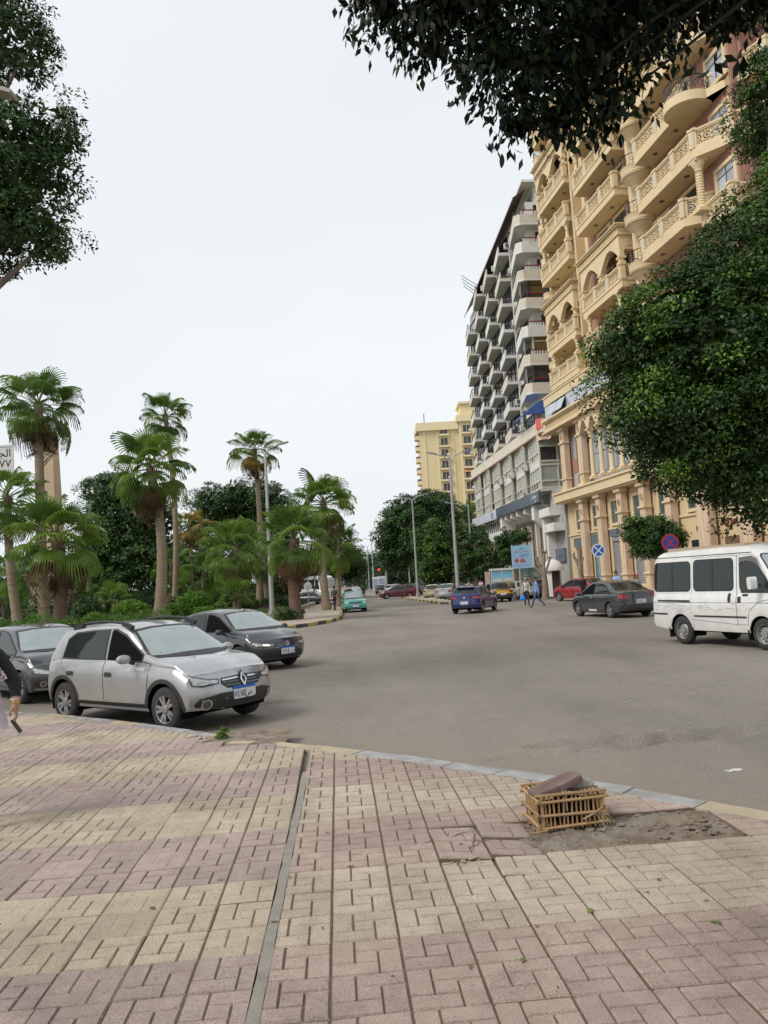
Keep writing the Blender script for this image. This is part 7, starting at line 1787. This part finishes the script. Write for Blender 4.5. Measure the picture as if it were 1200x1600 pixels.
# ------------------------------------------------------------------ the palm-rib crate and its load
M_RIB = mat('palm_rib', (.30,.185,.09), .75, c2=(.40,.26,.13), nscale=9, stretch=(1,1,1), c3=(.33,.18,.08), n3=14, rnd=.18)
ca = R(8); CP = Vector((1.0,5.85,SIDE_Z-.015))
crate = thing('palm_rib_crate', 'openwork palm-rib crate standing in the bare patch of the pavement', 'crate', CP, ca)
CL, CD, CH = .50, .33, .235; rc = random.Random(8)
def stick(p0, p1, r): 
    p0, p1 = Vector(p0), Vector(p1); d = (p1-p0); j = lambda: Vector((rc.uniform(-1,1),rc.uniform(-1,1),rc.uniform(-1,1)))*.003
    MB().tube([p0+j(),p0+d*.5+j()*1.3,p1+j()],[r*rc.uniform(.9,1.1),r,r*rc.uniform(.85,1.1)],6).build('stick', M_RIB, crate, 50)
for y in (0, CD):
    for z in (.02,.105,.20): stick((-.03,y-.012 if y == 0 else y+.012,z+rc.uniform(-.006,.006)),(CL+.03,y-.012 if y == 0 else y+.012,z+rc.uniform(-.008,.012)),.0115)
    n = 15
    for i in range(n): x = .02+(CL-.04)*i/(n-1); stick((x+rc.uniform(-.006,.006),y,-.005),(x+rc.uniform(-.008,.008),y,.235+rc.uniform(-.01,.012)),.0075 if 0 < i < n-1 else .014)
for x in (0, CL):
    for z in (.035,.12,.215): stick((x-.012 if x == 0 else x+.012,-.03,z),(x-.012 if x == 0 else x+.012,CD+.03,z+rc.uniform(-.005,.01)),.0115)
    for i in range(1,8): y = CD*i/8; stick((x,y,0),(x,y,.235+rc.uniform(-.01,.01)),.0075)
for i in range(9): x = .03+(CL-.06)*i/8; stick((x,-.015,.018),(x,CD+.015,.018),.008)
for i in (0,1,2,9,10,11,12): x = .02+(CL-.05)*i/12; stick((x,-.02,.235),(x+rc.uniform(-.01,.02),CD+.02,.24),.009)
for y in (.0,CD): stick((-.02,y,.245),(CL+.02,y,.248),.012)
stick((.32,-.025,.06),(.48,-.02,.13),.008); stick((-.06,-.03,.0),(.05,-.02,.01),.008)
M_SLAB = mat('purple_brown_slab', (.14,.088,.08), .9, c2=(.20,.135,.12), nscale=6, bump=.5, bscale=60, c3=(.24,.19,.17), n3=4)
sl = thing('broken_slab', 'broken purple-brown paving slab lying tilted on top of the crate', 'slab', CP+Vector((.16,.15,.258)), ca+.35)
sl.rotation_euler = (R(1),R(-13),ca+.22); sl.scale = (.92,.92,1)
b = MB(); poly = [(-.235,-.085),(.02,-.105),(.22,-.08),(.25,.03),(.19,.09),(-.02,.105),(-.21,.08)]
b.prism(poly,-.002,.038); b.prism([(x*.96,y*.94) for x,y in poly],.038,.044); b.build('slab', M_SLAB, sl)
for s_ in ((-.19,.02,.18,.025),(-.05,-.08,-.045,.08),(.09,-.07,.095,.07)): MB().tube([(s_[0],s_[1],.0445),(s_[2],s_[3],.0445)],.003,4).build('groove', M_JOINT, sl)
ck = thing('concrete_chunk', 'rough grey concrete chunk resting in the back of the crate', 'rubble', CP+Vector((.35,.25,.25)), ca)
b = MB(); rr_ = random.Random(2); b.lathe([(.001,-.035),(.09,-.03),(.12,.0),(.10,.03),(.05,.045),(.001,.048)],9); b.v = [(x*1.15*(1+rr_.uniform(-.15,.15)),y*.7*(1+rr_.uniform(-.15,.15)),z*(1+rr_.uniform(-.2,.2))) for x,y,z in b.v]; b.build('stone', M_KGREY, ck)
# a sack / dark rubbish inside
rb = thing('rubbish_bag', 'dark crumpled rubbish inside the palm-rib crate', 'rubbish', CP+Vector((.24,.17,.03)), ca)
b = MB(); b.lathe([(.001,-.0),(.17,.01),(.20,.07),(.15,.13),(.06,.16),(.001,.165)],14); b.v = [(x*1.2*(1+rr_.uniform(-.2,.2)),y*.75*(1+rr_.uniform(-.2,.2)),z*(1+rr_.uniform(-.25,.1))) for x,y,z in b.v]; b.build('bag', M_SHADE, rb, 60)
b = MB()
for i in range(4): b.tube([(.40+.02*i,-.03,.12),(.44+.03*i,-.08,.05),(.47+.015*i,-.10,-.0)],.0018,3)
st = thing('straw', 'thin dry straws hanging from the front of the crate', 'straw', CP, ca); b.build('blades', mat('dry_straw', (.5,.42,.24), .8), st)
# loose bits in the bare patch and on the road
rl = random.Random(12)
M_DRY = mat('dry_leaf', (.16,.085,.045), .8, c2=(.24,.15,.07), nscale=30, rnd=.4); M_GRN = mat('green_leaf_fallen', (.12,.16,.03), .6); M_CHIP = mat('pale_chip', (.45,.42,.37), .9, rnd=.3)
def dry_leaf():
    b = MB(); V = []
    for i in range(5): t = i/4; w_ = .3*sin(pi*min(1,t+.02))**.8; V += [(t-.5,-w_,.10*w_+.06*sin(t*5)),(t-.5,0,.03*sin(t*5)),(t-.5,w_,.14*w_+.05*sin(t*4))]
    return b.add(V,[(i*3+j,(i+1)*3+j,(i+1)*3+j+1,i*3+j+1) for i in range(4) for j in range(2)]).mesh('fallen_leaf', M_DRY, 60)
DL = dry_leaf()
for px, py in [(548,1355),(512,1302),(455,1372),(507,1452),(430,1440),(553,1445),(612,1527),(720,1320),(745,1345),(915,1330),(985,1355),(1030,1375),(1100,1390),(1105,1408),(840,1448),(875,1545),(705,1388),(640,1295),(470,1325),(345,1375),(388,1345),(240,1420),(735,1513),(1010,1395),(860,1330),(1185,1350),(935,1295),(1000,1290),(1160,1302),(900,1318)]:
    p = G(px+rl.uniform(-3,3), py, SIDE_Z); s_ = rl.uniform(.028,.05)
    o = link('fallen_leaf', DL, None, TRS((p.x,p.y,SIDE_Z+.006),(rl.uniform(-.2,.2),rl.uniform(-.2,.2),rl.uniform(0,6)),(s_,s_*rl.uniform(.4,1),s_))); tag(o, 'small dry brown leaf lying on the pavement tiles', 'leaf', 'dry leaves scattered on the pavement')
for px, py, lab in [(1117,1442,'larger green leaf lying on a pink tile at the right'),(818,1502,'small yellow-green leaf on a pink tile'),(922,1425,'narrow green leaf on a cream tile near the centre right')]:
    p = G(px,py,SIDE_Z); o = link('fallen_leaf', DL, None, TRS((p.x,p.y,SIDE_Z+.007),(0,.05,rl.uniform(0,6)),(.06,.05,.06))); o.material_slots[0].link = 'OBJECT'; o.material_slots[0].material = M_GRN; tag(o, lab, 'leaf')
def pebble(seed):
    r_ = random.Random(seed); b = MB(); b.lathe([(.001,-.5),(.4,-.35),(.55,.0),(.4,.35),(.001,.45)],7); b.v = [(x*r_.uniform(.7,1.3),y*r_.uniform(.6,1.2),z*r_.uniform(.5,.9)) for x,y,z in b.v]; return b
b = MB()
for i in range(260):
    x, y = rl.uniform(.85,2.4), rl.uniform(5.52,6.12)
    if not inside(HOLE, x, y): continue
    q = pebble(i); s_ = rl.choice([.006,.008,.01,.016,.024,.032]); b.add([(x+v[0]*s_*2,y+v[1]*s_*2,SIDE_Z-.02+v[2]*s_) for v in q.v], q.f)
o = b.build('soil_crumbs', M_DIRT); tag(o, 'small crumbs of soil and grit in the bare patch', 'grit', kind='stuff')
b = MB()
for i in range(420):
    x, y = rl.uniform(-3.5,9), rl.uniform(6.5,19)
    d_, sg = kdist(x,y)
    if inside(pave_poly, x, y) or d_ < .05: continue
    if rl.random() > (1.0 if d_ < .7 else .35): continue
    q = pebble(i); s_ = rl.choice([.006,.008,.01,.014,.02]); b.add([(x+v[0]*s_*2,y+v[1]*s_*2,.01+v[2]*s_) for v in q.v], q.f)
o = b.build('road_grit', M_CHIP); tag(o, 'small stones and grit scattered over the asphalt', 'grit', kind='stuff')
pp = G(1147,1206,0); t = thing('paper_scrap', 'crumpled pale paper scrap on the asphalt at the right', 'litter', (pp.x,pp.y,.012), .3); b = MB()
for i in range(5):
    for j in range(3): f = lambda i,j: (-.09+.036*i,-.035+.024*j,.008*abs(sin(i*2.1+j*1.7))); b.add([f(i,j),f(i+1,j),f(i+1,j+1),f(i,j+1)],[(0,1,2,3)])
b.build('sheet', M_PLW, t)
# the broken corner: chunks, a weed
M_CH = [T_YEL, T_PNK, M_KCRM, T_YEL, T_YEL]
for i, (px, py, sx, sy, rz, lab) in enumerate([(300,1153,.16,.10,.3,'loose yellow tile piece at the broken kerb corner, leftmost'),(318,1160,.14,.12,.9,'loose pinkish tile piece at the broken kerb corner'),(378,1163,.36,.12,-.15,'long flat concrete sliver beyond the weed at the broken kerb'),(332,1152,.12,.09,1.5,'small yellow tile fragment beside the weed'),(312,1147,.10,.07,.2,'smallest tile fragment at the back of the broken corner')]):
    p = G(px,py,SIDE_Z-.01); t = thing('tile_fragment', lab, 'rubble', (p.x,p.y,SIDE_Z-.012), rz); t.rotation_euler = (rl.uniform(-.08,.08),rl.uniform(-.1,.1),rz)
    MB().prism([(-sx/2,-sy/2),(sx*.3,-sy*.6),(sx/2,sy*.1),(sx*.35,sy/2),(-sx*.4,sy*.45)],-.02,.03).build('fragment', M_CH[i], t)
p = G(349,1152,SIDE_Z); t = thing('weed', 'small green weed growing at the broken kerb corner', 'plant', (p.x,p.y,SIDE_Z-.02)); crown('leaves', [(0,0,.05,.055,.05,.06)], 22, 10, .02, .035, L_HEDGE, 77, t, fill=.1, young=.2, droop=-.2); MB().tube([(0,0,-.02),(.01,0,.08)],.005,4).tube([(0,0,-.02),(-.04,.02,.09)],.004,4).build('stem', M_BARK, t)

rk = random.Random(31)
for (px, py, qx, qy) in [(705,1338,770,1310),(735,1290,742,1345),(660,1318,735,1300),(690,1352,735,1345),(700,1300,690,1345),(1010,1210,1190,1240)][:5]:
    a0, a1 = G(px,py,SIDE_Z), G(qx,qy,SIDE_Z); pts = [a0.lerp(a1,i/9)+Vector((rk.gauss(0,.012),rk.gauss(0,.012),.0015)) for i in range(10)]
    MB().tube(pts, [.0015]+[rk.uniform(.002,.0045) for _ in range(8)]+[.001], 4).build('pavement_crack', M_BED, pavement)
p = G(724,1338,SIDE_Z); b = MB()
for i in range(26):
    q = pebble(900+i); s_ = rk.choice([.008,.012,.018,.026]); x, y = rk.gauss(0,.05), rk.gauss(0,.045); b.add([(p.x+x+v[0]*s_*2,p.y+y+v[1]*s_*2,SIDE_Z+.002+v[2]*s_*.7) for v in q.v], q.f)
tag(b.build('tile_crumbs', T_PK2), 'heap of crumbled tile bits over the cracked tiles left of the crate', 'rubble', kind='stuff')

# ------------------------------------------------------------------ people
def skinmat(n, c): return mat(n, c, .55)
SK = skinmat('skin_brown', (.30,.155,.095)); SK2 = skinmat('skin_tan', (.36,.20,.13)); HAIR = mat('dark_hair', (.012,.01,.009), .6)
def person(label, loc, rz, h_, pose, shirt, trousers, skin=SK, shoes=None, hair=HAIR, sleeve='long', seed=0, scarf=None, skirt=False, extra=None, group=None):
    """body grown over a jointed skeleton with the skin modifier, one continuous surface; clothes by region of that surface"""
    t = thing('person', label, 'person', (loc[0],loc[1],loc[2] if len(loc) > 2 else .0), rz, group)
    s = h_/1.75; J = {}
    def j(n, p, r): J[n] = (Vector(p)*s, r*s)
    le, re, la, ra = pose['lleg'], pose['rleg'], pose['larm'], pose['rarm']; lean = pose.get('lean', 0)
    def hip(y): return Vector((0,y,.93))
    j('pel',(0,0,.95),.135); j('waist',(lean*.2,0,1.08),.125); j('chest',(lean*.5,0,1.27),.15); j('upch',(lean*.75,0,1.40),.125); j('neck',(lean*.9,0,1.48),.058); j('head1',(lean+.015,0,1.575),.085); j('head2',(lean+.025,0,1.66),.088); j('head3',(lean+.01,0,1.725),.05)
    E = [('pel','waist'),('waist','chest'),('chest','upch'),('upch','neck'),('neck','head1'),('head1','head2'),('head2','head3')]
    for nm, y, (th, kn) in (('l',.095,le),('r',-.095,re)):
        H = Vector((0,y,.90)); K = H+Vector((sin(th),0,-cos(th)))*.43; A = K+Vector((sin(th-kn),0,-cos(th-kn)))*.42; T = A+Vector((.15*cos(th-kn)*1.0,0,.0-.03+.12*sin(th-kn)*.3))
        j(nm+'hip',H,.088); j(nm+'knee',K,.062); j(nm+'calf',K.lerp(A,.35),.058); j(nm+'ank',A,.042); j(nm+'toe',(T.x,T.y,max(.035,T.z)),.036)
        E += [('pel',nm+'hip'),(nm+'hip',nm+'knee'),(nm+'knee',nm+'calf'),(nm+'calf',nm+'ank'),(nm+'ank',nm+'toe')]
    for nm, y, (sw, el, ab) in (('l',1,la),('r',-1,ra)):
        S_ = Vector((lean*.75,y*.175,1.395)); U = Vector((sin(sw),y*sin(ab),-cos(sw)*cos(ab))); El = S_+U*.29; Fa = Vector((sin(sw+el),y*sin(ab)*.4,-cos(sw+el))); Wr = El+Fa*.25; Hd = Wr+Fa*.09
        j(nm+'sh',S_,.07); j(nm+'elb',El,.048); j(nm+'wri',Wr,.033); j(nm+'hand',Wr+Fa*.07,.038); j(nm+'fing',Wr+Fa*.15,.022)
        E += [('upch',nm+'sh'),(nm+'sh',nm+'elb'),(nm+'elb',nm+'wri'),(nm+'wri',nm+'hand'),(nm+'hand',nm+'fing')]
    names = list(J); ix = {n: i for i, n in enumerate(names)}
    me = bpy.data.meshes.new('body'); me.from_pydata([J[n][0] for n in names], [(ix[a],ix[c]) for a,c in E], [])
    o = bpy.data.objects.new('tmp', me); col.objects.link(o)
    sm = o.modifiers.new('s','SKIN'); sm.use_smooth_shade = True
    for n in names:
        v = me.skin_vertices[0].data[ix[n]]; r = J[n][1]; v.radius = (r, r*1.28) if n in ('chest','waist','pel','upch') and False else (r, r)
    me.skin_vertices[0].data[0].use_root = True
    sb = o.modifiers.new('u','SUBSURF'); sb.levels = 1; sb.render_levels = 1
    dg = bpy.context.evaluated_depsgraph_get(); m2 = bpy.data.meshes.new_from_object(o.evaluated_get(dg)); bpy.data.objects.remove(o)
    m2.materials.clear()
    for mt in (skin, shirt, trousers, shoes or M_BLKP): m2.materials.append(mt)
    SG = [(a,c,J[a][0],J[c][0]) for a,c in E]
    def region(p):
        best = 1e9; rg = None
        for a, c, A, C in SG:
            d = C-A; tt = max(0,min(1,(p-A).dot(d)/max(d.length_squared,1e-9))); q = (p-A-d*tt).length
            if q < best: best = q; rg = (a,c,tt)
        a, c, tt = rg
        if c in ('neck','head1','head2','head3') or a in ('neck','head1','head2'): return 0 if not (c == 'neck' and tt < .5) else 1
        if c[1:] in ('hand','fing') or a[1:] == 'hand': return 0
        if c[1:] == 'wri' and sleeve == 'short': return 0
        if c[1:] == 'elb' and sleeve == 'short' and tt > .8: return 0
        if c[1:] in ('elb','wri','sh') or a in ('waist','chest','upch'): return 1
        if a == 'pel' and c == 'waist': return 1 if tt > .1 else 2
        if c[1:] == 'toe' or (c[1:] == 'ank' and tt > .9): return 3
        if c[1:] == 'hip' : return 1 if p.z > .93*s else 2
        return 2
    m2.polygons.foreach_set('material_index', [region(f.center) for f in m2.polygons]); m2.polygons.foreach_set('use_smooth',[True]*len(m2.polygons))
    # wider than deep across the trunk
    for v in m2.vertices:
        if 1.0*s < v.co.z < 1.47*s and abs(v.co.y) < .16*s: v.co.x = J['chest'][0].x+(v.co.x-J['chest'][0].x)*.82
    link('body', m2, t)
    hp = J['head2'][0]
    b = MB(); b.lathe([(.001,.115),(.06,.10),(.092,.055),(.098,.01),(.092,-.03)],14,M=Matrix.Translation(hp+Vector((-.016,0,.0))*s) @ Matrix.Diagonal((1.02*s,.95*s,1.0*s,1)) @ Matrix.Rotation(-.35,4,'Y')); b.build('hair' if not scarf else 'headscarf', scarf or hair, t, 60)
    b = MB(); b.add([hp+Vector(q)*s for q in [(.085,-.014,-.005),(.085,.014,-.005),(.112,0,-.035),(.085,0,-.04)]],[(0,2,1),(0,3,2),(1,2,3)]); b.build('nose', skin, t)
    for y in (.03,-.03): MB().lathe([(.001,0),(.008,0)],8,M=Matrix.Translation(hp+Vector((.083,y,.0))*s) @ Matrix.Rotation(pi/2,4,'Y')).build('eye', HAIR, t)
    for y in (.088,-.088): MB().lathe([(.001,-.006),(.02,-.004),(.024,.004),(.001,.006)],8,M=Matrix.Translation(hp+Vector((-.005,y,-.02))*s) @ Matrix.Rotation(pi/2,4,'X')).build('ear', skin, t)
    MB().boxm(Matrix.Translation(hp+Vector((.078,0,-.068))*s),.012,.04,.008).build('mouth', mat('lips', (.2,.08,.06), .6), t)
    return t, J
def cloth(n, c): return mat(n, c, .9, c2=tuple(q*.82 for q in c), nscale=12)
C_LB = cloth('light_blue_shirt', (.20,.36,.72)); C_JEAN = cloth('blue_jeans', (.06,.11,.22)); C_WHT = cloth('off_white_shirt', (.58,.52,.48)); C_DRK = cloth('dark_trousers', (.03,.035,.05)); C_PNK = cloth('pale_pink_shirt', (.62,.45,.48)); C_BLK = cloth('black_cloth', (.018,.018,.02)); C_BRN = cloth('brown_jacket', (.09,.07,.05)); C_RED = cloth('crimson_scarf', (.4,.03,.06)); C_GRY = cloth('grey_cloth', (.25,.25,.27)); C_BLU2 = cloth('pale_blue_shirt', (.30,.42,.66))
q = G(840,951); person('man in a light blue shirt and jeans striding across the road', (q.x,q.y,.0), R(172), 1.78, dict(lleg=(.42,.12),rleg=(-.36,.35),larm=(-.35,.25,.15),rarm=(.3,.35,.15),lean=.02), C_LB, C_JEAN)
q = G(824,947); tm, J = person('grey-haired man in a white shirt carrying a blue plastic bag', (q.x,q.y,.0), R(-95), 1.74, dict(lleg=(.18,.1),rleg=(-.2,.25),larm=(.1,.1,.12),rarm=(.08,.15,.18)), C_WHT, C_DRK, hair=mat('grey_hair',(.25,.24,.23),.7))
hb = tm.matrix_basis @ J['rfing'][0]; t = thing('plastic_bag', 'bright blue plastic bag held by the man in white', 'bag', hb+Vector((0,0,-.38)))
b = MB(); b.lathe([(.001,.0),(.13,.02),(.17,.12),(.13,.24),(.05,.33),(.03,.38)],12); b.v = [(x*1.1*(1+.12*sin(9*x+5*z)),y*.6,z) for x,y,z in b.v]; b.build('bag', mat('blue_plastic', (.03,.22,.75), .4), t, 60); MB().tube([(.03,0,.36),(0,0,.42),(-.03,0,.36)],.008,5).build('handle', mat('blue_plastic_handle', (.03,.22,.75), .4), t)
q = AT(856,905,62); person('man in a pale pink shirt walking beside the guard booth', (q.x,62,.14), R(100), 1.76, dict(lleg=(.15,.1),rleg=(-.15,.2),larm=(.2,.3,.12),rarm=(-.2,.2,.12)), C_PNK, C_BLK)
q = AT(828,905,66); person('man in dark clothes standing behind the two walkers', (q.x,66,.0), R(-60), 1.8, dict(lleg=(.05,.0),rleg=(-.05,.05),larm=(.3,.9,.1),rarm=(.1,.3,.1)), C_BRN, C_BLK)
q = AT(962,895,44); person('man in a pale blue shirt behind the charcoal sedan roof', (q.x,44,.0), R(-120), 1.86, dict(lleg=(.1,.05),rleg=(-.1,.1),larm=(.1,.4,.1),rarm=(.2,.4,.1)), C_BLU2, C_DRK)
q = AT(995,905,42); person('person in a crimson headscarf behind the charcoal sedan boot', (q.x,42,.0), R(-100), 1.62, dict(lleg=(.05,.0),rleg=(-.05,.05),larm=(.1,.3,.1),rarm=(.1,.3,.1)), C_GRY, C_BLK, scarf=C_RED)
q = G(528,956); person('man in dark clothes walking at the tip of the garden island', (q.x-.2,q.y,.1), R(60), 1.8, dict(lleg=(.25,.1),rleg=(-.22,.25),larm=(-.2,.3,.12),rarm=(.25,.3,.12)), C_BRN, C_BLK)
q = AT(925,905,50); person('dark-haired person between the red sedan and the charcoal sedan', (q.x-.6,50,.0), R(-90), 1.7, dict(lleg=(.05,.0),rleg=(-.05,.05),larm=(.1,.3,.1),rarm=(.1,.3,.1)), C_BLK, C_BLK)
for i, (px, Y, rz, sh, lab) in enumerate([(640,92,.5,C_BLK,'dark figure by the second street lamp'),(655,95,2.0,C_GRY,'grey-clad figure beneath the dark ficus'),(733,70,-1,C_WHT,'pale figure by the pruned tree left of the kiosk'),(752,69,1,C_PNK,'figure in pink in front of the kiosk'),(568,96,-1.5,C_BLK,'dark figure on the road beside the far cars'),(180,73,1.2,C_RED,'figure in red glimpsed among the garden shrubs')]):
    q = AT(px,920,Y); person(lab, (q.x,Y,.0), rz, 1.72, dict(lleg=(.15,.1),rleg=(-.15,.2),larm=(-.1,.3,.12),rarm=(.15,.3,.12)), sh, C_DRK, group='people far down the street')
# ---- the passer-by cut by the left edge: black sleeve, white shirt tail, watch, phone strap
q = AT(24,1092,6.75); wrist = Vector((q.x,q.y,q.z))
t = thing('person', 'person cut by the left edge in black sleeves and white shirt, wearing a gold watch', 'person', (wrist.x-.34,6.75,SIDE_Z), 0)
L0 = Vector((wrist.x-.34,6.75,SIDE_Z)); W_ = wrist-L0; hs = random.Random(1)
J = {}; E = []
def jn(n, p, r): J[n] = (Vector(p), r)
jn('pel',(0,0,.95),.14); jn('waist',(0,0,1.08),.125); jn('chest',(0,0,1.28),.15); jn('upch',(0,0,1.42),.12); jn('neck',(0,-.01,1.50),.058); jn('head1',(0,-.02,1.59),.085); jn('head2',(0,-.02,1.68),.09); jn('head3',(0,0,1.75),.05)
jn('rsh',(.19,0,1.41),.072); jn('relb',(W_.x-.02,.05,1.16),.064); jn('rwri',W_,.036); jn('rhand',W_+Vector((.01,-.02,-.075)),.036)
jn('lsh',(-.19,0,1.41),.07); jn('lelb',(-.26,0,1.13),.048); jn('lwri',(-.24,-.06,.9),.034); jn('lhand',(-.24,-.08,.82),.04)
for s_, nm in ((1,'r'),(-1,'l')):
    jn(nm+'hip',(.095*s_,0,.90),.09); jn(nm+'knee',(.10*s_,-.08 if s_ > 0 else .1,.49),.064); jn(nm+'ank',(.10*s_,-.1 if s_ > 0 else .25,.09),.044); jn(nm+'toe',(.11*s_,-.25 if s_ > 0 else .12,.04),.036); E += [('pel',nm+'hip'),(nm+'hip',nm+'knee'),(nm+'knee',nm+'ank'),(nm+'ank',nm+'toe')]
E += [('pel','waist'),('waist','chest'),('chest','upch'),('upch','neck'),('neck','head1'),('head1','head2'),('head2','head3'),('upch','rsh'),('rsh','relb'),('relb','rwri'),('rwri','rhand'),('upch','lsh'),('lsh','lelb'),('lelb','lwri'),('lwri','lhand')]
def grow(J, E, mats, region, name, parent, lev=2):
    names = list(J); ix = {n: i for i, n in enumerate(names)}; me = bpy.data.meshes.new(name); me.from_pydata([J[n][0] for n in names], [(ix[a],ix[c]) for a,c in E], [])
    o = bpy.data.objects.new('tmp', me); col.objects.link(o); o.modifiers.new('s','SKIN')
    for n in names: me.skin_vertices[0].data[ix[n]].radius = (J[n][1],J[n][1])
    me.skin_vertices[0].data[0].use_root = True; sb = o.modifiers.new('u','SUBSURF'); sb.levels = lev; sb.render_levels = lev
    dg = bpy.context.evaluated_depsgraph_get(); m2 = bpy.data.meshes.new_from_object(o.evaluated_get(dg)); bpy.data.objects.remove(o); m2.materials.clear()
    for mt in mats: m2.materials.append(mt)
    SG = [(a,c,J[a][0],J[c][0]) for a,c in E]
    def seg(p):
        best = 1e9; rg = None
        for a, c, A, C in SG:
            d = C-A; tt = max(0,min(1,(p-A).dot(d)/max(d.length_squared,1e-9))); qd = (p-A-d*tt).length
            if qd < best: best = qd; rg = (a,c,tt)
        return rg
    m2.polygons.foreach_set('material_index', [region(*seg(f.center)) for f in m2.polygons]); m2.polygons.foreach_set('use_smooth',[True]*len(m2.polygons))
    return link(name, m2, parent)
# right hand: palm and five separate fingers rooted in it, half closed
Hd = J['rhand'][0]; fx = [(-.022,-.030),(-.008,-.036),(.008,-.034),(.022,-.026)]
for i, (dx, dy) in enumerate(fx):
    ln = [.032,.036,.034,.026][i]; k0 = Hd+Vector((.012-.004*i,dx*.9,-.035)); k1 = k0+Vector((.004,0,-ln)); k2 = k1+Vector((-.014,0,-ln*.7)); k3 = k2+Vector((-.016,0,-ln*.3))
    jn('f%da'%i,k0,.0095); jn('f%db'%i,k1,.0088); jn('f%dc'%i,k2,.008); jn('f%dd'%i,k3,.0065); E += [('rhand','f%da'%i),('f%da'%i,'f%db'%i),('f%db'%i,'f%dc'%i),('f%dc'%i,'f%dd'%i)]
jn('t1',Hd+Vector((-.018,-.03,.0)),.012); jn('t2',Hd+Vector((-.03,-.04,-.035)),.0098); jn('t3',Hd+Vector((-.03,-.038,-.065)),.008); E += [('rhand','t1'),('t1','t2'),('t2','t3')]
def rg2(a, c, tt):
    if c in ('neck','head1','head2','head3') or a in ('neck','head1','head2'): return 0
    if c[0] in 'ft' and c[1:2].isdigit() or c[1:] == 'hand' or (c[1:] == 'wri' and tt > .93): return 0
    if c[1:] in ('sh','elb','wri') or a in ('waist','chest','upch','pel') and c in ('waist','chest','upch'): return 1
    if c[1:] == 'toe': return 3
    return 2
grow(J, E, [SK2, C_BLK, cloth('beige_trousers', (.36,.30,.25)), M_BLKP], rg2, 'body', t, 2)
# hanging white overshirt, patterned scarf, watch, bracelet, strap
C_OV = cloth('white_overshirt', (.66,.62,.68)); b = MB(); nA = 28
for k_, (z, rx, ry) in enumerate([(1.44,.16,.13),(1.30,.215,.16),(1.10,.225,.165),(.98,.25,.19),(.86,.285,.21),(.80,.30,.22)]):
    for i in range(nA): a = 2*pi*i/nA; w_ = 1+.05*sin(a*7+k_*.4)*(k_/5); b.v.append((rx*cos(a)*w_-.03,ry*sin(a)*w_,z+.02*sin(a*3)*(k_ > 3)))
for k_ in range(5):
    for i in range(nA): b.f.append((k_*nA+i,k_*nA+(i+1)%nA,(k_+1)*nA+(i+1)%nA,(k_+1)*nA+i)); b.m.append(0)
b.build('overshirt', C_OV, t, 179)
M_SCF = bpy.data.materials.new('patterned_scarf'); M_SCF.use_nodes = True; nn_ = M_SCF.node_tree; vt = nn_.nodes.new('ShaderNodeTexChecker'); vt.inputs['Scale'].default_value = 45; vt.inputs[1].default_value = (.55,.52,.55,1); vt.inputs[2].default_value = (.09,.08,.09,1); tcn = nn_.nodes.new('ShaderNodeTexCoord'); nn_.links.new(tcn.outputs['Object'], vt.inputs[0]); nn_.links.new(vt.outputs[0], nn_.nodes['Principled BSDF'].inputs['Base Color']); nn_.nodes['Principled BSDF'].inputs['Roughness'].default_value = .95
b = MB(); nS = 12
for i in range(nS+1):
    f = i/nS; c_ = Vector((.10+.20*f**.8,-.10-.03*sin(f*3),1.50-.30*f)); 
    for k_ in range(5): b.v.append(tuple(c_+Vector((-.06+.03*k_-.02*f,-.015*abs(k_-2)+.01*sin(i+k_),.045*(k_-2)*.3))))
for i in range(nS):
    for k_ in range(4): b.f.append((i*5+k_,i*5+k_+1,(i+1)*5+k_+1,(i+1)*5+k_)); b.m.append(0)
b.build('scarf', M_SCF, t, 179)
M_GOLD = mat('gold', (.75,.48,.16), .25, 1.0)
b = MB(); b.lathe([(.036,-.007),(.039,0),(.036,.007)],16,M=Matrix.Translation(W_+Vector((.004,-.006,-.02)))); b.build('watch_strap', M_GOLD, t, 60); MB().lathe([(.001,.012),(.017,.012),(.019,.0)],16,M=TRS(W_+Vector((.025,-.03,-.018)),(pi/2,0,.7))).build('watch_case', M_GOLD, t, 60)
MB().lathe([(.034,-.008),(.037,0),(.034,.008)],16,M=Matrix.Translation(W_+Vector((-.002,-.004,.0)))).build('cuff', M_PLW, t, 60)
MB().boxm(TRS(Hd+Vector((.005,.0,-.15)),(0,-.62,0)),.03,.015,.13).build('phone_strap', M_BLKP, t)
MB().lathe([(.001,.12),(.07,.10),(.10,.05),(.104,-.02),(.09,-.08)],16,M=Matrix.Translation((0,.0,1.69))).build('hair', HAIR, t, 60)
